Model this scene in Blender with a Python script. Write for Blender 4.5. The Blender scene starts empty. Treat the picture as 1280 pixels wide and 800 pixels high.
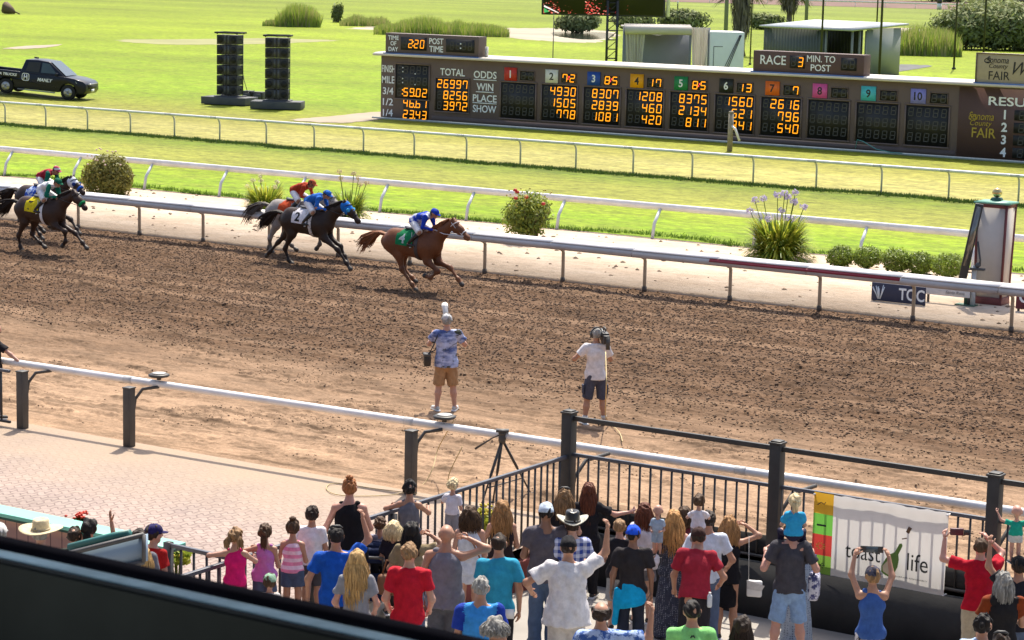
import bpy, math, random
import numpy as np
from mathutils import Vector, Matrix, Euler

random.seed(7); RNG = np.random.default_rng(7)
S = bpy.context.scene
COL = S.collection
R = math.radians

# ------------------------------------------------------------------ camera
CAM_H = 8.3; FPX = 2900.0; ROLL = 0.022; PITCH = 0.1547239; YAW = 0.5788582
def _axes():
    f = Vector((0, math.cos(PITCH), -math.sin(PITCH))); r0 = Vector((1, 0, 0)); u0 = Vector((0, math.sin(PITCH), math.cos(PITCH)))
    r = r0*math.cos(ROLL) + u0*math.sin(ROLL); u = u0*math.cos(ROLL) - r0*math.sin(ROLL)
    q = Matrix.Rotation(YAW, 3, 'Z')
    return q @ r, q @ u, q @ f
AX_R, AX_U, AX_F = _axes()
CAMP = Vector((0, 0, CAM_H))
cam = bpy.data.cameras.new('camera'); camo = bpy.data.objects.new('camera', cam); COL.objects.link(camo)
camo.matrix_world = Matrix(((AX_R.x, AX_U.x, -AX_F.x, 0), (AX_R.y, AX_U.y, -AX_F.y, 0), (AX_R.z, AX_U.z, -AX_F.z, CAM_H), (0, 0, 0, 1)))
cam.sensor_width = 36; cam.lens = 36*FPX/1280; cam.clip_start = 0.1; cam.clip_end = 5000
cam.dof.use_dof = True; cam.dof.focus_distance = 50; cam.dof.aperture_fstop = 16
S.camera = camo

# ------------------------------------------------------------------ world, sun, exposure
SUN_EL = 60.0
_az = Vector((-0.36, 0.936, 0)).normalized()
SUN_DIR = Vector((_az.x*math.cos(R(SUN_EL)), _az.y*math.cos(R(SUN_EL)), math.sin(R(SUN_EL))))
w = bpy.data.worlds.new('World'); S.world = w; w.use_nodes = True
wn = w.node_tree.nodes; wl = w.node_tree.links
bg = wn['Background']; sky = wn.new('ShaderNodeTexSky'); sky.sky_type = 'NISHITA'; sky.sun_disc = False
sky.sun_elevation = R(SUN_EL); sky.sun_rotation = math.atan2(_az.x, _az.y)
sky.air_density = 1.0; sky.dust_density = 3.5; sky.ozone_density = 1.0
wl.new(sky.outputs[0], bg.inputs[0]); bg.inputs[1].default_value = 0.15
sun = bpy.data.lights.new('sun', 'SUN'); sun.energy = 4.5; sun.angle = R(0.5); sun.color = (1.0, 0.93, 0.80)
suno = bpy.data.objects.new('sun', sun); COL.objects.link(suno)
suno.rotation_euler = (-SUN_DIR).to_track_quat('-Z', 'Y').to_euler()
S.view_settings.view_transform = 'Standard'; S.view_settings.look = 'None'
S.view_settings.exposure = 0.62; S.view_settings.gamma = 1.0; S.view_settings.use_curve_mapping = False
S.cycles.max_bounces = 6; S.cycles.transparent_max_bounces = 8; S.cycles.use_denoising = True

# ------------------------------------------------------------------ helpers
def ray(px, py):
    return (px-640)*AX_R - (py-400)*AX_U + FPX*AX_F
def G(px, py, z=0.0):
    d = ray(px, py); return CAMP + d*((z-CAM_H)/d.z)
def GY(px, py, y):
    d = ray(px, py); return CAMP + d*(y/d.y)
def GX(px, py, x):
    d = ray(px, py); return CAMP + d*(x/d.x)
def GD(px, py, dist):
    d = ray(px, py); return CAMP + d*(dist/FPX)
def c(h):
    h = h.lstrip('#'); o = []
    for i in (0, 2, 4):
        v = int(h[i:i+2], 16)/255
        o.append(v/12.92 if v <= .04045 else ((v+.055)/1.055)**2.4)
    return tuple(o)
def N_(t, *a): return t.nodes.new(*a)
MATS = {}
def newmat(name):
    m = bpy.data.materials.new(name); m.use_nodes = True
    return m, m.node_tree, m.node_tree.nodes['Principled BSDF']
def noise_fac(t, scale, detail=4, rough=.6, stretch=(1, 1, 1), coord='Object', off=(0, 0, 0)):
    tc = N_(t, 'ShaderNodeTexCoord'); mp = N_(t, 'ShaderNodeMapping'); mp.inputs['Scale'].default_value = stretch; mp.inputs['Location'].default_value = off
    n = N_(t, 'ShaderNodeTexNoise'); n.inputs['Scale'].default_value = scale; n.inputs['Detail'].default_value = detail; n.inputs['Roughness'].default_value = rough
    t.links.new(tc.outputs[coord], mp.inputs[0]); t.links.new(mp.outputs[0], n.inputs['Vector'])
    return n.outputs['Fac']
def ramp(t, fac, stops):
    r = N_(t, 'ShaderNodeValToRGB'); e = r.color_ramp.elements
    while len(e) < len(stops): e.new(0.5)
    for i, (p, col) in enumerate(stops):
        e[i].position = p; e[i].color = tuple(col[:3])+(1,) if not isinstance(col, (int, float)) else (col, col, col, 1)
    t.links.new(fac, r.inputs[0]); return r.outputs[0]
def mix(t, fac, a, b, mode='MIX'):
    m = N_(t, 'ShaderNodeMix'); m.data_type = 'RGBA'; m.blend_type = mode
    for i, v in ((0, fac), (6, a), (7, b)):
        s = m.inputs[i]
        if hasattr(v, 'links'): t.links.new(v, s)
        elif isinstance(v, (int, float)): s.default_value = v if i == 0 else (v, v, v, 1)
        else: s.default_value = tuple(v[:3])+(1,)
    return m.outputs[2]
def math_(t, op, a, b=0.0, clamp=False):
    m = N_(t, 'ShaderNodeMath'); m.operation = op; m.use_clamp = clamp
    for s, v in ((m.inputs[0], a), (m.inputs[1], b)):
        if hasattr(v, 'links'): t.links.new(v, s)
        else: s.default_value = v
    return m.outputs[0]
def bump(t, b, h, strength=.5, dist=.02):
    n = N_(t, 'ShaderNodeBump'); n.inputs['Strength'].default_value = strength; n.inputs['Distance'].default_value = dist
    t.links.new(h, n.inputs['Height']); t.links.new(n.outputs[0], b.inputs['Normal'])
def M(name, col, rough=.6, var=.12, scale=6., metal=0., bmp=0., bscale=None, spec=None, trans=0., coat=0.):
    """plain procedural material: colour varied by noise, optional bump"""
    if name in MATS: return MATS[name]
    if isinstance(col, str): col = c(col)
    m, t, b = newmat(name)
    f = noise_fac(t, scale)
    lo = tuple(v*(1-var) for v in col); hi = tuple(min(1, v*(1+var)) for v in col)
    t.links.new(ramp(t, f, [(.3, lo), (.7, hi)]), b.inputs['Base Color'])
    b.inputs['Roughness'].default_value = rough; b.inputs['Metallic'].default_value = metal
    if spec is not None: b.inputs['Specular IOR Level'].default_value = spec
    if coat: b.inputs['Coat Weight'].default_value = coat; b.inputs['Coat Roughness'].default_value = .05
    if bmp: bump(t, b, noise_fac(t, bscale or scale*4), bmp, .02)
    if trans:
        tr = N_(t, 'ShaderNodeBsdfTranslucent'); mx = N_(t, 'ShaderNodeMixShader'); mx.inputs[0].default_value = trans
        tr.inputs[0].default_value = tuple(hi)+(1,)
        t.links.new(b.outputs[0], mx.inputs[1]); t.links.new(tr.outputs[0], mx.inputs[2])
        t.links.new(mx.outputs[0], t.nodes['Material Output'].inputs[0])
    MATS[name] = m; return m
def EM(name, col, st):
    if name in MATS: return MATS[name]
    m, t, b = newmat(name); col = c(col)
    b.inputs['Base Color'].default_value = (.02, .02, .02, 1)
    b.inputs['Emission Color'].default_value = tuple(col)+(1,); b.inputs['Emission Strength'].default_value = st
    MATS[name] = m; return m

class Geo:
    def __init__(s): s.V = []; s.F = []; s.Mi = []; s.n = 0
    def add(s, V, F, m=0):
        V = np.asarray(V, float).reshape(-1, 3)
        if isinstance(F, np.ndarray): Fs = [F]
        else:
            g = {}
            for f in F: g.setdefault(len(f), []).append(f)
            Fs = [np.array(v) for v in g.values()]
        for f in Fs:
            if len(f) == 0: continue
            s.F.append(f + s.n); s.Mi.append(np.broadcast_to(np.asarray(m), (len(f),)).copy())
        s.V.append(V); s.n += len(V); return s
    def box(s, cc, sz, rz=0., m=0, ry=0., rx=0.):
        x, y, z = [v/2 for v in sz]
        V = np.array([(-x, -y, -z), (x, -y, -z), (x, y, -z), (-x, y, -z), (-x, -y, z), (x, -y, z), (x, y, z), (-x, y, z)])
        if rz or ry or rx: V = V @ np.array(Euler((rx, ry, rz)).to_matrix()).T
        return s.add(V + np.array(cc), [(0, 3, 2, 1), (4, 5, 6, 7), (0, 1, 5, 4), (1, 2, 6, 5), (2, 3, 7, 6), (3, 0, 4, 7)], m)
    def tube(s, pts, r, n=8, m=0, cap=True, flat=None):
        P = np.array([tuple(p) for p in pts], float); k = len(P)
        r = [r]*k if isinstance(r, (int, float)) else r
        T = np.gradient(P, axis=0); T /= np.linalg.norm(T, axis=1)[:, None]+1e-9
        up = np.array((0, 0, 1.)) if abs(T[0][2]) < .9 else np.array((1., 0, 0))
        V = []; a = np.linspace(0, 2*np.pi, n, endpoint=False)
        for i in range(k):
            x = np.cross(T[i], up); x /= np.linalg.norm(x)+1e-9; y = np.cross(x, T[i]); up = y
            V.append(P[i] + r[i]*(np.cos(a)[:, None]*x + np.sin(a)[:, None]*y*(flat or 1)))
        V = np.concatenate(V); j = np.arange(n); F = []
        for i in range(k-1):
            F.append(np.stack([i*n+j, i*n+(j+1) % n, (i+1)*n+(j+1) % n, (i+1)*n+j], 1))
        F = np.concatenate(F)
        off = s.n; s.add(V, F, m)
        if cap:
            s.F.append(np.array([list(range(n))[::-1]])+off); s.F.append(np.array([list(range((k-1)*n, k*n))])+off); s.Mi += [np.array([m]), np.array([m])]
        return s
    def lathe(s, prof, n=16, cc=(0, 0, 0), m=0):
        return s.tube_z(prof, n, cc, m)
    def tube_z(s, prof, n, cc, m):
        a = np.linspace(0, 2*np.pi, n, endpoint=False); V = []
        for r, z in prof: V.append(np.stack([r*np.cos(a), r*np.sin(a), np.full(n, z)], 1))
        V = np.concatenate(V)+np.array(cc); j = np.arange(n)
        F = np.concatenate([np.stack([i*n+j, i*n+(j+1) % n, (i+1)*n+(j+1) % n, (i+1)*n+j], 1) for i in range(len(prof)-1)])
        off = s.n; s.add(V, F, m)
        s.F.append(np.array([list(range(n))[::-1]])+off); s.F.append(np.array([list(range((len(prof)-1)*n, len(prof)*n))])+off); s.Mi += [np.array([m])]*2
        return s
    def prism(s, out, axis, a, b, m=0):
        """outline (u,v) extruded along axis ('x': u=y v=z, 'y': u=x v=z, 'z': u=x v=y) from a to b"""
        n = len(out); V = []
        for w_ in (a, b):
            for u, v in out:
                V.append((w_, u, v) if axis == 'x' else (u, w_, v) if axis == 'y' else (u, v, w_))
        F = [tuple(range(n))[::-1], tuple(range(n, 2*n))] + [(i, (i+1) % n, n+(i+1) % n, n+i) for i in range(n)]
        return s.add(V, F, m)
    def quad(s, p, m=0): return s.add([tuple(q) for q in p], [(0, 1, 2, 3)], m)
    def mesh(s, name, mats, smooth=False):
        V = np.concatenate(s.V); me = bpy.data.meshes.new(name)
        cnt = np.concatenate([np.full(len(f), f.shape[1]) for f in s.F]); li = np.concatenate([f.ravel() for f in s.F])
        me.vertices.add(len(V)); me.vertices.foreach_set('co', V.ravel())
        me.loops.add(len(li)); me.loops.foreach_set('vertex_index', li.astype(np.int32))
        me.polygons.add(len(cnt)); st = np.concatenate([[0], np.cumsum(cnt)[:-1]])
        me.polygons.foreach_set('loop_start', st.astype(np.int32))
        me.polygons.foreach_set('material_index', np.concatenate(s.Mi).astype(np.int32))
        if smooth: me.polygons.foreach_set('use_smooth', np.ones(len(cnt), bool))
        for mm in (mats if isinstance(mats, (list, tuple)) else [mats]): me.materials.append(mm)
        me.update(calc_edges=True); me.validate(); return me
    def obj(s, name, mats, parent=None, loc=None, rot=None, smooth=False, bevel=0., recalc=False):
        me = s.mesh(name, mats, smooth)
        if recalc:
            import bmesh
            bm = bmesh.new(); bm.from_mesh(me); bmesh.ops.recalc_face_normals(bm, faces=bm.faces); bm.to_mesh(me); bm.free()
        o = bpy.data.objects.new(name, me); COL.objects.link(o)
        if parent: o.parent = parent
        if loc is not None: o.location = loc
        if rot is not None: o.rotation_euler = rot
        if bevel:
            b = o.modifiers.new('bevel', 'BEVEL'); b.width = bevel; b.segments = 2; b.limit_method = 'ANGLE'
        return o
def tag(o, label=None, cat=None, group=None, kind=None):
    if label: o['label'] = label
    if cat: o['category'] = cat
    if group: o['group'] = group
    if kind: o['kind'] = kind
    return o
def thing(name, label, cat, loc=(0, 0, 0), rz=0., group=None):
    o = bpy.data.objects.new(name, None); COL.objects.link(o); o.empty_display_size = .2
    o.location = loc; o.rotation_euler = (0, 0, rz); return tag(o, label, cat, group)
def link_copy(o, parent=None, loc=None, name=None):
    q = o.copy(); COL.objects.link(q)
    if parent is not None: q.parent = parent
    if loc is not None: q.location = loc
    return q
def dup(root, loc, rz=0., label=None, group=None):
    r = link_copy(root); r.location = loc; r.rotation_euler = (0, 0, rz)
    if label: r['label'] = label
    if group: r['group'] = group
    for ch in list(root.children):
        q = link_copy(ch, r)
        for g in list(ch.children): link_copy(g, q)
    return r
def text_mesh(s, w=None, h=None, shear=0., space=1., bold=0., extr=.004):
    cu = bpy.data.curves.new('writing', 'FONT'); cu.body = s; cu.align_x = 'CENTER'; cu.align_y = 'CENTER'; cu.shear = shear
    cu.space_character = space; cu.offset = bold; cu.extrude = extr; cu.resolution_u = 3; cu.space_line = .95
    o = bpy.data.objects.new('writing', cu); me = bpy.data.meshes.new_from_object(o)
    bpy.data.objects.remove(o); bpy.data.curves.remove(cu)
    n = len(me.vertices); a = np.zeros(n*3); me.vertices.foreach_get('co', a); a = a.reshape(-1, 3)
    lo, hi = a.min(0), a.max(0); a[:, :2] -= ((lo+hi)/2)[:2]
    sy = h/(hi[1]-lo[1]) if h else None; sx = w/(hi[0]-lo[0]) if w else None
    a[:, 0] *= sx or sy; a[:, 1] *= sy or sx
    me.vertices.foreach_set('co', a.ravel()); me.update(); return me
def writing(s, mat, parent, loc, w=None, h=None, rot=(R(90), 0, 0), name='writing', **k):
    me = text_mesh(s, w, h, **k); me.materials.append(mat)
    o = bpy.data.objects.new(name, me); COL.objects.link(o); o.parent = parent; o.location = loc; o.rotation_euler = rot
    return o

# ------------------------------------------------------------------ signed-distance modelling for bodies, cloth, animals
class Prim:
    __slots__ = ('a', 'b', 'ra', 'rb', 'fl', 'cut', 'm')
    def __init__(s, a, b, ra, rb=None, fl=None, cut=None, m=0):
        s.a = np.array(tuple(a), float); s.b = np.array(tuple(b), float); s.ra = ra; s.rb = ra if rb is None else rb; s.fl = fl; s.cut = cut or []; s.m = m
def sdf_mesh(prims, cell, k=.03, cuts=(), noise=None):
    lo = np.min([np.minimum(p.a, p.b)-max(p.ra, p.rb) for p in prims], 0)-3*cell
    hi = np.max([np.maximum(p.a, p.b)+max(p.ra, p.rb) for p in prims], 0)+3*cell
    n = np.ceil((hi-lo)/cell).astype(int)+1
    ax = [lo[i]+cell*np.arange(n[i]) for i in range(3)]
    D = np.full(n, 1., np.float32); MM = np.zeros(n, np.int8)
    for p in prims:
        rr = max(p.ra, p.rb)+k+2*cell
        i0 = np.maximum(np.floor((np.minimum(p.a, p.b)-rr-lo)/cell).astype(int), 0); i1 = np.minimum(np.ceil((np.maximum(p.a, p.b)+rr-lo)/cell).astype(int)+1, n)
        sl = tuple(slice(i0[i], i1[i]) for i in range(3))
        X, Y, Z = np.meshgrid(*[ax[i][sl[i]] for i in range(3)], indexing='ij', sparse=True)
        x, y, z = X-p.a[0], Y-p.a[1], Z-p.a[2]
        ba = p.b-p.a
        if p.fl is not None:
            f, sc = p.fl; q = (x*f[0]+y*f[1]+z*f[2])*(sc-1)
            x, y, z = x+q*f[0], y+q*f[1], z+q*f[2]
            ba = ba + f*(ba@f)*(sc-1)
        l2 = ba@ba
        t = np.clip((x*ba[0]+y*ba[1]+z*ba[2])/l2, 0, 1) if l2 > 1e-9 else np.zeros(np.broadcast(x, y, z).shape)
        d = np.sqrt((x-t*ba[0])**2+(y-t*ba[1])**2+(z-t*ba[2])**2)-(p.ra+(p.rb-p.ra)*t)
        for cp, cn in p.cut:
            cn = np.array(tuple(cn), float); cn /= np.linalg.norm(cn)
            d = np.maximum(d, (X-cp[0])*cn[0]+(Y-cp[1])*cn[1]+(Z-cp[2])*cn[2])
        o = D[sl]; MM[sl] = np.where(d < o, p.m, MM[sl])
        h = np.maximum(k-np.abs(o-d), 0)/k
        D[sl] = np.minimum(o, d)-h*h*k*.25
    if noise is not None or cuts:
        X, Y, Z = np.meshgrid(*ax, indexing='ij', sparse=True)
        if noise is not None: D = D+noise(X, Y, Z)
        for cp, cn in cuts:
            cn = np.array(tuple(cn), float); cn /= np.linalg.norm(cn)
            D = np.maximum(D, (X-cp[0])*cn[0]+(Y-cp[1])*cn[1]+(Z-cp[2])*cn[2])
    D[0] = D[-1] = 1; D[:, 0] = D[:, -1] = 1; D[:, :, 0] = D[:, :, -1] = 1
    s = D < 0
    cs = [s[i:n[0]-1+i, j:n[1]-1+j, l:n[2]-1+l] for i in (0, 1) for j in (0, 1) for l in (0, 1)]
    al = np.logical_and.reduce(cs); an = np.logical_or.reduce(cs); act = an & ~al
    I = np.argwhere(act)
    if len(I) == 0: return np.zeros((0, 3)), np.zeros((0, 4), int), np.zeros(0, int)
    idx = np.full(act.shape, -1, np.int64); idx[act] = np.arange(len(I))
    acc = np.zeros((len(I), 3)); ct = np.zeros(len(I))
    cor = [(i, j, l) for i in (0, 1) for j in (0, 1) for l in (0, 1)]
    for a in range(8):
        for b in range(a+1, 8):
            ca, cb = np.array(cor[a]), np.array(cor[b])
            if np.abs(ca-cb).sum() != 1: continue
            da = D[I[:, 0]+ca[0], I[:, 1]+ca[1], I[:, 2]+ca[2]]; db = D[I[:, 0]+cb[0], I[:, 1]+cb[1], I[:, 2]+cb[2]]
            mk = (da < 0) != (db < 0); t = np.where(mk, da/(da-db+1e-12), 0)[:, None]
            acc += np.where(mk[:, None], ca+(cb-ca)*t, 0); ct += mk
    V = lo+cell*(I+acc/ct[:, None])
    Fs = []
    for d in range(3):
        e, f = [(1, 2), (2, 0), (0, 1)][d]
        s0 = np.take(s, range(n[d]-1), d); s1 = np.take(s, range(1, n[d]), d)
        E = np.argwhere(s0 != s1); E = E[(E[:, e] > 0) & (E[:, f] > 0) & (E[:, e] < n[e]-1) & (E[:, f] < n[f]-1)]
        ins = s0[E[:, 0], E[:, 1], E[:, 2]]
        def ix(de, df):
            q = E.copy(); q[:, e] -= de; q[:, f] -= df; return idx[q[:, 0], q[:, 1], q[:, 2]]
        Q = np.stack([ix(1, 1), ix(0, 1), ix(0, 0), ix(1, 0)], 1)
        Q[~ins] = Q[~ins][:, ::-1]; Fs.append(Q)
    F = np.concatenate(Fs); F = F[(F >= 0).all(1)]
    # one pass of smoothing
    A = np.zeros_like(V); cn_ = np.zeros(len(V))
    for a in range(4):
        b = (a+1) % 4
        np.add.at(A, F[:, a], V[F[:, b]]); np.add.at(A, F[:, b], V[F[:, a]]); np.add.at(cn_, F[:, a], 1); np.add.at(cn_, F[:, b], 1)
    V = V*.55+.45*A/np.maximum(cn_, 1)[:, None]
    fm = MM[I[F[:, 0], 0], I[F[:, 0], 1], I[F[:, 0], 2]]
    return V, F, fm
def folds(seed, amp, s=1., stretch=(1, 1, .6)):
    r = np.random.default_rng(seed); K = []
    for i in range(7):
        d = r.normal(size=3)*np.array(stretch); d /= np.linalg.norm(d); K.append((d*2*np.pi/(r.uniform(.10, .34)*s), r.uniform(0, 6.28), r.uniform(.4, 1)))
    def f(X, Y, Z):
        o = 0
        for d, ph, a in K: o = o+a*np.sin(X*d[0]+Y*d[1]+Z*d[2]+ph+.8*np.sin(X*d[2]*.6+Z*d[0]*.6))
        return (amp/2.2)*o
    return f
# ================================================================== THE GROUND
_LAT = RNG.random((512, 512))
def vnoise(x, y, sx, sy, o=0):
    u = x/sx+o*37.3; v = y/sy+o*91.7
    i = np.floor(u).astype(int); j = np.floor(v).astype(int); fu = u-i; fv = v-j
    fu = fu*fu*(3-2*fu); fv = fv*fv*(3-2*fv); i %= 512; j %= 512; i1 = (i+1) % 512; j1 = (j+1) % 512
    return (_LAT[i, j]*(1-fu)+_LAT[i1, j]*fu)*(1-fv)+(_LAT[i, j1]*(1-fu)+_LAT[i1, j1]*fu)*fv
def sstep(a, b, x):
    t = np.clip((x-a)/(b-a), 0, 1); return t*t*(3-2*t)
def pos_y(t, axis=1):
    tc = N_(t, 'ShaderNodeTexCoord'); sp = N_(t, 'ShaderNodeSeparateXYZ'); t.links.new(tc.outputs['Object'], sp.inputs[0]); return sp.outputs[axis]
def maprange(t, v, a, b):
    m = N_(t, 'ShaderNodeMapRange'); m.inputs[1].default_value = a; m.inputs[2].default_value = b; t.links.new(v, m.inputs[0]); return m.outputs[0]

def grass_mat(name, stops, y0, y1, wob=6., fine=5.):
    m, t, b = newmat(name)
    y = pos_y(t); n1 = noise_fac(t, .06, 3, .6, (.35, 1, 1)); n2 = noise_fac(t, .5, 5, .65, (.5, 1, 1)); n3 = noise_fac(t, fine, 4, .75, (.6, 1, 1))
    yy = math_(t, 'ADD', y, math_(t, 'MULTIPLY', math_(t, 'SUBTRACT', n1, .5), wob))
    base = ramp(t, maprange(t, yy, y0, y1), stops)
    dry = mix(t, ramp(t, n2, [(.42, 0.), (.62, 1.)]), base, (.22, .21, .03)); 
    base = mix(t, .28, base, dry)
    n4 = noise_fac(t, 1.7, 5, .7, (.45, 1, 1)); base = mix(t, 1., base, ramp(t, n4, [(.3, .66), (.5, 1.), (.72, 1.3)]), 'MULTIPLY'); n5 = noise_fac(t, 4.2, 3, .7, (.5, 1, 1), 'Object', (7, 3, 0)); base = mix(t, ramp(t, n5, [(.60, 0.), (.70, .55)]), base, (.33, .33, .06))
    base = mix(t, 1., base, ramp(t, n3, [(.28, .45), (.5, 1.), (.75, 1.5)]), 'MULTIPLY')
    base = mix(t, 1., base, ramp(t, n1, [(.3, .74), (.7, 1.2)]), 'MULTIPLY')
    t.links.new(base, b.inputs['Base Color']); b.inputs['Roughness'].default_value = .8; b.inputs['Specular IOR Level'].default_value = .15
    bump(t, b, n3, .7, .06); return m
GR = (.155, .245, .001); GR2 = (.195, .265, .002); GRY = (.25, .235, .02); TAN = (.315, .29, .085)
def sheet(name, x0, x1, y0, y1, z, mat, nx=1, ny=1, kind='structure'):
    xs = np.linspace(x0, x1, nx+1); ys = np.linspace(y0, y1, ny+1); X, Y = np.meshgrid(xs, ys, indexing='ij')
    V = np.stack([X.ravel(), Y.ravel(), np.full(X.size, z) if not callable(z) else z(X, Y).ravel()], 1)
    i, j = np.meshgrid(np.arange(nx), np.arange(ny), indexing='ij'); a = (i*(ny+1)+j).ravel()
    F = np.stack([a, a+ny+1, a+ny+2, a+1], 1)
    g = Geo(); g.add(V, F); return tag(g.obj(name, mat, smooth=nx > 1), kind=kind)
EARTH = M('earth', (.12, .09, .05), .9, .3, .4)
sheet('ground', -2500, 2500, -300, 3500, -1.3, EARTH)
GM1 = grass_mat('infield_grass', [(0, TAN), (.016, TAN), (.026, (.24, .23, .04)), (.045, (.2, .22, .02)), (.07, GR), (.3, GR2), (.6, (.15, .205, .006)), (1, (.15, .2, .02))], 78, 420)
sheet('infield_lawn', -1500, 900, 77.85, 1800, .08, GM1)
GM2 = grass_mat('turf_grass', [(0, GR), (.22, GR), (.36, GR2), (.52, (.24, .25, .035)), (.70, (.225, .245, .03)), (.86, (.135, .20, .004)), (.97, (.11, .165, .003)), (1, (.08, .12, .003))], 60, 78.8, 2.5)
sheet('turf_course', -900, 600, 60.3, 77.95, .09, GM2)

# ---- dirt
def dirt_mat(name, dark, sandy, edge0, edge1, bstr=.5):
    m, t, b = newmat(name)
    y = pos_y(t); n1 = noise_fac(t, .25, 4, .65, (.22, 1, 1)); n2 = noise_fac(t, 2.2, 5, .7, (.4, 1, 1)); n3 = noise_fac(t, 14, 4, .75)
    yy = math_(t, 'ADD', y, math_(t, 'MULTIPLY', math_(t, 'SUBTRACT', n1, .5), 9.))
    f = maprange(t, yy, edge0, edge1)
    col = mix(t, f, sandy, dark)
    lane = ramp(t, noise_fac(t, 1.1, 3, .5, (.012, 1, 1)), [(.54, 0.), (.64, 1.)])
    col = mix(t, math_(t, 'MULTIPLY', lane, math_(t, 'SUBTRACT', .75, math_(t, 'MULTIPLY', f, .52))), col, tuple(v*1.15 for v in sandy)); lane2 = ramp(t, noise_fac(t, 3.2, 2, .5, (.02, 1, 1)), [(.56, 0.), (.66, 1.)]); col = mix(t, math_(t, 'MULTIPLY', lane2, math_(t, 'SUBTRACT', .5, math_(t, 'MULTIPLY', f, .25))), col, tuple(v*.6 for v in dark))
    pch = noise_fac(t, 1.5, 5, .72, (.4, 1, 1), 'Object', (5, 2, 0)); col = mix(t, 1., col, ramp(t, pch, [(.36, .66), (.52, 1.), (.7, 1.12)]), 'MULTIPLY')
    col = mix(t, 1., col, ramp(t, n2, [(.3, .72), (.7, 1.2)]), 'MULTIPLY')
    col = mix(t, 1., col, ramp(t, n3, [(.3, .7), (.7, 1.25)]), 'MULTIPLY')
    t.links.new(col, b.inputs['Base Color']); b.inputs['Roughness'].default_value = .95; b.inputs['Specular IOR Level'].default_value = .1
    bump(t, b, n3, bstr, .03); return m
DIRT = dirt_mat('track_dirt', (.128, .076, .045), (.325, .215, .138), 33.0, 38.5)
SANDC = (.58, .475, .375)
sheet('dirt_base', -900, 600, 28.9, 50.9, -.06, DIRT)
def dirt_h(X, Y):
    far = sstep(34, 40, Y+3*(vnoise(X, Y, 6, 2, 3)-.5))
    n = vnoise(X, Y, .16, .11, 1); n2 = vnoise(X, Y, .34, .17, 2); n3 = vnoise(X, Y, 2.2, .5, 4); n4 = vnoise(X, Y, .9, .35, 5); n5 = vnoise(X, Y, .085, .07, 8)
    clod = .022*sstep(.5, .72, n)+.020*sstep(.62, .76, n2)+(n5-.5)*.026
    hz = clod*(.70+.22*far)*(.30+1.2*sstep(.3, .7, n4))+(n3-.5)*.05*(1.2-far*.95)
    pt = sstep(.56, .70, vnoise(X, Y, 1.9, .5, 11))*(1-far); hz = hz+pt*(.035*sstep(.35, .7, vnoise(X, Y, .30, .12, 12))+.02*vnoise(X, Y, .14, .08, 13))
    ruts = np.sin(Y*6.2+2*vnoise(X, Y, 9, 3, 6))*.020*(1-far*.8)*sstep(.35, .7, vnoise(X, Y, 14, 1.2, 7))
    ed = sstep(50.9, 50.5, Y)*sstep(28.9, 29.6, Y)
    return (hz+ruts)*ed
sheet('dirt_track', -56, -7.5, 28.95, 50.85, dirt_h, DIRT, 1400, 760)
m, t, b = newmat('sand'); MATS['sand'] = m
n1 = noise_fac(t, .7, 6, .75, (.5, 1, 1)); n2 = noise_fac(t, 6, 5, .8, (.7, 1, 1))
col = ramp(t, n1, [(.3, (.42, .305, .21)), (.55, (.54, .42, .31)), (.78, (.64, .53, .42))]); col = mix(t, 1., col, ramp(t, n2, [(.30, .62), (.48, 1.), (.75, 1.12)]), 'MULTIPLY')
t.links.new(col, b.inputs['Base Color']); b.inputs['Roughness'].default_value = .95; bump(t, b, n2, .6, .04)
SAND = m
g = Geo(); g.box((-150, 55.6, -.02), (1500, 9.56, .2)); tag(g.obj('sand_strip', SAND), kind='structure')

# ---- pavers and crowd apron
m, t, b = newmat('pavers'); tc = N_(t, 'ShaderNodeTexCoord'); mp = N_(t, 'ShaderNodeMapping'); t.links.new(tc.outputs['Object'], mp.inputs[0])
wv = N_(t, 'ShaderNodeTexWave'); wv.wave_type = 'BANDS'; wv.bands_direction = 'X'; wv.inputs['Scale'].default_value = 1.45; wv.inputs['Distortion'].default_value = .4
t.links.new(mp.outputs[0], wv.inputs[0])
cb = N_(t, 'ShaderNodeCombineXYZ'); t.links.new(math_(t, 'MULTIPLY', wv.outputs[1], .075), cb.inputs[1])
va = N_(t, 'ShaderNodeVectorMath'); va.operation = 'ADD'; t.links.new(mp.outputs[0], va.inputs[0]); t.links.new(cb.outputs[0], va.inputs[1])
bk = N_(t, 'ShaderNodeTexBrick'); bk.inputs['Scale'].default_value = 1.; bk.inputs['Brick Width'].default_value = .23; bk.inputs['Row Height'].default_value = .15; bk.inputs['Mortar Size'].default_value = .017; bk.inputs['Mortar Smooth'].default_value = .4
bk.inputs['Color1'].default_value = (.315, .245, .215, 1); bk.inputs['Color2'].default_value = (.265, .20, .18, 1); bk.inputs['Mortar'].default_value = (.15, .10, .09, 1)
t.links.new(va.outputs[0], bk.inputs['Vector'])
n1 = noise_fac(t, .45, 5, .65); n2 = noise_fac(t, 20, 4, .7)
col = mix(t, 1., bk.outputs['Color'], ramp(t, n1, [(.3, .8), (.7, 1.25)]), 'MULTIPLY')
yy = math_(t, 'ADD', pos_y(t), math_(t, 'MULTIPLY', math_(t, 'SUBTRACT', n1, .5), 5.))
dust = maprange(t, yy, 25.4, 28.6)
col = mix(t, dust, col, (.33, .24, .165)); col = mix(t, .12, col, (.36, .28, .2))
col = mix(t, 1., col, ramp(t, n2, [(.3, .85), (.7, 1.12)]), 'MULTIPLY')
t.links.new(col, b.inputs['Base Color']); b.inputs['Roughness'].default_value = .85; bump(t, b, bk.outputs['Fac'], -.35, .02)
PAV = m
sheet('paver_path', -70, -17.42, 20.55, 28.95, .0, PAV)
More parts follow.
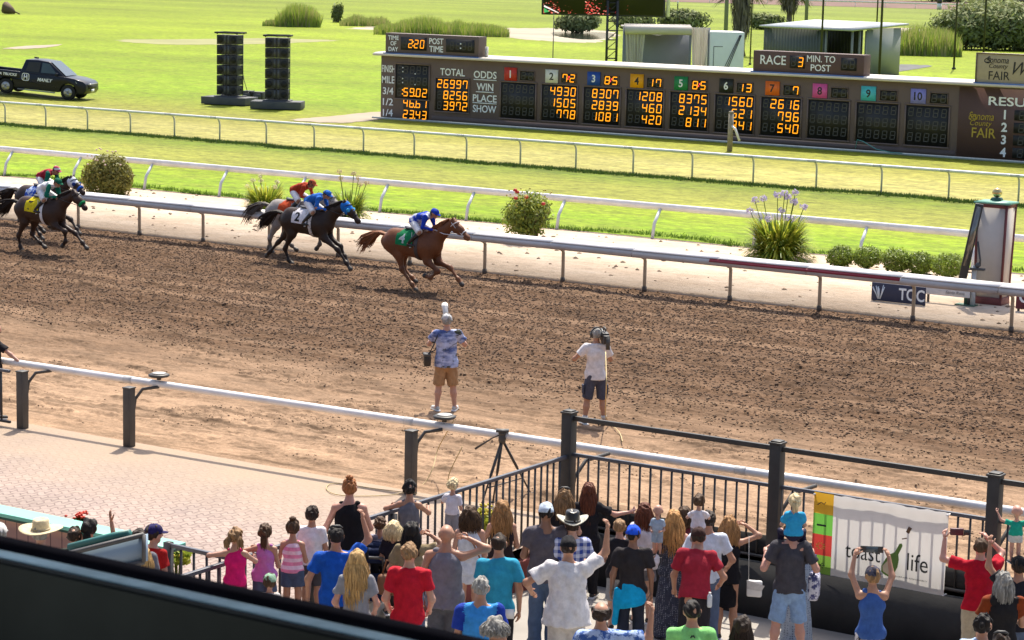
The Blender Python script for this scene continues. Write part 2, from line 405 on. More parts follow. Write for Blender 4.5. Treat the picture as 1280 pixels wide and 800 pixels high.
def apron_z(y): return min(.35, -.75+.1*(28.4-y))
CONC = M('apron_concrete', (.29, .265, .235), .85, .14, .7, bmp=.15, bscale=25)
g = Geo(); ys = [28.55, 28.4, 17.4, 4.2]; zs = [-.765, -.75, .35, .35]
for i in range(3): g.quad([(-70, ys[i], zs[i]-.004), (-70, ys[i+1], zs[i+1]-.004), (40, ys[i+1], zs[i+1]-.004), (40, ys[i], zs[i]-.004)])
tag(g.obj('apron', CONC, recalc=False), kind='structure')

# ---- stones and clods lying about (nobody could count them)
g = Geo(); NS = 420
P = np.stack([RNG.uniform(-56, -12, NS), RNG.uniform(51.1, 60.2, NS), np.full(NS, .085)], 1)
oct_ = np.array([(1, 0, 0), (0, 1, 0), (-1, 0, 0), (0, -1, 0), (0, 0, 1), (0, 0, -1)], float); of = np.array([(0, 1, 4), (1, 2, 4), (2, 3, 4), (3, 0, 4), (1, 0, 5), (2, 1, 5), (3, 2, 5), (0, 3, 5)])
sz = RNG.uniform(.02, .075, (NS, 1, 1))*RNG.uniform(.6, 1.3, (NS, 6, 1))*np.array([1.3, 1.3, .8])
V = (P[:, None, :]+oct_[None]*sz).reshape(-1, 3); F = (of[None]+np.arange(NS)[:, None, None]*6).reshape(-1, 3); g.add(V, F)
tag(g.obj('strip_stones', M('stone_bits', (.26, .19, .13), .95, .4, 3)), kind='stuff')

NC = 105000
cx = RNG.uniform(-56, -8, NC); cy = 29.3+21.4*RNG.random(NC)**.8; kp = (RNG.random(NC) < .015+.95*sstep(34.5, 39.5, cy+4*(vnoise(cx, cy, 6, 2, 3)-.5)))|((vnoise(cx, cy, 1.9, .5, 11) > .70)&(RNG.random(NC) < .8)); cx, cy = cx[kp], cy[kp]; NC = len(cx)
pz = dirt_h(cx, cy)
g = Geo(); sz = (.62+.38*sstep(34, 39, cy))[:, None, None]*np.clip(RNG.lognormal(-4.12, .38, (NC, 1, 1)), .007, .032)*RNG.uniform(.55, 1.35, (NC, 6, 1))*np.array([1.5, .9, 1.0])
V = (np.stack([cx, cy, pz+.006], 1)[:, None, :]+oct_[None]*sz).reshape(-1, 3); g.add(V, (of[None]+np.arange(NC)[:, None, None]*6).reshape(-1, 3), np.repeat((cy < 37.6+RNG.normal(0, 2.0, NC)).astype(int), 8))
tag(g.obj('dirt_clods', [M('clod_dirt', (.105, .062, .037), .95, .35, 2.), M('clod_sand', (.22, .145, .088), .95, .3, 2.)]), kind='stuff')

# ---- grass blades along the ragged turf edges
def blades(name, n, fx, fy, h0, h1, mat, z=.085, wid=.018):
    x = fx(n); y = fy(n, x); a = RNG.uniform(0, 6.28, n); h = RNG.uniform(h0, h1, n); lean = RNG.normal(0, .35, (n, 2))*h[:, None]
    p = np.stack([x, y, np.full(n, z)], 1); d = np.stack([np.cos(a), np.sin(a), 0*a], 1)*wid
    tip = p+np.stack([lean[:, 0], lean[:, 1], h], 1)
    V = np.stack([p-d, p+d, tip], 1).reshape(-1, 3); F = np.arange(3*n).reshape(-1, 3)
    g = Geo(); g.add(V, F); return tag(g.obj(name, mat), kind='stuff')
BL = M('blade_green', (.10, .17, .018), .7, .35, 1.5, trans=.35)
BLD = M('blade_dark', (.055, .10, .016), .7, .35, 1.5, trans=.3)
BLY = M('blade_dry', (.23, .21, .07), .8, .3, 1.5, trans=.3)
wobb = lambda x: .5*(vnoise(x, x*0, 1.3, 1, 1)-.5)+.35*(vnoise(x, x*0, .35, 1, 2)-.5)
blades('turf_edge_grass', 26000, lambda n: RNG.uniform(-84, -26, n), lambda n, x: 77.8+wobb(x)-np.abs(RNG.normal(0, .3, n)), .05, .16, BLD, .085, .02)
blades('turf_edge_tufts', 9000, lambda n: RNG.uniform(-66, -20, n), lambda n, x: 60.35+1.4*wobb(x)+np.abs(RNG.normal(0, .35, n)), .04, .13, BL, .085, .016)

# ---- far ground: pond, sand traps, far track
WATER, t, b = newmat('pond_water'); b.inputs['Base Color'].default_value = (.03, .035, .025, 1); b.inputs['Roughness'].default_value = .08; bump(t, b, noise_fac(t, 3), .15, .05)
def patch(name, pts, z, mat, wob=.12, n=64):
    ctr = sum((Vector(p) for p in pts), Vector())/len(pts)
    P = [Vector(p) for p in pts]; out = []
    for i in range(len(P)):
        p0, p1, p2, p3 = P[i-1], P[i], P[(i+1) % len(P)], P[(i+2) % len(P)]
        for k in range(10):
            t_ = k/10; q = .5*((2*p1)+(-p0+p2)*t_+(2*p0-5*p1+4*p2-p3)*t_*t_+(-p0+3*p1-3*p2+p3)*t_**3)
            q = ctr+(q-ctr)*(1+wob*(random.random()-.5)); out.append((q.x, q.y, z))
    g = Geo(); g.add(out, [tuple(range(len(out)))]); return tag(g.obj(name, mat), kind='structure')
PALE = M('sand_trap', (.33, .27, .20), .95, .1, .3)
patch('pond_bank', [G(*p) for p in [(435, 36), (520, 33), (640, 36), (700, 36), (762, 40), (768, 47), (740, 54), (680, 52), (600, 45), (520, 41)]], .086, M('bank_sand', (.34, .29, .21), .9, .25, .15))
patch('pond', [G(*p) for p in [(690, 42), (725, 41), (764, 42.5), (764, 48), (735, 50.5), (700, 47)]], .092, WATER, .05)
patch('sand_trap', [G(*p) for p in [(5, 62), (30, 59), (60, 57.5), (78, 57), (60, 60.5), (30, 62.5)]], .1, PALE)
patch('worn_ground', [G(*p) for p in [(150, 51), (250, 50), (330, 49), (420, 52), (330, 56), (250, 57), (190, 56)]], .09, M('worn_lawn', (.24, .235, .09), .9, .15, .2))
patch('bare_ground', [G(*p) for p in [(365, 152), (410, 148), (478, 142), (478, 151), (420, 156)]], .1, PALE)
patch('sand_trap', [G(*p) for p in [(1098, 37), (1120, 35.5), (1150, 37), (1156, 40), (1130, 42), (1100, 41)]], .1, PALE)
patch('scrub_ground', [G(*p) for p in [(1095, 42), (1130, 42), (1180, 40), (1190, 46), (1150, 52), (1100, 54)]], .095, M('scrub', (.21, .17, .09), .95, .3, .4))
GRAV = M('gravel', (.12, .12, .115), .95, .3, 1.)
patch('gravel_pad', [G(*p) for p in [(1098, 84), (1130, 82), (1165, 84), (1130, 90), (1098, 96), (1085, 95)]], .1, GRAV)
a, b_ = G(1280, 17.5), G(840, 3.0); dv = (b_-a)
def farline(px0, px1, py0, py1): return G(px0, py0), G(px1, py1)
fa, fb = farline(1500, 820, 21.5, 2.2); fc, fd = farline(1500, 820, 11.5, -7.5)
g = Geo(); g.quad([(fa.x, fa.y, .11), (fb.x, fb.y, .11), (fd.x, fd.y, .11), (fc.x, fc.y, .11)][::-1]); tag(g.obj('far_track', M('far_dirt', (.15, .085, .065), .95, .2, .1)), kind='structure')
WHITE = M('white_paint', (.74, .73, .72), .45, .08, 3., bmp=.05)
def far_rail(p, q, label):
    r = thing('track_rail', label, 'rail', p, group='white rails of the far track')
    d = q-p; n = int(d.length/6)
    g = Geo(); g.box((d.x/2, d.y/2, 1.15), (d.length, .2, .28), math.atan2(d.y, d.x)); g.obj('rail', WHITE, r)
    pg = Geo(); pg.box((0, 0, .5), (.09, .09, 1.0)); po = pg.obj('post', WHITE, r)
    for i in range(1, n):
        link_copy(po, r, tuple(d*(i/n)))
far_rail(fa, fa.lerp(fb, .95), 'white rail along the near edge of the distant dirt track')
far_rail(fc.lerp(fa, .02), fd.lerp(fb, .02), 'white rail along the far edge of the distant dirt track')
# ================================================================== RAILS OF THE TRACKS
STEEL = M('rail_steel', (.58, .56, .53), .5, .12, 4.)
RAILW = M('rail_white', (.78, .76, .745), .45, .14, 1.3, bmp=.05)
RAILG = M('rail_grey_cover', (.50, .47, .45), .4, .1, 2.)
TANP = M('post_tan', (.47, .42, .34), .55, .12, 5.)
BOOT = M('post_boot', (.10, .085, .075), .8, .2, 6.)
def x_for(px, py, y): return GY(px, py, y).x
# turf rail beyond the grass course
Z1 = GY(640, 174, 77.5).z
r = thing('track_rail', 'thin white round rail on curved gooseneck posts at the far edge of the turf course', 'rail', (-53.3, 77.9, .08))
g = Geo(); g.tube([(-260, -.4, Z1-.08), (200, -.4, Z1-.08)], .058, 10); g.obj('rail', RAILW, r, smooth=True)
g = Geo(); h = Z1-.08; g.tube([(0, 0, 0), (0, 0, h-.34), (0, -.03, h-.2), (0, -.1, h-.09), (0, -.22, h-.03), (0, -.4, h-.015)], .038, 8)
g.box((0, -.4, h), (.34, .14, .1)); po = g.obj('post', STEEL, r, smooth=False)
for i in range(-12, 14):
    if i: link_copy(po, r, (i*2.62, 0, 0))
# outer turf rail
Z2 = GY(640, 242, 60.65).z
r = thing('track_rail', 'white box rail on slanting posts between the sand strip and the turf course', 'rail', (-51.3, 60.15, .08))
g = Geo(); g.box((-30, .5, Z2-.08), (460, .12, .19)); g.obj('rail', RAILW, r)
g = Geo(); g.tube([(0, 0, 0), (0, .1, .45), (0, .42, Z2-.16)], .05, 8); po = g.obj('post', M('post_pale', (.6, .62, .66), .5, .06), r)
for i in range(-6, 10):
    if i: link_copy(po, r, (i*3.39, 0, 0))
# inner rail of the dirt track with its broad cover
Z3 = GY(590, 292, 50.35).z+.03
r = thing('track_rail', 'inner dirt track rail with broad white cover on bent tan posts', 'rail', (-34.05, 50.72, 0))
pf = [(-.62, Z3-.19), (-.66, Z3-.1), (-.6, Z3-.03), (-.36, Z3+.02), (-.12, Z3+.01), (-.1, Z3-.03), (-.34, Z3-.05), (-.52, Z3-.1), (-.55, Z3-.2)]
X0, X1 = x_for(887, 325, 50.1)+34.05, x_for(1125, 350, 50.1)+34.05
g = Geo()
for k in range(-30, 30):
    x0 = k*4.86+.0; g.prism(pf, 'x', x0+.012, x0+4.848)
g.obj('cover', RAILG, r, bevel=0, recalc=True)
g = Geo(); tp = [(-.605, Z3-.02), (-.36, Z3+.026), (-.125, Z3+.016), (-.125, Z3+.03), (-.36, Z3+.04), (-.61, Z3-.006)]
for k in range(-60, 60):
    x0 = k*2.43; g.prism(tp, 'x', x0+.006, x0+2.424)
g.obj('top_strip', M('cover_white', (.76, .72, .70), .45, .12, 1.2), r, recalc=True)
g = Geo(); g.prism([(-.668, Z3-.1), (-.607, Z3-.025), (-.60, Z3-.03), (-.655, Z3-.1)], 'x', X0, X1); tag(g.obj('red_band', M('band_red', (.30, .025, .04), .5), r, recalc=True), 'dark red painted band along the lip of the rail')
g = Geo(); g.tube([(0, 0, 0), (0, 0, Z3-.34), (0, -.03, Z3-.27), (0, -.5, Z3-.1)], .046, 8); po = g.obj('post', TANP, r, smooth=True)
b2 = Geo(); b2.tube([(0, 0, 0), (0, 0, .13)], .065, 8); bo = b2.obj('boot', BOOT, po)
for i in range(-9, 10):
    if i:
        q = link_copy(po, r, (i*2.45, 0, 0)); link_copy(bo, q)

# near outside rail beside the apron
DARK = M('black_metal', (.035, .032, .03), .5, .25, 5.)
CHAR = M('charcoal_metal', (.06, .055, .05), .5, .2, 5.)
na, nb = GY(43, 457.5, 29.05), G(1235, 634, 1.08)
na = Vector((-28.9, 29.03, 1.06)); nb = Vector((-11.45, 29.45, 1.06)); nd = nb-na
r = thing('track_rail', 'round white outside rail between the dirt track and the crowd', 'rail', na)
g = Geo(); g.tube([-nd*1.5-Vector((0, 0, .02)), nd*2.2-Vector((0, 0, .02))], .061, 14); g.obj('rail', RAILW, r, smooth=True)
g = Geo(); g.tube([-nd.normalized()*.09, nd.normalized()*.09], .066, 14); js = g.obj('joint_sleeve', M('rail_joint', (.55, .54, .53), .5, .2, 3.), r, smooth=True)
for k in range(-4, 7):
    q = js if k == -4 else link_copy(js, r)
    q.location = nd.normalized()*(k*5.82+2.1)-Vector((0, 0, .02))
def rail_at(x): return na+nd*((x-na.x)/nd.x)
g0 = Geo(); g0.box((0, 0, .5), (.15, .15, 1.0)); g0.box((0, 0, 1.01), (.17, .17, .025)); g0.tube([(.02, .08, .55), (.02, .13, .8), (.08, .25, .96), (.3, .42, 1.0)], .03, 8)
g0.box((.02, .09, .45), (.06, .03, .3))
po = g0.obj('post', CHAR, r, bevel=.008)
for i, x in enumerate([-28.85, -26.4, -20.62, -32.2, -35.6]):
    q = po if i == 0 else link_copy(po, r)
    q.location = (x-na.x, 28.6+(x+28.85)*.02-na.y, -na.z)
for px, py, lab in ((188, 475, 'left black disc on a stub standing on the white outside rail'), (549, 527, 'black disc on the white outside rail at the shirted photographer')):
    p = G(px, py, 1.14); p.y = rail_at(p.x).y
    g = Geo(); g.tube_z([(.04, 0), (.04, .05), (.09, .06)], 12, (0, 0, 0), 0); o = g.obj('rail_disc', [CHAR, RAILW], None, (p.x, p.y, 1.115))
    g = Geo(); g.tube_z([(.165, .055), (.18, .07), (.18, .09), (.15, .105), (.05, .11)], 20, (0, 0, 0), 0); g.obj('disc', DARK, o)
    g = Geo(); g.tube_z([(.12, .112), (.12, .118), (.06, .12)], 16, (0, 0, 0), 0); g.obj('face', M('disc_face', (.45, .44, .42), .5), o)
    tag(o, lab, 'disc', 'discs on the outside rail')

# ================================================================== FENCES ROUND THE CROWD
FEN = M('fence_metal', (.045, .042, .042), .45, .2, 6.)
FENB = M('fence_rail_blue', (.075, .08, .10), .4, .15, 6.)
def fence(label, p, q, z0, z1, step, base=0., gap0=.0):
    p, q = Vector(p), Vector(q); d = q-p; n = max(2, int(d.length/step)); r = thing('metal_fence', label, 'fence', (p.x, p.y, base), group=None)
    a = math.atan2(d.y, d.x)
    g = Geo(); g.box((d.x/2, d.y/2, z1-base), (d.length, .055, .05), a); g.obj('top_rail', FENB, r, bevel=.006)
    g = Geo(); g.box((d.x/2, d.y/2, z0-base), (d.length, .045, .04), a); g.obj('bottom_rail', FEN, r)
    bg_ = Geo(); bg_.box((0, 0, (z0+z1)/2-base), (.024, .024, z1-z0-.03), a); b0 = None
    for i in range(1, n):
        if b0 is None: b0 = bg_.obj('baluster', FEN, r); b0.location = tuple((d*(i/n)).xy)+(0,)
        else: link_copy(b0, r, tuple((d*(i/n)).xy)+(0,))
    return r
fA = fence('dark baluster fence running from the track rail back through the children', (-17.5, 28.3, 0), (-17.5, 19.2, 0), .0, 1.1, .165, -.2)
g = Geo(); g.box((0, 0, .56), (.09, .09, 1.3))
po = None
for y in (24.02, 22.3, 20.88):
    po = g.obj('post', FEN, fA) if po is None else link_copy(po, fA)
    po.location = (0, y-28.3, .05)
fB = fence('dark baluster fence with tall posts between the crowd and the track', (-17.52, 28.4, 0), (-5.0, 28.46, 0), .1, 1.13, .172, -.75)
g = Geo(); g.box((0, 0, 1.27), (.17, .17, 2.54)); g.box((0, 0, 2.55), (.2, .2, .03)); g.box((0, 0, 2.575), (.15, .15, .02)); po = None
for x in (-17.52, -14.12, -10.93, -7.7):
    po = g.obj('post', DARK, fB, bevel=.008) if po is None else link_copy(po, fB)
    po.location = (x+17.52, 0, -.05)
    br = Geo(); br.tube([(.02, .08, 1.2), (.02, .16, 1.55), (.09, .35, 1.78), (.25, .75, 1.84)], .03, 8); br.obj('bracket', CHAR, po)
g = Geo(); g.box((6.3, 0, 2.42), (12.6, .06, .07)); g.obj('high_rail', DARK, fB, bevel=.006)
g = Geo(); g.box((6.27, .06, .98), (12.5, .02, .33)); g.box((6.27, -.06, .33), (12.5, .1, .9)); tag(g.obj('kick_panel', M('black_canvas', (.022, .021, .021), .85, .3, 2.5, bmp=.15), fB), 'black canvas panel along the foot of the fence')
fC = fence('short dark baluster fence joining the pink planked wall to the corner', (-18.62, 20.9, 0), (-17.56, 20.86, 0), .12, 1.1, .21, 0)
g = Geo(); g.box((0, 0, .56), (.09, .09, 1.15)); g.obj('post', FEN, fC)
g = Geo(); g.box((-17.42, 23.9, -.42), (.14, 8.6, .5)); o = g.obj('low_wall', M('red_wall', (.20, .045, .035), .7, .25, 3., bmp=.2), None, bevel=.01); tag(o, 'low red painted wall under the children fence', 'wall')
g = Geo(); g.box((-17.18, 21.5, -.05), (.34, 3.6, .5)); o = g.obj('kerb_step', CONC, None, bevel=.015); tag(o, 'concrete step along the foot of the corner fence', 'step')
# pink planked wall with mint cap
wl_ = thing('planked_wall', 'pink planked wall with a mint green cap board', 'wall', (-18.72, 20.98, 0))
m, t, b = newmat('pink_planks'); tc = N_(t, 'ShaderNodeTexCoord'); bk = N_(t, 'ShaderNodeTexBrick'); mp = N_(t, 'ShaderNodeMapping'); mp.inputs['Rotation'].default_value = (R(90), 0, R(90)); mp.inputs['Rotation'].default_value = (R(90), 0, 0)
t.links.new(tc.outputs['Object'], mp.inputs[0]); t.links.new(mp.outputs[0], bk.inputs[0]); bk.offset = 0; bk.inputs['Scale'].default_value = 1; bk.inputs['Brick Width'].default_value = .2; bk.inputs['Row Height'].default_value = 6.; bk.inputs['Mortar Size'].default_value = .008
bk.inputs['Color1'].default_value = (.43, .23, .17, 1); bk.inputs['Color2'].default_value = (.40, .21, .16, 1); bk.inputs['Mortar'].default_value = (.12, .06, .05, 1); t.links.new(bk.outputs[0], b.inputs[0]); b.inputs['Roughness'].default_value = .6; bump(t, b, bk.outputs[1], -.5, .02)
g = Geo(); g.box((-8, .1, .48), (15.7, .14, 1.0)); g.obj('planks', m, wl_)
g = Geo(); g.box((-7.95, .13, 1.02), (16, .34, .05)); g.obj('cap_board', M('mint_paint', (.17, .50, .39), .5, .08, 2.), wl_, bevel=.006)
g = Geo(); g.box((-7.95, .11, .975), (15.95, .24, .04)); g.obj('cap_moulding', M('green_paint', (.03, .09, .075), .5), wl_)
# ================================================================== BALCONY IN FRONT OF THE CAMERA, WITH AN UNSEEN STAND ROOF FOR SHADE
pb = thing('balcony_parapet', 'dark balcony parapet with a pale cap coloured with skylight blue, out of focus in the foreground', 'parapet', (-5, 3.06, 6.0))
PD = M('parapet_dark', (.016, .02, .021), .95, .3, 2., spec=.03)
g = Geo(); g.box((5, -.0225, .60), (80, .045, 1.2)); g.obj('outer_rail', M('parapet_rail', (.010, .009, .014), .95, .3, 2., spec=.03), pb, bevel=.01)
g = Geo()
for k in range(-20, 24): g.box((k*1.5+.7, -.0675, .594), (1.488, .045, 1.188))
g.obj('cap', M('cap_skylight_blue', (.30, .46, .56), .8, .35, 5., bmp=.1, spec=.1), pb, bevel=.006)  # concrete cap; the blue of skylight is put into its colour
g = Geo(); g.box((5, -.106, .593), (80, .03, 1.186)); g.obj('inner_panel', PD, pb)
g = Geo(); g.box((5, -.197, .47), (80, .15, .94)); g.obj('ledge', M('ledge_dark', (.032, .042, .04), .95, .3, 4., spec=.05), pb)
g = Geo(); g.box((5, -4, 5.85), (80, 15, .3)); tag(g.obj('balcony_floor', M('balcony_concrete', (.08, .08, .08), .9)), 'concrete balcony floor of the grandstand', 'balcony', None)
sp_ = G(168, 800, 6.78); g = Geo(); se = thing('stadium_seat', 'black rounded seat back just inside the balcony', 'seat', (sp_.x, sp_.y-.12, 6.0), .25)
ou = [(-.24, .36), (-.24, .7), (-.2, .79), (-.12, .835), (0, .85), (.12, .835), (.2, .79), (.24, .7), (.24, .36)]
g = Geo(); g.prism(ou, 'y', -.02, .02); g.obj('backrest', M('seat_black', (.012, .012, .014), .5), se, bevel=.01, recalc=True)
g = Geo(); g.box((0, -.24, .42), (.46, .44, .05)); g.obj('seat_pan', M('seat_black', (.012, .012, .014), .5), se, bevel=.02)
g = Geo(); g.box((-.18, -.2, .2), (.05, .3, .4)); g.box((.18, -.2, .2), (.05, .3, .4)); g.obj('legs', DARK, se)
rf = Geo(); rf.box((0, -1.4, 12.6), (120, 15, .4)); o = rf.obj('unseen_shade_roof', M('roof_dark', (.07, .07, .07), .8)); tag(o, 'unseen grandstand roof slab added to shade the balcony', 'roof')  # unseen slab over the camera, added to shade the parapet

# ================================================================== TOTE BOARD
BRN = M('board_brown', (.125, .085, .075), .6, .12, .9, bmp=.06)
BRN2 = M('board_frame_brown', (.16, .112, .098), .6, .1, 1.5)
BRD = M('board_maroon', (.10, .052, .046), .6, .1, 1.)
PNL = M('panel_black', (.012, .011, .010), .5, .2, 4.)
GHO = M('segment_off', (.062, .060, .055), .6, .1, 4.)
LIT = EM('segment_lit', '#ff9d0a', 1.25)
LITR = EM('segment_red', '#ff4040', 1.5)
TXT = M('lettering_white', (.82, .85, .88), .5, .04)
SEG = dict(zip('0123456789', ['abcdef', 'bc', 'abged', 'abgcd', 'fgbc', 'afgcd', 'afgedc', 'abcf', 'abcdefg', 'abcdfg']))
def segs(g, x, z, w_, h_, on, y=0., th=.135):
    """seven-segment character centred at x,z in the XZ plane, a thin slab per segment"""
    a = w_*th*1.15; X0, X1, Z0, Zm, Z1 = x-w_/2, x+w_/2, z-h_/2, z, z+h_/2; i = a*.55; sl = .06*h_
    B = dict(a=(X0+i, Z1-a, X1-i, Z1), g=(X0+i, Zm-a/2, X1-i, Zm+a/2), d=(X0+i, Z0, X1-i, Z0+a), f=(X0, Zm+a*.2, X0+a, Z1-i), b=(X1-a, Zm+a*.2, X1, Z1-i), e=(X0, Z0+i, X0+a, Zm-a*.2), c=(X1-a, Z0+i, X1, Zm-a*.2))
    for s in on:
        u0, v0, u1, v1 = B[s]; s0, s1 = sl*(v0-z)/h_*1.6, sl*(v1-z)/h_*1.6
        g.quad([(u0+s0, y, v0), (u1+s0, y, v0), (u1+s1, y, v1), (u0+s1, y, v1)])
def display(parent, name, x0, x1, z0, z1, rows, ncol, dw, dh, pitch, right, colon=None, frame=.07, y=0., fr=True):
    """a dark window with rows of characters; rows = [(z, text)], text right-aligned on ncol positions whose last centre is at `right`"""
    g = Geo(); g.box(((x0+x1)/2, y-.012, (z0+z1)/2), (x1-x0, .03, z1-z0)); p = g.obj(name, PNL, parent)
    gl, gg = Geo(), Geo(); nl = ng = 0
    for z, tx in rows:
        tx = tx.rjust(ncol)
        for k, ch in enumerate(tx):
            xc = right-(ncol-1-k)*pitch
            on = SEG.get(ch, '')
            if on: segs(gl, xc, z, dw, dh, on, y-.036); nl += 1
            off = [s for s in 'abcdefg' if s not in on]
            if off: segs(gg, xc, z, dw*.92, dh*.92, off, y-.031); ng += 1
    if nl: gl.obj('lit_digits', LIT, p)
    if ng: gg.obj('dark_digits', GHO, p)
    if fr:
        g = Geo(); f = frame
        for bx in (((x0+x1)/2, z1+f/2, x1-x0+2*f, f), ((x0+x1)/2, z0-f/2, x1-x0+2*f, f), (x0-f/2, (z0+z1)/2, f, z1-z0), (x1+f/2, (z0+z1)/2, f, z1-z0)):
            g.box((bx[0], y-.025, bx[1]), (bx[2], .05, bx[3]))
        g.obj('frame', BRN2, p)
    return p
def dots(parent, pts, r, mat, y=-.04):
    g = Geo()
    for x, z in pts: g.box((x, y, z), (r*2, .01, r*2))
    return g.obj('dots', mat, parent)
BX = -70.6; sb = thing('tote_board', 'long brown tote board of odds and payouts across the infield', 'scoreboard', (BX, 95.35, 0.08))
zo = -.08
L_ = 41.5
g = Geo(); g.box((L_/2, .6, 1.6), (L_, 1.2, 3.2)); g.obj('cabinet', BRN, sb, bevel=.02)
g = Geo(); g.prism([(-.32, 3.2), (-.32, 3.30), (-.1, 3.36), (1.35, 3.40), (1.35, 3.2)], 'x', -.3, L_+.3); g.obj('roof', M('board_roof', (.60, .55, .48), .5, .08, 1.), sb, recalc=True)
g = Geo(); g.box((L_/2, -.28, .05), (L_+.6, .1, .1)); g.obj('kerb', M('kerb_pale', (.42, .46, .46), .7), sb)
g = Geo(); g.box((31.28+5, -.008, 1.62), (10.0, .03, 3.0)); g.obj('results_panel', BRD, sb)
g = Geo(); g.box((17.2, -.012, .17), (28., .03, .3)); g.obj('skirting', M('board_skirt', (.105, .075, .068), .6, .1, 1.), sb)
def W(s, x, z, w_, h_, mat=TXT, y=-.02, **k): return writing(s, mat, sb, (x, y, z+zo), w_, h_, **k)
# times column
p = display(sb, 'time_window', .95, 3.0, 1.17+zo, 2.88+zo, [(2.62+zo, ''), (2.07+zo, ''), (1.5+zo, '5902')], 5, .27, .42, .39, 2.76)
g = Geo(); g.box((2.23, -.02, .6), (1.54, .03, 1.0)); pw = g.obj('time_window', PNL, sb)
gl = Geo()
for z, tx in ((.93+zo+.02, '4661'), (.37+zo+.02, '2343')):
    for k, ch in enumerate(tx): segs(gl, 2.76-(3-k)*.39, z, .27, .42, SEG[ch], -.04)
gl.obj('lit_digits', LIT, pw)
dots(p, [(1.40, 2.72+zo), (1.40, 2.52+zo), (1.40, 2.17+zo), (1.40, 1.97+zo), (2.17, 2.44+zo), (2.17, 1.9+zo)], .03, TXT)
dots(p, [(1.40, 1.6+zo), (1.40, 1.4+zo), (2.17, 1.33+zo)], .03, LIT); dots(pw, [(2.17, .76+zo), (2.17, .2+zo)], .03, LIT)
for s, z, w_ in (('FINISH', 2.62, .82), ('MILE', 2.07, .78), ('3/4', 1.5, .66), ('1/2', .95, .64), ('1/4', .4, .62)): W(s, .48, z, w_, .36, bold=.012)
# totals
W('TOTAL', 4.44, 2.62, 1.5, .36, bold=.015)
display(sb, 'total_window', 3.44, 5.42, .66+zo, 2.3+zo, [(2.03+zo, '26997'), (1.48+zo, '8256'), (.95+zo, '3972')], 5, .27, .42, .385, 5.22)
for s, z, w_ in (('ODDS', 2.58, 1.36), ('WIN', 1.98, 1.0), ('PLACE', 1.42, 1.42), ('SHOW', .9, 1.40)): W(s, 6.4, z, w_, .36, bold=.015)
g = Geo()
for z, w_ in ((2.33, 1.36), (1.73, 1.05), (1.18, 1.42)): g.box((6.4, -.02, z+zo), (w_, .02, .045))
g.obj('underline', TXT, sb)
SQ = [('#c8372f', 'w'), ('#e6e8ea', 'k'), ('#1f50b5', 'w'), ('#f6ab12', 'k'), ('#1f8a55', 'w'), ('#26282b', 'w'), ('#f0732a', 'k'), ('#e55fae', 'k'), ('#4fc6da', 'k'), ('#8f8fe6', 'k')]
PAY = [('', '', ''), ('4930', '1505', '778'), ('8307', '2839', '1081'), ('1208', '460', '420'), ('8375', '2134', '811'), ('1560', '521', '341'), ('2616', '796', '540'), ('', '', ''), ('', '', ''), ('', '', '')]
ODD = ['', '72', '85', '17', '85', '13', ' 7', '', '', '']
BLK = M('lettering_black', (.012, .012, .014), .5)
for i in range(10):
    x0 = -63.27-BX+2.386*i
    display(sb, 'payout_window', x0+.04, x0+2.04, .53+zo, 2.28+zo, [(1.99+zo, PAY[i][0]), (1.44+zo, PAY[i][1]), (.90+zo, PAY[i][2])], 5, .27, .42, .388, x0+1.82)
    p = display(sb, 'odds_window', x0+1.14, x0+1.94, 2.42+zo, 2.86+zo, [(2.64+zo, ODD[i])], 2, .27, .38, .42, x0+1.75, frame=.03)
    if ODD[i] in ('72', '85'): dots(p, [(x0+1.5, 2.6+zo), (x0+1.57, 2.7+zo)], .032, LITR)
    col = c(SQ[i][0]); g = Geo(); g.box((x0+.58, -.03, 2.69+zo), (.71, .06, .64)); q = g.obj('number_plate', M('plate_%d' % i, tuple(v*.95 for v in col), .5, .05), sb)
    me = text_mesh(str(i+1), None, .36, bold=.02); me.materials.append(TXT if SQ[i][1] == 'w' else BLK)
    o = bpy.data.objects.new('number', me); COL.objects.link(o); o.parent = q; o.location = (x0+.58, -.066, 2.69+zo); o.rotation_euler = (R(90), 0, 0)
# results
W('RESULTS', 34.1, 2.66, 2.9, .38, bold=.015, y=-.03)
for k in range(4):
    z = 2.1-.54*k; W(str(k+1), 33.42, z, None, .4, bold=.03, y=-.03)
    display(sb, 'results_window', 33.85, 36.9, z-.22+zo, z+.22+zo, [(z+zo, '')], 7, .27, .4, .4, 36.6, fr=False, y=-.015)
GOLD = M('lettering_gold', (.42, .30, .035), .5)
W('Sonoma', 32.35, 1.98, 1.15, .34, GOLD, y=-.03, shear=.25); W('County', 32.35, 1.64, 1.0, .3, GOLD, y=-.03, shear=.25); W('FAIR', 32.5, 1.26, 1.1, .42, GOLD, y=-.03, bold=.01)
def curl(parent, x, z, s, mat, y):
    g = Geo(); pts = [(x+s*(.5+.9*math.cos(a)*(1-a/14)), y, z+s*(.6*math.sin(a)*(1-a/14)-.4)) for a in np.linspace(.9, 8.5, 30)]; g.tube(pts, .02, 5); return g.obj('flourish', mat, parent)
curl(sb, 31.85, 1.92, .28, GOLD, -.03)
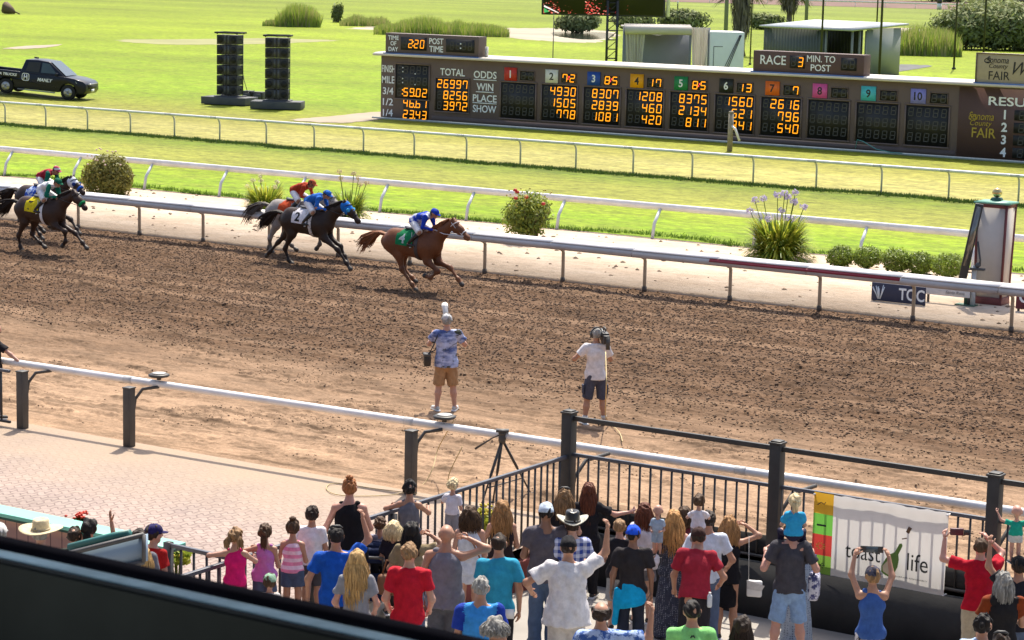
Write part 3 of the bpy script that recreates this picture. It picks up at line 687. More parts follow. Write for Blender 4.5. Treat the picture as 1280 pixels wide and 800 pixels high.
# boxes on the roof
def topbox(x0, x1, z1, mat, dep=.7):
    g = Geo(); g.box(((x0+x1)/2, dep/2-.12, (3.36+z1)/2+zo), (x1-x0, dep, z1-3.36)); q = g.obj('header_box', mat, sb, bevel=.015)
    g = Geo(); g.box(((x0+x1)/2, -.2, 3.40+zo), (x1-x0+.1, .12, .09)); g.obj('blue_trim', M('trim_blue', (.05, .12, .30), .5), q); return q
def WB(q, s, x, z, w_, h_, mat=TXT, **k): return writing(s, mat, q, (x, -.13, z+zo), w_, h_, **k)
X_ = lambda v: v-BX
q = topbox(X_(-70.25), X_(-64.55), 4.43, BRN)
for s, z, w_ in (('TIME', 4.2, .66), ('OF', 3.92, .36), ('DAY', 3.63, .6)): WB(q, s, X_(-69.75), z, w_, .22, bold=.02)
for s, z, w_ in (('POST', 4.12, .86), ('TIME', 3.73, .84)): WB(q, s, X_(-67.1), z, w_, .3, bold=.015)
p = display(q, 'clock_window', X_(-69.28), X_(-67.7), 3.62+zo, 4.26+zo, [(3.94+zo, '220')], 4, .24, .42, .36, X_(-67.95), y=-.12, fr=False)
dots(p, [(X_(-68.5), 4.04+zo), (X_(-68.5), 3.84+zo)], .03, LIT, -.165)
p = display(q, 'clock_window', X_(-66.5), X_(-64.8), 3.62+zo, 4.26+zo, [(3.94+zo, '')], 4, .24, .42, .36, X_(-65.05), y=-.12, fr=False)
dots(p, [(X_(-65.6), 4.05+zo), (X_(-65.6), 3.83+zo)], .035, TXT, -.165)
q = topbox(X_(-49.37), X_(-43.85), 4.38, BRD)
WB(q, 'RACE', X_(-48.35), 3.98, 1.3, .42, bold=.01)
for s, z, w_ in (('MIN. TO', 4.12, 1.4), ('POST', 3.72, 1.0)): WB(q, s, X_(-45.95), z, w_, .3, bold=.01)
display(q, 'race_window', X_(-47.5), X_(-46.75), 3.66+zo, 4.22+zo, [(3.94+zo, '3')], 2, .24, .42, .36, X_(-46.95), y=-.12, fr=False)
display(q, 'minutes_window', X_(-44.95), X_(-44.2), 3.66+zo, 4.22+zo, [(3.94+zo, '')], 2, .24, .42, .36, X_(-44.4), y=-.12, fr=False)
q = topbox(X_(-38.55), X_(-32.5), 4.70, M('sign_cream', (.40, .33, .22), .6, .05))
g = Geo()
for bx in ((X_(-35.52), 4.69, 6.1, .05), (X_(-38.56), 4.04, .05, 1.32)): g.box((bx[0], -.13, bx[1]+zo), (bx[2], .05, bx[3]))
g.obj('sign_edge', BRN, q)
WB(q, 'Sonoma', X_(-37.6), 4.43, 1.0, .28, BLK, shear=.25); WB(q, 'County', X_(-37.55), 4.14, .85, .26, BLK, shear=.25); WB(q, 'FAIR', X_(-37.5), 3.76, .95, .36, BLK); curl(q, X_(-38.15), 4.38, .22, BLK, -.13)
me = WB(q, 'W', X_(-36.5), 4.1, .8, .55, BLK, shear=.5)
g = Geo(); g.box((X_(-64.35), .3, 3.62), (.12, .12, .5)); g.obj('vent_stub', STEEL, sb)
g = Geo(); g.tube([(X_(-44.0), -.3, .16), (X_(-43.9), -.35, .55), (X_(-43.6), -.4, .5), (X_(-42.9), -.5, .2), (X_(-42.2), -.5, .1), (X_(-41.6), -.6, .1)], .02, 6); o = g.obj('garden_hose', M('hose_teal', (.10, .32, .30), .5), None, (BX, 95.35, .08)); tag(o, 'teal hose hanging at the foot of the tote board', 'hose')
pp = G(912, 189, .08); o = thing('marker_post', 'thick weathered post with a white arm before the tote board', 'post', pp)
g = Geo(); g.tube([(0, 0, 0), (.02, 0, 1.68)], .12, 10); g.tube_z([(.13, 1.68), (.1, 1.76), (.02, 1.78)], 10, (.02, 0, 0), 0); g.obj('shaft', M('weathered_wood', (.30, .26, .2), .8, .25, 6.), o)
g = Geo(); g.tube([(.1, -.05, 1.12), (.28, -.08, 1.0), (.52, -.1, .5)], .055, 8); g.obj('arm', WHITE, o)
# ================================================================== FAR SIDE: TRUCK, SPEAKERS, SCREEN, STAGE, SHED
def face_cam(p, extra=0.):
    return math.atan2(-p.y, -p.x)+math.pi/2+extra
# grassy mound under the truck
TF = G(92.5, 124.5, .08); TH = R(24.7); TR = TF-Vector((math.cos(TH), math.sin(TH), 0))*3.55
def mound(X, Y):
    return .03+.36*np.exp(-(((X-TR.x+1.2)/3.8)**2+((Y-TR.y)/3.2)**2))
sheet('lawn_mound', TR.x-12, TR.x+12, TR.y-9, TR.y+11, mound, GM1, 40, 40)
tk = thing('pickup_truck', 'black pickup truck with white lettering parked on the lawn', 'pickup truck', (TR.x, TR.y, .375)); tk.rotation_euler = (0, R(4.3), TH); tk.scale = (1.11,)*3
TB = M('truck_black', (.007, .010, .020), .3, .1, 1., spec=.25, coat=.15); GLS = M('truck_glass', (.05, .075, .085), .08, .1, 1.); TYR = M('tyre', (.015, .015, .015), .85); RIM = M('rim', (.35, .35, .35), .3, metal=.8); TRIM = M('truck_trim', (.02, .02, .02), .6)
def arch(xc): return [(xc+.44*math.cos(a), .37+.44*math.sin(a)) for a in np.linspace(math.pi, 0, 9)]
ol = [(-1.12, .5), (-1.15, .82), (.68, .82), (.68, 1.1), (2.95, 1.12), (3.5, 1.07), (3.92, .98), (4.08, .86), (4.12, .55), (4.0, .36), (3.7, .33)]+arch(3.2)[::-1]+[(2.7, .33), (.5, .33)]+arch(0)[::-1]+[(-.5, .36)]
g = Geo(); g.prism(ol, 'y', -.96, .96); g.obj('body', TB, tk, bevel=.06, recalc=True)
for s in (-1, 1):
    g = Geo(); g.box((-.22, s*.9, .98), (1.84, .12, .34)); g.obj('bed_side', TB, tk, bevel=.03)
g = Geo(); g.box((-1.1, 0, .98), (.1, 1.7, .34)); g.obj('tailgate', TB, tk, bevel=.03)
g = Geo(); g.box((-.2, 0, .84), (1.75, 1.6, .05)); g.obj('bed_floor', TRIM, tk)
cv = []
for s in (-1, 1): cv += [(.66, s*.93, 1.08), (3.0, s*.9, 1.1), (2.1, s*.72, 1.76), (1.5, s*.72, 1.80), (.86, s*.72, 1.76)]
g = Geo(); g.add(cv, [(0, 1, 2, 3, 4), (9, 8, 7, 6, 5), (0, 5, 6, 1), (1, 6, 7, 2), (2, 7, 8, 3), (3, 8, 9, 4), (4, 9, 5, 0)]); g.obj('cab', TB, tk, bevel=.05, recalc=True)
def on_side(s, pts, off=.012):
    # points (x,z) on the slanting cab side
    return [(x, s*(.93-(z-1.08)/.70*.21+off), z) for x, z in pts]
for s in (-1, 1):
    for nm, pts in (('side_window', [(1.75, 1.2), (2.55, 1.22), (2.12, 1.66), (1.75, 1.69)]), ('side_window', [(.95, 1.2), (1.66, 1.2), (1.66, 1.69), (1.05, 1.66)])):
        g = Geo(); g.quad(on_side(s, pts)); g.obj(nm, GLS if pts[0][0] > 1.2 else TRIM, tk)
    g = Geo(); g.box((2.6, s*1.03, 1.2), (.12, .2, .14)); g.obj('mirror', TB, tk, bevel=.02)
    g = Geo(); g.add([(3.55, s*.965, .95), (4.0, s*.9, .86), (4.02, s*.7, .88), (3.98, s*.88, .78), (3.6, s*.97, .86)], [(0, 1, 3, 4), (1, 2, 3)]); g.obj('headlight', M('lamp_glass', (.35, .4, .45), .1), tk)
g = Geo(); g.quad([(2.97, -.8, 1.13), (2.97, .8, 1.13), (2.13, .66, 1.745), (2.13, -.66, 1.745)]); q = g.obj('windscreen', GLS, tk); q.location = (.035, 0, .03)
for x in (0, 3.2):
    for s in (-1, 1):
        g = Geo(); g.tube([(x, s*.72, .37), (x, s*.74, .37), (x, s*.95, .37), (x, s*.97, .37)], [.33, .37, .37, .33], 20); w_ = g.obj('wheel', TYR, tk, smooth=False)
        g = Geo(); g.tube([(x, s*.965, .37), (x, s*.985, .37)], [.235, .2], 16)
        for k in range(5):
            a = k*1.2566; g.box((x+.11*math.cos(a), s*.985, .37+.11*math.sin(a)), (.2, .02, .05), ry=-a)
        g.obj('rim', RIM, w_)
g = Geo(); g.box((4.1, 0, .72), (.06, 1.2, .2)); g.obj('grille', TRIM, tk); g = Geo(); g.box((4.1, 0, .84), (.08, 1.3, .04)); g.obj('grille_bar', RIM, tk)
g = Geo(); g.box((4.14, 0, .52), (.02, .4, .16)); g.obj('number_plate', WHITE, tk)
g = Geo(); g.box((1.6, -1.02, .3), (1.9, .12, .05)); g.obj('side_step', RIM, tk)
g = Geo(); g.box((1.15, .0, 1.84), (.22, .05, .07)); g.obj('roof_fin', TB, tk)
for s_, x, z, w_, h_ in (('HONDA TRUCKS', -.2, .97, 1.5, .13), ('MANLY', 2.0, .86, .78, .17)):
    writing(s_, TXT, tk, (x, -.985, z), w_, h_, shear=.25, bold=.03)
g = Geo(); 
for k in range(24):
    a0, a1 = k/24*6.283, (k+1)/24*6.283; f = lambda a, r: (1.0+r*math.copysign(abs(math.cos(a))**.5, math.cos(a)), -.985, .92+r*math.copysign(abs(math.sin(a))**.5, math.sin(a)))
    g.quad([f(a0, .16), f(a1, .16), f(a1, .19), f(a0, .19)])
g.box((.93, -.985, .92), (.05, .01, .26), ry=.12); g.box((1.07, -.985, .92), (.05, .01, .26), ry=-.12); g.box((1.0, -.985, .92), (.14, .01, .05)); g.obj('emblem', TXT, tk)

# speaker towers
SPK = M('speaker_black', (.022, .022, .024), .6, .2, 5.); SPG = M('speaker_horn', (.06, .063, .066), .5, .3, 3.); SLAB = M('slab_grey', (.075, .078, .085), .7, .15, 2.)
def speaker_tower(px, py, rz, label, sx):
    p = G(px, py, .08); r = thing('speaker_tower', label, 'speaker tower', p, rz, 'speaker towers on the infield')
    g = Geo(); g.box((sx*.35, 0, .24), (2.7, 1.5, .40)); g.box((0, 0, .47), (1.45, 1.1, .06)); g.box((sx*.35-1.1, 0, .02), (.2, 1.3, .05)); g.box((sx*.35+1.1, 0, .02), (.2, 1.3, .05)); g.obj('platform', SLAB, r, bevel=.012)
    ca = None
    for k in range(6):
        z = .55+.545*k
        if ca is None:
            g = Geo(); pr = [(-.62, -.42), (.62, -.42), (.56, .42), (-.56, .42)]; g.prism(pr, 'z', 0, .505); ca = g.obj('speaker_cabinet', SPK, r, bevel=.012); ca.location = (0, 0, z)
            h = Geo(); h.box((-.1, -.43, .25), (.1, .03, .47)); h.box((.1, -.43, .25), (.1, .03, .47)); ho = h.obj('horn', SPG, ca)
            h = Geo(); h.tube([(-.4, -.424, .25), (-.4, -.432, .25)], .17, 16); h.tube([(.4, -.424, .25), (.4, -.432, .25)], .17, 16); h2 = h.obj('grille_rings', M('grille_dark', (.012, .012, .012), .8), ca)
            h = Geo(); h.box((.6, .1, .3), (.02, .1, .1)); h.box((.6, -.15, .3), (.02, .1, .1)); h3 = h.obj('handle_cups', M('grille_dark', (.012, .012, .012), .8), ca)
        else:
            q = link_copy(ca, r, (0, 0, z))
            for x in (ho, h2, h3): link_copy(x, q)
    g = Geo()
    for x in (-.6, .6):
        for y in (-.4, .4): g.box((x, y, 3.85), (.06, .06, .06))
    for y in (-.45, .45): g.box((0, y, 3.9), (1.45, .08, .09))
    for x in (-.68, .68): g.box((x, 0, 3.9), (.08, .9, .09))
    g.box((0, 0, 3.87), (.1, .9, .05)); g.obj('top_frame', SPK, r)
    g = Geo()
    for x in (-.63, .6): g.box((x, .3, 2.1), (.03, .05, 3.4))
    g.obj('rigging', SPG, r); return r
speaker_tower(288, 131, R(12), 'left tower of six stacked black speakers on a grey platform', -.15)
speaker_tower(347, 136.5, R(30), 'right tower of six stacked black speakers with pale horns', .0)
p = G(317, 128, .08); r = thing('amplifier_rack', 'pair of low black amplifier cases between the speaker towers', 'amplifier', p, R(20))
g = Geo(); g.box((-.3, 0, .32), (.52, .6, .64)); g.obj('case', SPK, r, bevel=.015); g = Geo(); g.box((.32, 0, .3), (.58, .6, .6)); g.obj('case', SPK, r, bevel=.015)
g = Geo(); g.box((-.3, -.31, .34), (.42, .02, .4)); g.box((.32, -.31, .32), (.46, .02, .4)); g.obj('front_panels', SPG, r)
a_, b_ = G(301, 90, .08), p
s0 = GD(303, 88, 128); g = Geo(); g.tube([GD(302, 80, 128.5), GD(305, 100, 128.2), GD(310, 117, 128), p+Vector((-.2, -.1, .66))], .02, 5); tag(g.obj('speaker_cable', SPK), 'thin black cable drooping from the left speaker tower', 'cable')

# LED screen on its mast
p = GD(754, 20, 150); ry_ = face_cam(p); pz = p.z
r = thing('video_screen', 'big black video screen on a truss mast showing red specks', 'screen', (p.x, p.y, .08), ry_)
W_, H_ = 8.0, 5.0; zb = pz-.08
g = Geo(); g.box((0, .25, zb+H_/2), (W_, .5, H_)); g.obj('casing', M('screen_casing', (.02, .021, .025), .5), r, bevel=.03)
m, t, b = newmat('led_picture'); b.inputs['Base Color'].default_value = (.01, .01, .01, 1); b.inputs['Roughness'].default_value = .5
tc = N_(t, 'ShaderNodeTexCoord'); vo = N_(t, 'ShaderNodeTexVoronoi'); vo.inputs['Scale'].default_value = 7.; mp = N_(t, 'ShaderNodeMapping'); mp.inputs['Rotation'].default_value = (0, .6, 0); mp.inputs['Scale'].default_value = (.7, 1, 1.7); t.links.new(tc.outputs['Object'], mp.inputs[0]); t.links.new(mp.outputs[0], vo.inputs['Vector'])
sp = N_(t, 'ShaderNodeSeparateXYZ'); t.links.new(tc.outputs['Object'], sp.inputs[0]); x, z = sp.outputs[0], sp.outputs[2]
fr = math_(t, 'FRACT', math_(t, 'ADD', math_(t, 'MULTIPLY', x, 1/2.72), 1.44+.0))
sl = math_(t, 'ADD', math_(t, 'MULTIPLY', fr, 1.0), math_(t, 'MULTIPLY', math_(t, 'SUBTRACT', zb+.6, z), -.55))
amt = math_(t, 'MULTIPLY', maprange(t, sl, .95, .15), maprange(t, x, 2.2, 1.0))
dot = math_(t, 'GREATER_THAN', math_(t, 'ADD', math_(t, 'SUBTRACT', .52, vo.outputs['Distance']), math_(t, 'MULTIPLY', amt, .5)), .66)
dot = math_(t, 'MULTIPLY', dot, math_(t, 'GREATER_THAN', amt, .04))
col = ramp(t, noise_fac(t, 5.), [(.35, (.5, .01, .03)), (.5, (1, .08, .08)), (.62, (1, .45, .3)), (.7, (1, .9, .8))])
t.links.new(col, b.inputs['Emission Color']); t.links.new(math_(t, 'MULTIPLY', dot, .8), b.inputs['Emission Strength'])
g = Geo(); g.box((0, -.01, zb+H_/2), (W_-.25, .04, H_-.2)); sc = g.obj('picture', m, r)
g = Geo(); xs = -W_/2+.16
g.quad([(xs, -.04, zb+.12), (xs+.35, -.04, zb+.2), (xs+.05, -.04, zb+.42), (xs, -.04, zb+.42)]); g.obj('green_corner', EM('led_green', '#3fae5a', .8), sc)
g = Geo(); g.add([(xs+.25, -.045, zb+.32), (xs, -.045, zb+.62), (xs, -.045, zb+.5), (xs+.9, -.045, zb+.14), (xs+1.0, -.045, zb+.14)], [(1, 2, 3), (1, 3, 4)]); g.obj('white_streaks', EM('led_white', '#f0e8e0', .9), sc)
def truss(name, x0, x1, z0, z1, par, mat, y=.2):
    g = Geo()
    for xx in (x0, x1):
        g.box((xx, y, (z0+z1)/2), (.16, .16, z1-z0)); g.box((xx, y+.6, (z0+z1)/2), (.12, .12, z1-z0))
    n = int((z1-z0)/.6)
    for k in range(n+1):
        z = z0+.15+(z1-z0-.3)*k/n; g.box(((x0+x1)/2, y, z), (x1-x0, .06, .06)); g.box(((x0+x1)/2, y+.6, z), (x1-x0, .05, .05))
        if k < n: g.tube([(x0, y, z), (x1, y, z+.55)], .025, 5)
    return g.obj(name, mat, par)
truss('mast', .28, .92, 0, zb+1, r, DARK, -.05)
g = Geo(); g.tube([(W_/2+.18, .2, zb+.05), (W_/2+.18, .2, zb+H_)], .13, 10); g.obj('side_tube', RAILW, r)
g = Geo(); g.box((0, .3, .15), (3, 2.4, .3)); g.obj('footing', CHAR, r)
g = Geo(); g.box((.62, -.1, .9), (.22, .1, .5)); g.obj('orange_strap', M('strap_orange', (.4, .12, .03), .6), r)
p = GD(691, 75, 128); o = thing('slender_pole', 'thin dark pole standing behind the roof of the tote board', 'pole', (p.x, p.y, .08))
g = Geo(); g.tube([(0, 0, 0), (0, 0, p.z+2.6)], [.035, .02], 6); g.obj('shaft', CHAR, o); g = Geo(); g.box((0, 0, .1), (.3, .3, .2)); g.obj('foot', CHAR, o)

# stage trailer with pale curtains
p = GD(821, 90, 140); rz = face_cam(p, R(6)); r = thing('stage_trailer', 'white stage trailer with pale tied curtains and a rolled canvas top', 'trailer', (p.x, p.y, .08), rz)
CUR = M('curtain_canvas', (.66, .61, .55), .8, .08, 1., trans=.2); TW = M('trailer_white', (.80, .81, .83), .45, .05, 1.); GIN = M('stage_grey', (.26, .27, .29), .6, .08, 1.)
zt = GD(821, 33, 140).z-.08
g = Geo(); g.box((.2, 2.2, zt/2), (4.0, .1, zt-.2)); g.box((.2, 1.1, .6), (4.0, 2.2, 1.2)); g.obj('back_wall', GIN, r)
g = Geo(); g.tube([(-2.0, -.05, zt-.22), (0, -.08, zt-.2), (2.0, -.05, zt-.2)], .27, 12); g.tube([(-2.0, .5, zt-.12), (2.0, .5, zt-.1)], .25, 10)
g.box((0, 1.2, zt-.05), (4.1, 2.3, .1)); g.obj('rolled_canvas', CUR, r, smooth=False)
def curtain(x0, x1, ztop, seed):
    g = Geo(); n = 60; xs = np.linspace(0, 1, n); rr = np.random.default_rng(seed); V = []
    for z, sq in ((ztop, 1.), (ztop*.66, .82), (ztop*.35, .7), (.1, .8)):
        xm = (x0+x1)/2; xx = xm+(xs-.5)*(x1-x0)*sq; y = .09*np.sin(xs*2*np.pi*7+rr.uniform(0, 1)+z*.3)+.05*np.sin(xs*31+z); V.append(np.stack([xx, y, np.full(n, z)], 1))
    i, j = np.meshgrid(np.arange(3), np.arange(n-1), indexing='ij'); a = (i*n+j).ravel(); g.add(np.concatenate(V), np.stack([a, a+1, a+n+1, a+n], 1)); return g.obj('curtain', CUR, r, smooth=True)
curtain(-2.0, -.75, zt-.3, 1); curtain(2.0, 3.1, zt, 2)
for x in (-2.05, 1.98, 3.1):
    g = Geo(); g.box((x, .05, zt/2), (.12, .12, zt)); g.obj('upright', M('grey_upright', (.2, .21, .22), .5), r)
g = Geo(); g.box((4.15, .9, zt/2-.05), (2.05, 2.6, zt-.35)); g.obj('box_body', TW, r, bevel=.02)
g = Geo()
for k, (xa, xb) in enumerate(((3.55, 4.9), (3.72, 4.95), (3.86, 5.0))): g.tube([(xa, -.42, .9), (xb, -.42, zt-.4)], .022, 5)
g.obj('stay_ropes', DARK, r); g = Geo(); g.box((3.35, -.41, zt-1.9), (.03, .02, 1.6)); g.box((3.62, -.41, zt-1.1), (.55, .02, .03)); g.obj('door_outline', SPG, r)

# golf shed
c0 = G(1063, 96, .08); rz = face_cam(c0, R(-37)); r = thing('metal_shed', 'shade-darkened corrugated lean-to shed with a pale sloping roof behind the tote board', 'shed', c0, rz)
def corrug(name, col):
    m, t, b = newmat(name); wv = N_(t, 'ShaderNodeTexWave'); wv.inputs['Scale'].default_value = 1.1; wv.bands_direction = 'X'; tc = N_(t, 'ShaderNodeTexCoord'); mp = N_(t, 'ShaderNodeMapping'); mp.inputs['Rotation'].default_value = (0, 0, R(45)); t.links.new(tc.outputs['Object'], wv.inputs[0])
    t.links.new(ramp(t, wv.outputs[1], [(.2, tuple(v*.7 for v in col)), (.6, col)]), b.inputs[0]); b.inputs['Roughness'].default_value = .5; bump(t, b, wv.outputs[1], .6, .05); return m
CD = corrug('shed_shaded', (.075, .085, .08)); CLT = corrug('shed_light', (.36, .38, .38)); SR = M('shed_roof', (.40, .42, .42), .35, .12, 1., metal=.3)  # shaded walls get a darker copy: their shade is put into the colour
hw = GD(1063, 40, (c0-CAMP).dot(AX_F)).z
g = Geo(); g.box((-5.5, .06, hw/2), (5.9, .1, hw)); g.obj('front_wall', CD, r)
g = Geo(); g.box((-.05, 4.0, hw/2+.1), (.1, 4.2, hw+.2)); g.obj('end_wall', CLT, r)
g = Geo(); g.box((-8.4, 3.0, hw/2), (.1, 5.8, hw)); g.box((-6.0, 6.05, hw/2+.15), (4.9, .1, hw+.3)); g.obj('back_walls', CD, r)
for x, y in ((-2.45, .06), (-.05, .1), (-.05, 1.0), (-.05, 1.8), (-1.9, 6.05), (-.9, 6.05)):
    g = Geo(); g.box((x, y, hw/2), (.13, .13, hw)); g.obj('upright', M('grey_upright', (.2, .21, .22), .5), r)
g = Geo(); V = [(-8.7, -.3, hw), (.25, -.3, hw), (.35, 6.6, hw+.42), (-8.7, 6.6, hw+.42)]; g.add(V+[(x, y, z+.14) for x, y, z in V], [(3, 2, 1, 0), (4, 5, 6, 7), (0, 1, 5, 4), (1, 2, 6, 5), (2, 3, 7, 6), (3, 0, 4, 7)]); g.obj('roof', SR, r)
g = Geo(); g.box((-1.0, .05, 1.0), (2.2, .04, .05)); g.obj('cross_rail', SPG, r)
def pole(px, py, dist, rad, label, mat, h=14, grp=None):
    p = GD(px, py, dist); o = thing('net_pole', label, 'pole', (p.x, p.y, .08), 0, grp)
    g = Geo(); g.tube([(0, 0, 0), (0, 0, h)], [rad, rad*.8], 8); g.obj('shaft', mat, o); g = Geo(); g.tube_z([(rad*2, 0), (rad*2, .12), (rad*1.1, .16)], 8, (0, 0, 0), 0); g.obj('collar', mat, o)
PGR = M('pole_greygreen', (.16, .18, .17), .5, .15, 1.); PBK = M('pole_dark', (.03, .03, .033), .5, .2, 1.)
pole(905.5, 86, 172, .17, 'thick grey green pole right of the white stage trailer', PGR)
pole(938, 66, 190, .06, 'thin dark pole at the left corner of the shed', PBK)
pole(991, 40, 215, .06, 'thin dark pole before the smaller palm', PBK)
pole(1007.5, 32, 240, .2, 'thick grey pole rising behind the shed roof', PGR)
pole(1026, 80, 158, .08, 'dark net pole in front of the shed doorway', PBK)
pole(1096, 30, 215, .08, 'short thin dark pole behind the shed end', PBK)
pole(1099, 92, 168, .1, 'dark net pole at the right end of the shed', PBK)
pole(1192.5, 80, 190, .09, 'dark net pole rising beside the wrapped bundles', PBK)
pole(1229.5, 64, 222, .11, 'dark net pole above the cream sign', PBK)
p = G(1174, 12, .08); o = thing('marker_post', 'tiny white post with a black head by the distant track', 'post', p); g = Geo(); g.box((0, 0, .6), (.9, .3, 1.2)); g.obj('shaft', WHITE, o); g = Geo(); g.box((0, 0, 1.6), (.9, .3, .8)); g.obj('head', DARK, o)
p = G(847, 12, .08); o = thing('marker_post', 'thin striped marker post right of the big screen', 'post', p); g = Geo(); g.tube([(0, 0, 0), (0, 0, 1.3)], .1, 8); g.obj('shaft', DARK, o); g = Geo(); g.tube([(0, 0, 1.0), (0, 0, 1.5)], .13, 8); g.obj('head', WHITE, o)
WRP = M('wrap_silver', (.40, .42, .45), .35, .2, 3., metal=.2)
for px, py, l, a, lab in ((1058, 89, 1.3, .2, 'leftmost silver bundle on the grass beyond the tote board'), (1071, 86, 1.4, .5, 'middle silver bundle with a pale pole leaning over it'), (1086, 89, 1.3, .1, 'rightmost silver bundle beside the cream sign')):
    p = G(px, py, .08); o = thing('wrapped_bundle', lab, 'bundle', p, face_cam(p)+a*.3, 'silver bundles on the grass')
    g = Geo(); g.tube([(-l/2, 0, .3), (-l/2+.15, 0, .34), (0, 0, .36), (l/2-.2, 0, .33), (l/2, 0, .28)], [.16, .3, .34, .3, .14], 10); g.obj('wrapping', WRP, o, smooth=True)
    g = Geo(); g.tube([(-l/2-.15, 0, .3), (-l/2, 0, .3)], .08, 8); g.tube([(l*.1, -.34, .3), (l*.2, -.1, .72)], .03, 6); g.obj('ties', CHAR, o)

# ================================================================== PLANTS
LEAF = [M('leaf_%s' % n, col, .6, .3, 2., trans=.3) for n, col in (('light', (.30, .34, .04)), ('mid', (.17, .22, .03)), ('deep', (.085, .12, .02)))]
def leafball(name, parent, ctr, rad, n, size, mats, seed, gap=.35, up=.3, pw=.4):
    r = np.random.default_rng(seed); d = r.normal(size=(n*2, 3)); d /= np.linalg.norm(d, axis=1)[:, None]
    lob = np.zeros(len(d))
    for k in range(7):
        a = r.normal(size=3); a /= np.linalg.norm(a); lob += np.clip((d@a-.45), 0, 1)*r.uniform(.3, .8)
    rr = (1-gap*r.random(len(d))**.5*.9)*(.80+.32*lob)
    keep = r.random(len(d)) < .5+.5*(lob > .1); d, rr, lob = d[keep][:n], rr[keep][:n], lob[keep][:n]; n = len(d)
    P = d*rr[:, None]*np.array(rad)+np.array(ctr); s = size*r.uniform(.6, 1.35, n)[:, None]
    nn = d+r.normal(size=(n, 3))*.7+np.array((0, 0, up)); nn /= np.linalg.norm(nn, axis=1)[:, None]
    t1 = np.cross(nn, r.normal(size=(n, 3))); t1 /= np.linalg.norm(t1, axis=1)[:, None]+1e-9; t2 = np.cross(nn, t1)
    V = np.stack([P-t1*s, P-t2*s*pw, P+t1*s, P+t2*s*pw], 1).reshape(-1, 3); F = np.arange(4*n).reshape(-1, 4)
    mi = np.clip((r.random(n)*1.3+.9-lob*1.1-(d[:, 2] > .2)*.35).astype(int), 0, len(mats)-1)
    g = Geo(); g.add(V, F, mi); return g.obj(name, mats, parent)
def stems(parent, ctr, h, n, spread, seed, mat, name='stems', r0=.012):
    r = np.random.default_rng(seed); g = Geo()
    for k in range(n):
        a = r.uniform(0, 6.28); s = spread*r.uniform(.3, 1); g.tube([ctr+Vector((math.cos(a)*s*.35, math.sin(a)*s*.35, 0)), ctr+Vector((math.cos(a)*s*.45, math.sin(a)*s*.45, h*.5)), ctr+Vector((math.cos(a)*s, math.sin(a)*s, h))], [r0*1.6, r0*1.2, r0*.6], 5)
    return g.obj(name, mat, parent)
WOOD = M('twig_wood', (.11, .075, .045), .9, .3, 8.)
O0 = Vector((0, 0, 0))
p = G(137, 243, .09); r = thing('round_shrub', 'large rounded olive green shrub on the sand strip at left', 'shrub', p)
OL = [M('leaf_olive_%d' % i, col, .6, .3, 2., trans=.25) for i, col in enumerate(((.27, .26, .05), (.19, .18, .035), (.11, .10, .025)))]
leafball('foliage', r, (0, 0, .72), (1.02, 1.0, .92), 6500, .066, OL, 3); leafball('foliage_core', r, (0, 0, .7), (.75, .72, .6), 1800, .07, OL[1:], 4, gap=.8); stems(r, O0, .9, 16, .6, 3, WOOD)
g = Geo(); rr = np.random.default_rng(5)
for k in range(14):
    a, e = rr.uniform(3.4, 6.2), rr.uniform(.3, 1.2); q = Vector((math.cos(a)*math.cos(e)*.98, math.sin(a)*math.cos(e)*.95, .8+math.sin(e)*.8)); g.tube_z([(.02, -.02), (.04, 0), (.02, .03)], 6, q, 0)
g.obj('blossoms', M('blossom_pale', (.62, .45, .38), .6), r)
p = G(661, 302, .09); r = thing('rose_bush', 'yellow green rose bush with red blooms and bare lower stems', 'shrub', p)
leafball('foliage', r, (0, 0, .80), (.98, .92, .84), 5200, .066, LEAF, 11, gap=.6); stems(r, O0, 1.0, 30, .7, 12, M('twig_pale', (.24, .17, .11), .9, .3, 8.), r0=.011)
g = Geo(); rr = np.random.default_rng(6)
for q in ((-.32, -.3, 1.5), (.7, -.35, 1.18), (-.28, -.25, 1.44), (.2, -.5, 1.35), (-.1, -.6, 1.3)): g.tube_z([(.02, -.03), (.07, 0), (.05, .05), (.01, .06)], 8, q, 0)
g.obj('red_blooms', M('bloom_red', (.50, .03, .02), .6), r)
g = Geo()
for k in range(22):
    a = rr.uniform(0, 6.28); q = (math.cos(a)*rr.uniform(.3, .75), -.1+math.sin(a)*.7, rr.uniform(1.1, 1.56)); g.tube_z([(.01, -.02), (.035, 0), (.01, .03)], 6, q, 0)
g.obj('yellow_buds', M('bud_yellow', (.42, .34, .05), .6), r)
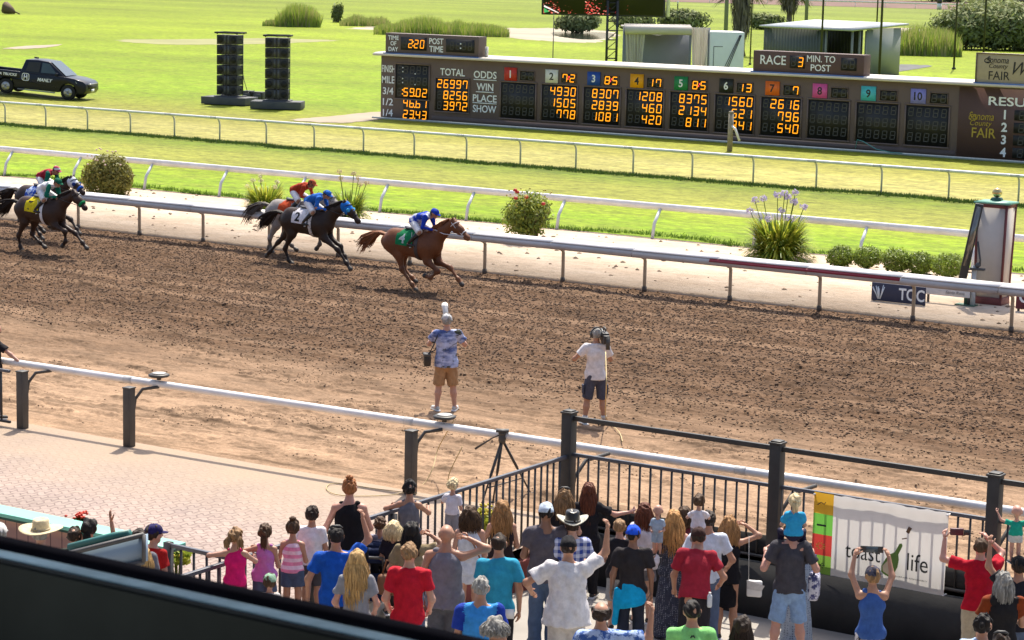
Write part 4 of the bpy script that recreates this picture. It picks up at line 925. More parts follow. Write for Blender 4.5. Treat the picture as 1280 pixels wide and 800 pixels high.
def strap_plant(p, name, label, rad, h, n, mats, seed, heads, headmat, hh, cat='plant', hr=.09):
    r_ = thing(name, label, cat, p); r = np.random.default_rng(seed); g = Geo()
    for k in range(n):
        a = r.uniform(0, 6.28); L = r.uniform(.65, 1.05); w_ = r.uniform(.026, .045); e = r.uniform(.30, 1.35); pts = []
        for t_ in np.linspace(0, 1, 7): pts.append(Vector((math.cos(a)*(rad*.26+rad*.85*L*t_*math.cos(e*.75)), math.sin(a)*(rad*.26+rad*.85*L*t_*math.cos(e*.75)), h*L*1.25*(math.sin(e)*t_*1.75-.75*t_*t_))))
        sd = Vector((-math.sin(a), math.cos(a), 0)); V = []
        for i, q in enumerate(pts): ww = w_*(1-.85*(i/6)**2); V += [q-sd*ww, q+sd*ww]
        g.add([tuple(v) for v in V], np.array([(2*i, 2*i+1, 2*i+3, 2*i+2) for i in range(6)]), r.integers(0, len(mats)))
    g.obj('leaves', mats, r_)
    for k, (dx, dz) in enumerate(heads):
        gs, gh = Geo(), Geo(); dy = r.uniform(-.3, .3); top = Vector((dx, dy, dz)); gs.tube([(dx*.25, dy*.3, .1), (dx*.7, dy*.7, dz*.6), top], .012, 5); st = gs.obj('stalk', LEAF[1], r_)
        for j in range(46):
            d = r.normal(size=3); d /= np.linalg.norm(d); q = top+Vector(d*hr*r.uniform(.7, 1.15)*np.array((1, 1, .8))); s = r.uniform(.018, .035)*hr/.09; u = r.normal(size=3); u /= np.linalg.norm(u); v = np.cross(u, d); v /= np.linalg.norm(v)+1e-9
            gh.quad([q-Vector(u*s), q-Vector(v*s), q+Vector(u*s), q+Vector(v*s)])
        gh.obj('flower_head', headmat, st)
    return r_
YG = [M('strap_%d' % i, col, .5, .2, 3., trans=.35) for i, col in enumerate(((.38, .42, .04), (.22, .30, .03), (.12, .18, .02), (.48, .48, .07)))]
LIL = M('flower_lilac', (.50, .44, .60), .6, .1, 5., trans=.3); CRM = M('flower_cream', (.62, .58, .36), .6, .1, 5., trans=.3); SAL = M('flower_straw', (.50, .42, .26), .7, trans=.3)
strap_plant(G(972, 324, .09), 'agapanthus', 'big strap leaved plant with lilac flower globes', 1.15, 1.05, 1150, YG, 21, [(-.75, 1.62), (-.62, 1.66), (-.12, 1.8), (.1, 1.86), (.16, 1.76), (.42, 1.9), (.44, 1.66), (.82, 1.55), (-.95, 1.3), (.0, 1.38), (-.3, 1.12), (.3, 1.15)], LIL, 1.5, hr=.11)
strap_plant(G(331, 266, .09), 'daylily_clump', 'yellow leaved lily clump with pale blooms behind the grey horse', .9, .85, 520, [YG[0], YG[3], YG[1]], 22, [(-.5, 1.0), (-.2, 1.15), (.05, 1.05), (-.75, .8), (.4, 1.0), (.6, .9)], CRM, 1.0, hr=.08)
strap_plant(G(436, 274, .09), 'daylily_clump', 'lily clump with dry straw blooms behind the blue hooded horse', .8, .75, 480, YG[:3], 23, [(-.5, 1.25), (-.2, 1.5), (.15, 1.45), (.5, 1.35), (.35, 1.1), (.75, 1.2)], SAL, 1.2, hr=.08)
for px, py, s, lab in ((1050, 333, .36, 'first clipped round box bush left of the finish tower'), (1083, 336, .36, 'second clipped box bush in the row of five'), (1118.5, 341, .38, 'middle clipped box bush of the five'), (1150, 342, .38, 'fourth clipped box bush above the white banner'), (1185, 347, .42, 'rightmost clipped box bush touching the mirror stand')):
    p = G(px, py, .09); r = thing('box_bush', lab, 'bush', p, 0, 'clipped bushes by the finish tower')
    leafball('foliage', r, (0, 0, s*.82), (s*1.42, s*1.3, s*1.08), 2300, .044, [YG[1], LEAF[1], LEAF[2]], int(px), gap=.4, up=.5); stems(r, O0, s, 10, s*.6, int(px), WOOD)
# reeds, shrubs and palms beyond
REED = [M('reed_%d' % i, col, .8, .3, .5, trans=.3) for i, col in enumerate(((.28, .36, .05), (.18, .25, .05), (.34, .32, .12)))]
def reed_bed(px0, px1, py, depth, h, n, label, seed, mats=REED, name='reed_bed'):
    p = G((px0+px1)/2, py, .08); rx = Vector((math.cos(face_cam(p)), math.sin(face_cam(p)), 0)); fw = Vector((-rx.y, rx.x, 0)); half = (G(px1, py, .08)-G(px0, py, .08)).length/2
    r_ = np.random.default_rng(seed); o = thing(name, label, 'reeds', p); u = r_.uniform(-1, 1, n); v = r_.uniform(0, 1, n)
    hh = h*r_.uniform(.45, 1.1, n)*(1-.5*np.abs(u)**3)*(.75+.5*vnoise(u*half, v*0, 1.1, 1, seed)); base = u[:, None]*half*np.array(rx)+v[:, None]*depth*np.array(fw)
    ln = r_.normal(0, .16, (n, 2))*hh[:, None]; w_ = r_.uniform(.03, .07, n)[:, None]*np.array(rx)*max(1, h*.6)
    V = np.stack([base-w_, base+w_, base+np.stack([ln[:, 0], ln[:, 1], hh], 1)], 1).reshape(-1, 3); g = Geo(); g.add(V, np.arange(3*n).reshape(-1, 3), r_.integers(0, len(mats), n)); q = g.obj('leaves', mats, o); q['kind'] = 'stuff'; return o
reed_bed(348, 396, 34, 4, 2.3, 2600, 'clump of green reeds at the far left pond edge', 1)
reed_bed(480, 624, 45, 8, 1.7, 6000, 'long green reed bed along the pond', 2)
reed_bed(430, 482, 33, 6, 1.2, 1500, 'low dry reeds left of the long reed bed', 3, [REED[2], REED[1]])
reed_bed(1100, 1190, 70, 8, 2.6, 4200, 'pale reeds before the dark thicket at right', 4)
reed_bed(330, 350, 33, 4, 1.0, 500, 'brown dry reeds left of the green clump', 5, [REED[2], REED[1]])
GRYL = [M('shrub_grey_%d' % i, col, .8, .3, .4, trans=.2) for i, col in enumerate(((.24, .27, .11), (.15, .18, .07), (.09, .11, .05)))]
def far_shrub(px, py, w_, h, label, seed, n=1600, size=.3, mats=GRYL, depth=None):
    mats = mats
    p = G(px, py, .08); r = thing('wild_shrub', label, 'shrub', p, face_cam(p)); leafball('foliage', r, (0, 0, h*.45), (w_/2, (depth or w_*.5)/2, h*.56), n, size, mats, seed, gap=.6); stems(r, O0, h*.6, 8, w_*.25, seed, WOOD, r0=.05)
far_shrub(722, 41, 6.6, 2.8, 'grey green shrub by the pond left of the screen mast', 1, 2600)
far_shrub(790, 38, 7, 2.6, 'grey green shrub right of the screen mast', 2, 2600)
far_shrub(850, 37, 9, 2.9, 'grey green shrub behind the white trailer', 3, 2600)
far_shrub(955, 37, 7, 2.2, 'low shrub between the two palms', 33, 1800)
far_shrub(422, 28, 2.2, 2.6, 'small grey shrub on the far left pond bank', 4, 700, .22)
far_shrub(1262, 63, 17, 5.0, 'broad dark thicket on the far right of the lawn', 5, 9000, .34, [GRYL[0], GRYL[1], M('shrub_dark', (.05, .052, .03), .85, .3, .4)], 10)
far_shrub(1205, 62, 9, 4.4, 'dark shrub left of the thicket behind the pale reeds', 15, 4000, .32, GRYL, 6); far_shrub(1235, 58, 12, 5.4, 'taller dark shrub between the thicket and its left neighbour', 16, 5000, .34, GRYL, 6)
for k, (px, w_) in enumerate(((1175, 26), (1215, 30), (1262, 34), (1310, 30))): far_shrub(px, 2.5, w_, 9, ['dark tree mass at the top edge above the thin marker', 'second dark tree mass at the top edge', 'third dark tree mass at the top right edge', 'dark tree mass just past the right edge'][k], 50+k, 1800, .9, GRYL[1:], 12)
p = G(10, 18, .08); r = thing('lump', 'small dark stump on the far lawn in the top left corner', 'lump', p); g = Geo(); g.tube([(-.8, 0, .3), (-.2, 0, .8), (.5, 0, .5), (1.1, 0, .25)], [.3, .8, .5, .2], 10); g.obj('trunk', WOOD, r, smooth=True); g = Geo(); g.tube([(.5, 0, .6), (1.8, .2, .1)], .08, 6); g.obj('root', WOOD, r)  # unidentified dark lump; only its rough outline is modelled
# palms
def palm(px, py, th, skw, skh, crown, label, seed):
    p = G(px, py, .08); r_ = thing('palm_tree', label, 'palm', p); r = np.random.default_rng(seed)
    g = Geo(); g.tube([(0, 0, 0), (0, 0, .5), (.03, 0, th*.4), (0, 0, th)], [.52, .4, .34, .3], 12); g.obj('trunk', M('palm_trunk', (.15, .12, .085), .9, .3, 2.), r_, smooth=True)
    DEAD = [M('palm_dead_%d' % i, cc, .9, .3, 1.) for i, cc in enumerate(((.20, .175, .13), (.13, .11, .085), (.085, .075, .06)))]; FR = [M('palm_green_%d' % i, cc, .6, .3, 1., trans=.25) for i, cc in enumerate(((.11, .14, .03), (.06, .085, .02), (.035, .05, .015)))]
    g = Geo(); n = 900
    for k in range(n):
        a = r.uniform(0, 6.28); z0 = th-skh*r.uniform(0, .75); ro = skw*r.uniform(.35, 1)*(1-.35*(th-z0)/skh); L = skh*r.uniform(.25, .5); w_ = r.uniform(.03, .09); sd = Vector((-math.sin(a), math.cos(a), 0)); o = Vector((math.cos(a), math.sin(a), 0))
        b0 = o*ro*.45+Vector((0, 0, z0)); b1 = o*ro+Vector((0, 0, z0-L*.5)); b2 = o*ro*r.uniform(.75, 1)+Vector((0, 0, max(.6, z0-L))); g.add([tuple(q) for q in (b0-sd*w_*.5, b0+sd*w_*.5, b1+sd*w_, b1-sd*w_, b2)], [(0, 1, 2, 3), (3, 2, 4)], int(r.integers(0, 3)))
    g.obj('dead_skirt', DEAD, r_)
    g = Geo()
    for f in range(34):
        a = r.uniform(0, 6.28); e = r.uniform(-.5, 1.3); L = crown*r.uniform(.6, .8); d = Vector((math.cos(a)*math.cos(e), math.sin(a)*math.cos(e), math.sin(e))); o = Vector((0, 0, th)); tip = o+d*L+Vector((0, 0, -.15*L)); g.tube([o, o+d*L*.5, tip], .03, 4, 1)
        sd = d.cross(Vector((0, 0, 1))).normalized(); upv = sd.cross(d)
        for j in range(15):
            b_ = (j/14-.5)*2.7; dd = (d*math.cos(b_)+sd*math.sin(b_)+upv*r.uniform(-.2, .05)).normalized(); l = crown*.5*(1-.25*abs(b_)/1.4); dn = Vector((0, 0, -.3*l)); ww = sd*math.cos(b_)*.05-d*math.sin(b_)*.05; g.add([tuple(q) for q in (tip-ww*.5, tip+ww*.5, tip+dd*l*.6+ww+dn*.3, tip+dd*l*.6-ww+dn*.3, tip+dd*l+dn)], [(0, 1, 2, 3), (3, 2, 4)], int(r.integers(0, 3)))
    g.obj('crown', FR, r_)
palm(925, 70, 6.2, 1.15, 4.4, 2.6, 'tall skirted palm beside the grey green pole', 1)
palm(986, 34, 5.0, 1.6, 3.0, 3.2, 'smaller bushy palm farther back behind the shed', 2)
p = G(923, 58, .08); 
# planter flowers by the pink wall and the children fence
def planter(p, label, mats, rad, n, seed, size=.05, h=.3, flowers=None):
    r = thing('flower_plant', label, 'plant', p); leafball('foliage', r, (0, 0, h), (rad, rad, rad*.8), n, size, mats, seed, gap=.6, pw=.7); stems(r, O0, h, 8, rad*.5, seed, LEAF[1])
    if flowers:
        g = Geo(); rr = np.random.default_rng(seed)
        for k in range(26): q = Vector((rr.normal()*rad*.45, rr.normal()*rad*.45, h+rad*rr.uniform(.3, 1.0))); g.tube_z([(.008, -.012), (.024, 0), (.016, .016), (.003, .02)], 6, q, 0)
        g.obj('blooms', flowers, r)
p = GY(101, 648, 21.75); planter(Vector((p.x, p.y, .0)), 'red geranium peeping over the mint green cap', [LEAF[1], LEAF[2]], .13, 200, 1, .05, p.z-.06, M('bloom_orange', (.62, .06, .03), .6))
p = GY(222, 682, 21.6); planter(Vector((p.x, p.y, .0)), 'lime green leafy plant at the end of the mint capped wall', [YG[0], YG[1]], .2, 320, 2, .06, p.z-.1)
p = GY(206, 702, 21.25); planter(Vector((p.x, p.y, .0)), 'yellow flowering plant behind the short fence', [YG[3], YG[1]], .16, 260, 3, .05, p.z, M('bloom_yellow', (.60, .48, .03), .6))
p = GX(606, 650, -17.95); planter(Vector((p.x, p.y, .0)), 'yellow flowering plant behind the baluster fence by the tripod', [YG[3], YG[0]], .22, 500, 4, .05, max(p.z, .25), M('bloom_yellow', (.60, .48, .03), .6))

# ================================================================== FINISH TOWER AND SIGNS ON THE STRIP
r = thing('finish_tower', 'cream and maroon finish tower with a gold ball on top', 'tower', (-21.28, 54.32, .08)); CRMP = M('tower_cream', (.55, .50, .45), .6, .06, 1.5); MAR = M('tower_maroon', (.14, .03, .03), .55, .1, 3.)
def ring(w_, d_, z): return [(-w_, -d_, z), (w_, -d_, z), (w_, d_, z), (-w_, d_, z)]
def frus(lv, name, mat, bev=0.):
    g = Geo(); V = []; F = []
    for w_, d_, z in lv: V += ring(w_, d_, z)
    for i in range(len(lv)-1):
        for k in range(4): F.append((i*4+k, i*4+(k+1) % 4, i*4+4+(k+1) % 4, i*4+4+k))
    F += [(3, 2, 1, 0), tuple(range(len(V)-4, len(V)))]; g.add(V, F); return g.obj(name, mat, r, bevel=bev)
HT = 2.5
frus([(.33, .25, .12), (.385, .30, HT)], 'panels', CRMP); frus([(.37, .29, 0), (.36, .28, .18)], 'plinth', MAR, .01); frus([(.405, .32, HT-.09), (.41, .325, HT)], 'top_band', MAR)
frus([(.45, .36, HT), (.45, .36, HT+.04), (.2, .15, HT+.07)], 'roof', M('tower_green', (.11, .30, .22), .5)); frus([(.13, .13, HT+.06), (.1, .1, HT+.14)], 'ball_base', M('tower_dark_green', (.02, .10, .07), .5))
for sx in (-1, 1):
    for sy in (-1, 1):
        g = Geo(); g.tube([(sx*.335, sy*.255, .1), (sx*.39, sy*.305, HT-.02)], .035, 4); g.obj('corner_trim', MAR, r)
g = Geo(); g.tube_z([(.0+.12*math.sin(a), HT+.26-.12*math.cos(a)) for a in np.linspace(.15, 3.0, 10)], 16, (0, 0, 0), 0); g.obj('gold_ball', M('gold', (.62, .46, .20), .2, metal=.9), r, smooth=True)
r = thing('mirror_stand', 'tall leaning black finish mirror on a green and white stand', 'mirror', (-21.62, 53.55, .08))
g = Geo(); g.box((.02, 0, .32), (.13, .12, .64)); g.box((0, 0, .015), (.5, .3, .03)); g.obj('stand', M('stand_green', (.05, .11, .07), .6), r); g = Geo(); g.box((.16, 0, .5), (.1, .1, 1.0)); g.obj('white_post', M('stand_white', (.55, .57, .58), .5), r)
g = Geo(); g.box((0, 0, 0), (.2, .07, 2.0)); q = g.obj('mirror_frame', M('mirror_black', (.03, .03, .03), .4), r, loc=(.06, -.08, 1.55), rot=(R(2), R(9.5), R(25)), bevel=.008)
g = Geo(); g.box((0, -.04, .18), (.12, .012, 1.5)); g.obj('mirror_glass', M('mirror_glass', (.20, .19, .17), .15, metal=.7), q)
g = Geo(); g.tube([(.2, .03, 1.6), (.3, .0, 1.15), (.3, .0, 1.0)], .025, 6); g.tube_z([(.03, -.06), (.08, 0), (.03, .07)], 10, (.26, -.05, 1.02), 0); g.box((.26, -.05, .93), (.36, .14, .05)); g.obj('pivot_arm', SPG, r)
NAVY = M('sign_navy', (.03, .035, .075), .6, .1, 3.)
def strip_sign(x0, x1, z0, z1, mat, label, y=53.5):
    r = thing('sign_board', label, 'sign', ((x0+x1)/2, y, .08)); g = Geo(); g.box((0, 0, (z0+z1)/2), (x1-x0, .05, z1-z0)); q = g.obj('panel', mat, r, bevel=.006)
    for s in (-1, 1):
        g = Geo(); g.box((s*((x1-x0)/2-.05), .05, z1/2-.02), (.05, .05, z1)); g.obj('leg', CHAR, r)
    return r
r = strip_sign(GY(1090, 362, 52.75).x, GY(1157, 369, 52.75).x, .01, .46, NAVY, 'navy sign reading TOC beneath the inner rail', 52.75); writing('TOC', TXT, r, (.36, -.03, .235), .68, .3, bold=.02)
g = Geo(); rr = np.random.default_rng(3)
for k in range(9): a = rr.uniform(-1, 1); g.tube([(-.5+a*.04, -.03, .06), (-.5+a*.12, -.03, .2), (-.5+a*.22, -.03, rr.uniform(.3, .42))], .012, 4)
g.obj('tree_motif', TXT, r)
r = strip_sign(-22.66, -21.5, .2, .42, M('sign_white', (.62, .60, .58), .6), 'narrow white sign with faint script left of the mirror', 53.45); writing('Santa Rosa', M('lettering_grey', (.25, .24, .24), .6), r, (.2, -.03, .3), .5, .08, shear=.3)
g = Geo(); g.tube([(-.9, -.03, .0), (-.9, -.03, .12), (-.8, -.03, .16)], .02, 6); g.obj('prop', STEEL, r)
r = strip_sign(-20.32, -18.4, .06, .62, M('sign_maroon', (.13, .02, .03), .6), 'maroon sign with a white C at the right edge'); writing('C', TXT, r, (-.74, -.03, .36), .28, .3, bold=.02)

# tripod, cables, easel sign
hub = G(626, 628, 0); r = thing('camera_tripod', 'black camera tripod with a pan handle standing behind the fence', 'tripod', (hub.x, hub.y, 0))
hz = GY(626, 549, hub.y).z; tz = GY(626, 538, hub.y).z
for px, py in ((600, 637), (616, 629), (664, 618)):
    f = G(px, py, 0)-hub; g = Geo(); g.tube([(0, 0, hz), Vector((0, 0, hz)).lerp(f, .5), Vector((0, 0, hz)).lerp(f, .55), f], [.022, .024, .015, .014], 7); g.tube([f+Vector((0, 0, .03)), f], [.03, .03], 6); g.obj('leg', DARK, r)
g = Geo(); g.tube_z([(.05, hz-.06), (.06, hz), (.05, hz+.06), (.045, tz-.06), (.06, tz-.05), (.06, tz-.02)], 10, (0, 0, 0), 0); g.box((0, 0, tz), (.2, .13, .035), .6); g.obj('head', CHAR, r)
hp = GY(594, 561, hub.y-.1)-hub; g = Geo(); g.tube([(0, 0, tz-.05), Vector((0, 0, tz-.05)).lerp(hp, .35)+Vector((0, 0, .02)), hp], [.012, .012, .02], 6); g.obj('pan_handle', CHAR, r)
g = Geo(); g.tube([G(600, 637, 0).lerp(hub, .35)-hub+Vector((0, 0, .3)), G(664, 618, 0).lerp(hub, .35)-hub+Vector((0, 0, .3))], .01, 5); g.obj('spreader', DARK, r)
YEL = M('cable_yellow', (.50, .38, .18), .6)
def cable(label, pts, mat=YEL, rad=.008):
    P = [Vector(q) for q in pts]; out = []
    for i in range(len(P)-1):
        p0, p1, p2, p3 = P[max(i-1, 0)], P[i], P[i+1], P[min(i+2, len(P)-1)]
        for k in range(6):
            t_ = k/6; out.append(.5*((2*p1)+(-p0+p2)*t_+(2*p0-5*p1+4*p2-p3)*t_*t_+(-p0+3*p1-3*p2+p3)*t_**3))
    out.append(P[-1]); g = Geo(); g.tube(out, rad, 6); tag(g.obj('cable', mat, smooth=True), label, 'cable')
cable('yellow cable looping over the rail and across the pavers', [rail_at(-20.15)+Vector((0, 0, .1)), G(548, 560, .5), G(541, 585, .25), G(528, 606, .02), G(500, 617, .02), G(455, 620, .02), G(420, 618, .02), G(408, 610, .02), G(420, 604, .02), G(470, 611, .02), G(520, 617, .02)])
cable('yellow cable trailing from the video camera to the rail', [G(778, 552, .05), G(775, 542, .04), G(768, 534, .03), G(762, 529, .03), G(757, 520, .25), G(757, 505, .6), G(758, 478, 1.15), G(757, 440, 1.5)], YEL, .01)
cable('thin dark cable along the foot of the far paver edge', [G(578, 558, .6), G(560, 600, .03), G(586, 602, .02)], YEL, .008)
q = G(152, 705, 1.9); r = thing('easel_sign', 'tilted framed board with a pale blue face beside the balcony', 'sign board', (q.x, q.y, apron_z(q.y)))
c_ = [GY(125, 682, q.y-.1), GY(181, 668, q.y), GY(181, 702, q.y-.05), GY(122, 702, q.y-.15)]; base = Vector(r.location)
d = Vector((.0, .05, 0)); A = [v-base for v in c_]; A[0] = A[0]; wl2 = (A[1]-A[0]); A[0] = A[1]-wl2*2.2; A[3] = A[2]-(A[1]-A[0])
g = Geo(); V = [tuple(v) for v in A]+[tuple(v+d) for v in A]; g.add(V, [(3, 2, 1, 0), (4, 5, 6, 7), (0, 1, 5, 4), (1, 2, 6, 5), (2, 3, 7, 6), (3, 0, 4, 7)]); g.obj('panel', M('board_paleblue', (.27, .36, .46), .4, .06, 2.), r, recalc=True)
for i, j in ((0, 1), (1, 2), (2, 3), (3, 0)):
    g = Geo(); g.tube([A[i]-d*.3, A[j]-d*.3], .028, 4); g.obj('frame', M('board_frame_grey', (.09, .085, .085), .6), r)
TEAL = M('tube_teal', (.02, .13, .12), .5)
g = Geo(); g.tube([A[0].lerp(A[1], .18)+d*1.5+Vector((0, 0, .06)), A[0].lerp(A[1], .6)+d*1.5+Vector((0, 0, .06)), A[0].lerp(A[1], .61)+d*1.5+Vector((0, 0, .06)), A[0].lerp(A[1], .8)+d*1.5+Vector((0, 0, .05))], .045, 8); g.obj('rolled_awning', TEAL, r)
for f in (.1, .9): g = Geo(); k = A[3].lerp(A[2], f); g.tube([k+d, Vector((k.x, k.y+.05, 0))], .03, 6); g.obj('leg', CHAR, r)

# banner on the fence
bx0, bx1 = GY(1018, 612, 28.32).x, GY(1186, 638, 28.32).x; r = thing('fence_banner', 'white fabric banner with a champagne bottle hung on the fence', 'banner', (bx0, 28.32, 0))
Wd = bx1-bx0; z1, z0 = 1.16, -.0; ws = .30
def cloth_grid(x0, x1, name, mats, nx, nz, mi=None, torn=0.):
    xs = np.linspace(x0, x1, nx+1); zs = np.linspace(z0, z1, nz+1); X, Z = np.meshgrid(xs, zs, indexing='ij'); Y = .008*np.sin(X*6+Z*2)+.003*np.sin(X*23+1)*((Z-z0)/(z1-z0))-.02*((z1-Z)/(z1-z0))
    Zs = Z+torn*(vnoise(X, X*0, .06, 1, 4)-.5)*(Z > z1-.01)-.02*X*0
    a = (np.arange(nx)[:, None]*(nz+1)+np.arange(nz)[None]).ravel(); g = Geo(); g.add(np.stack([X.ravel(), Y.ravel(), Zs.ravel()], 1), np.stack([a, a+nz+1, a+nz+2, a+1], 1), mi(np.arange(nz)[None].repeat(nx, 0).ravel()) if mi else 0); return g.obj(name, mats, r, smooth=True)
def fab(name, col): return M(name, col, .8, .05, 3., trans=.45)
cloth_grid(ws, Wd, 'white_cloth', [fab('banner_white', (.66, .64, .62))], 60, 24, None, .022)
cloth_grid(0, ws, 'colour_strip', [fab('banner_lime', (.22, .42, .06)), fab('banner_red', (.52, .05, .04)), fab('banner_green', (.16, .48, .07)), fab('banner_amber', (.60, .34, .03))], 8, 24, lambda k: k//6)
BLKT = M('banner_ink', (.02, .02, .02), .7)
def bt(s, x, z, w_, h_, **k): return writing(s, BLKT, r, (x, -.045, z), w_, h_, extr=.001, **k)
bt('toast', ws+.48, .42, .52, .17); bt('life', ws+1.28, .42, .30, .24); bt('CELEBRATE RESPONSIBLY', ws+1.18, .19, .5, .018)
ax = Vector((.42, 0, .9)).normalized(); sd = Vector((ax.z, 0, -ax.x)); b0 = Vector((ws+.82, -.042, .18))
pr = [(0, .0), (.01, .07), (.08, .1), (.2, .1), (.3, .07), (.36, .03), (.5, .026), (.52, 0)]
V = [b0+ax*t_+sd*w_ for t_, w_ in pr]+[b0+ax*t_-sd*w_ for t_, w_ in pr[::-1]]; g = Geo(); g.add([tuple(v) for v in V], [tuple(range(len(V)))]); g.obj('bottle_print', M('print_green', (.10, .19, .03), .7), r)
V = [v+Vector((0, -.003, 0)) for v in (b0+ax*.12+sd*.07, b0+ax*.2-sd*.06, b0+ax*.09-sd*.09, b0+ax*.03-sd*.05, b0+ax*.03+sd*.04)]; g = Geo(); g.add([tuple(v) for v in V], [(0, 1, 2, 3, 4)]); g.obj('label_print', M('print_tan', (.52, .42, .28), .7), r)
g = Geo(); q = b0+ax*.74; g.box(q, (.05, .003, .09), ry=.44); q = b0+ax*.6; g.box(q, (.07, .003, .015), ry=-.3); g.obj('cork_print', M('print_brown', (.12, .06, .03), .7), r)
g = Geo()
for k in range(9): a = k*.698; g.tube([(ws/2+.03*math.cos(a), -.045, .43+.03*math.sin(a)), (ws/2+.075*math.cos(a), -.045, .43+.05*math.sin(a))], .006, 4)
g.obj('sun_print', M('print_gold', (.60, .38, .05), .7), r)
g = Geo()
for k in range(7): a = k*.9; g.tube([(ws/2, -.045, .16), (ws/2+.08*math.cos(a), -.045, .16+.05*math.sin(a))], .005, 4)
g.box((ws/2, -.045, .72), (.14, .004, .025)); g.tube([(.08, -.045, 1.0), (.13, -.045, 1.04), (.18, -.045, 1.02), (.2, -.045, 1.05)], .006, 4); g.obj('ink_prints', BLKT, r)
for x in (.01, Wd-.01):
    for z in (z0+.03, z1-.03): g = Geo(); g.tube([(x, -.03, z), (x, .08, z)], .012, 6); g.obj('tie', WHITE, r)
# ================================================================== FIGURES
SKIN = {k: M('skin_'+k, v, .5, .08, 9.) for k, v in dict(fair=(.50, .27, .19), tan=(.42, .21, .13), brown=(.26, .125, .075), pink=(.53, .27, .20)).items()}
EYE = M('eye_dark', (.02, .015, .012), .2); LIP = M('lip', (.36, .13, .11), .5)
HAIRC = {}
def hair_mat(col):
    k = 'hair_'+'_'.join('%d' % (v*1000) for v in col)
    if k in MATS: return MATS[k]
    m, t, b = newmat(k); n = noise_fac(t, 40, 3, .6, (1, 1, .12)); t.links.new(ramp(t, n, [(.3, tuple(v*.55 for v in col)), (.5, col), (.72, tuple(min(1, v*1.6) for v in col))]), b.inputs[0]); b.inputs['Roughness'].default_value = .6; b.inputs['Specular IOR Level'].default_value = .25; bump(t, b, noise_fac(t, 55, 3, .6, (1, 1, .2)), .9, .012); MATS[k] = m; return m
HC = dict(black=(.012, .009, .008), dark=(.028, .016, .010), brown=(.075, .040, .020), auburn=(.13, .040, .020), red=(.30, .115, .04), blond=(.48, .30, .12), pale=(.66, .52, .30), grey=(.25, .24, .22), sandy=(.26, .15, .07), honey=(.33, .17, .065), strawb=(.46, .24, .085), white=(.6, .58, .54))
def cloth(name, col, kind=None, col2=None, sc=1., rough=.85):
    if name in MATS: return MATS[name]
    m, t, b = newmat(name); tc = N_(t, 'ShaderNodeTexCoord'); col = c(col) if isinstance(col, str) else col; base = col
    col2 = c(col2) if isinstance(col2, str) else col2
    sp = N_(t, 'ShaderNodeSeparateXYZ'); t.links.new(tc.outputs['Object'], sp.inputs[0])
    f = lambda ax, k: math_(t, 'FRACT', math_(t, 'MULTIPLY', sp.outputs[ax], k))
    if kind == 'stripes': base = mix(t, math_(t, 'GREATER_THAN', f(2, sc), .5), col, col2)
    elif kind == 'plaid':
        a_ = math_(t, 'ADD', math_(t, 'MULTIPLY', math_(t, 'GREATER_THAN', f(0, sc), .5), .5), math_(t, 'MULTIPLY', math_(t, 'GREATER_THAN', f(2, sc), .5), .5)); base = ramp(t, a_, [(0., col), (.5, tuple((u+v)/2 for u, v in zip(col, col2))), (1., col2)])
    elif kind == 'dots':
        vo = N_(t, 'ShaderNodeTexVoronoi'); vo.inputs['Scale'].default_value = sc; vo.inputs['Randomness'].default_value = .25; t.links.new(tc.outputs['Object'], vo.inputs[0]); base = mix(t, math_(t, 'LESS_THAN', vo.outputs['Distance'], .28), col, col2)
    elif kind == 'floral':
        base = mix(t, ramp(t, noise_fac(t, sc, 4, .65), [(.46, 0.), (.54, 1.)]), col, col2)
    elif kind == 'aloha':
        base = mix(t, ramp(t, noise_fac(t, sc, 3, .5, (.6, .6, 1.5)), [(.42, 0.), (.6, 1.)]), col, col2); base = mix(t, ramp(t, noise_fac(t, sc*1.1, 5, .7, (.8, .8, 1.3), 'Object', (3, 3, 3)), [(.56, 0.), (.62, 1.)]), base, (.045, .05, .035))
    n = noise_fac(t, 14, 4, .6)
    t.links.new(mix(t, 1., base, ramp(t, n, [(.3, .80), (.7, 1.12)]), 'MULTIPLY'), b.inputs[0]); b.inputs['Roughness'].default_value = rough; b.inputs['Specular IOR Level'].default_value = .2
    bump(t, b, noise_fac(t, 8, 4, .55, (1, 1, .45)), .8, .035); MATS[name] = m; return m
def nv(*a): return Vector(a).normalized()
def hand_geo(g, wrist, d, pal, s, curl=.45, m=0):
    """palm, four unequal bent fingers and a thumb; d = direction of the hand, pal = palm normal"""
    d = d.normalized(); pal = (pal-d*pal.dot(d)).normalized(); sd = d.cross(pal)
    g.tube([wrist, wrist+d*.03*s, wrist+d*.085*s], [.026*s, .036*s, .036*s], 8, m, flat=.55)
    for i, (o, L) in enumerate(((-.027, .066), (-.009, .076), (.009, .072), (.027, .056))):
        p = wrist+d*.08*s+sd*o*s; dd = d; P = [p]
        for k in range(3):
            dd = (dd+pal*curl*(.8 if k else .6)).normalized(); P.append(P[-1]+dd*L*s*(.42, .33, .25)[k])
        g.tube(P, [.0095*s, .009*s, .008*s, .006*s], 6, m)
    p = wrist+d*.03*s-sd*.03*s; t1 = (d*.7-sd*.75+pal*.25).normalized(); t2 = (d*.9-sd*.2+pal*(.3+curl*.5)).normalized(); g.tube([p, p+t1*.035*s, p+t1*.035*s+t2*.03*s, p+t1*.035*s+t2*.052*s], [.013*s, .012*s, .01*s, .007*s], 6, m)
class Fig:
    """joint positions of one figure (local metres) plus helpers to grow skin, cloth and hair on them"""
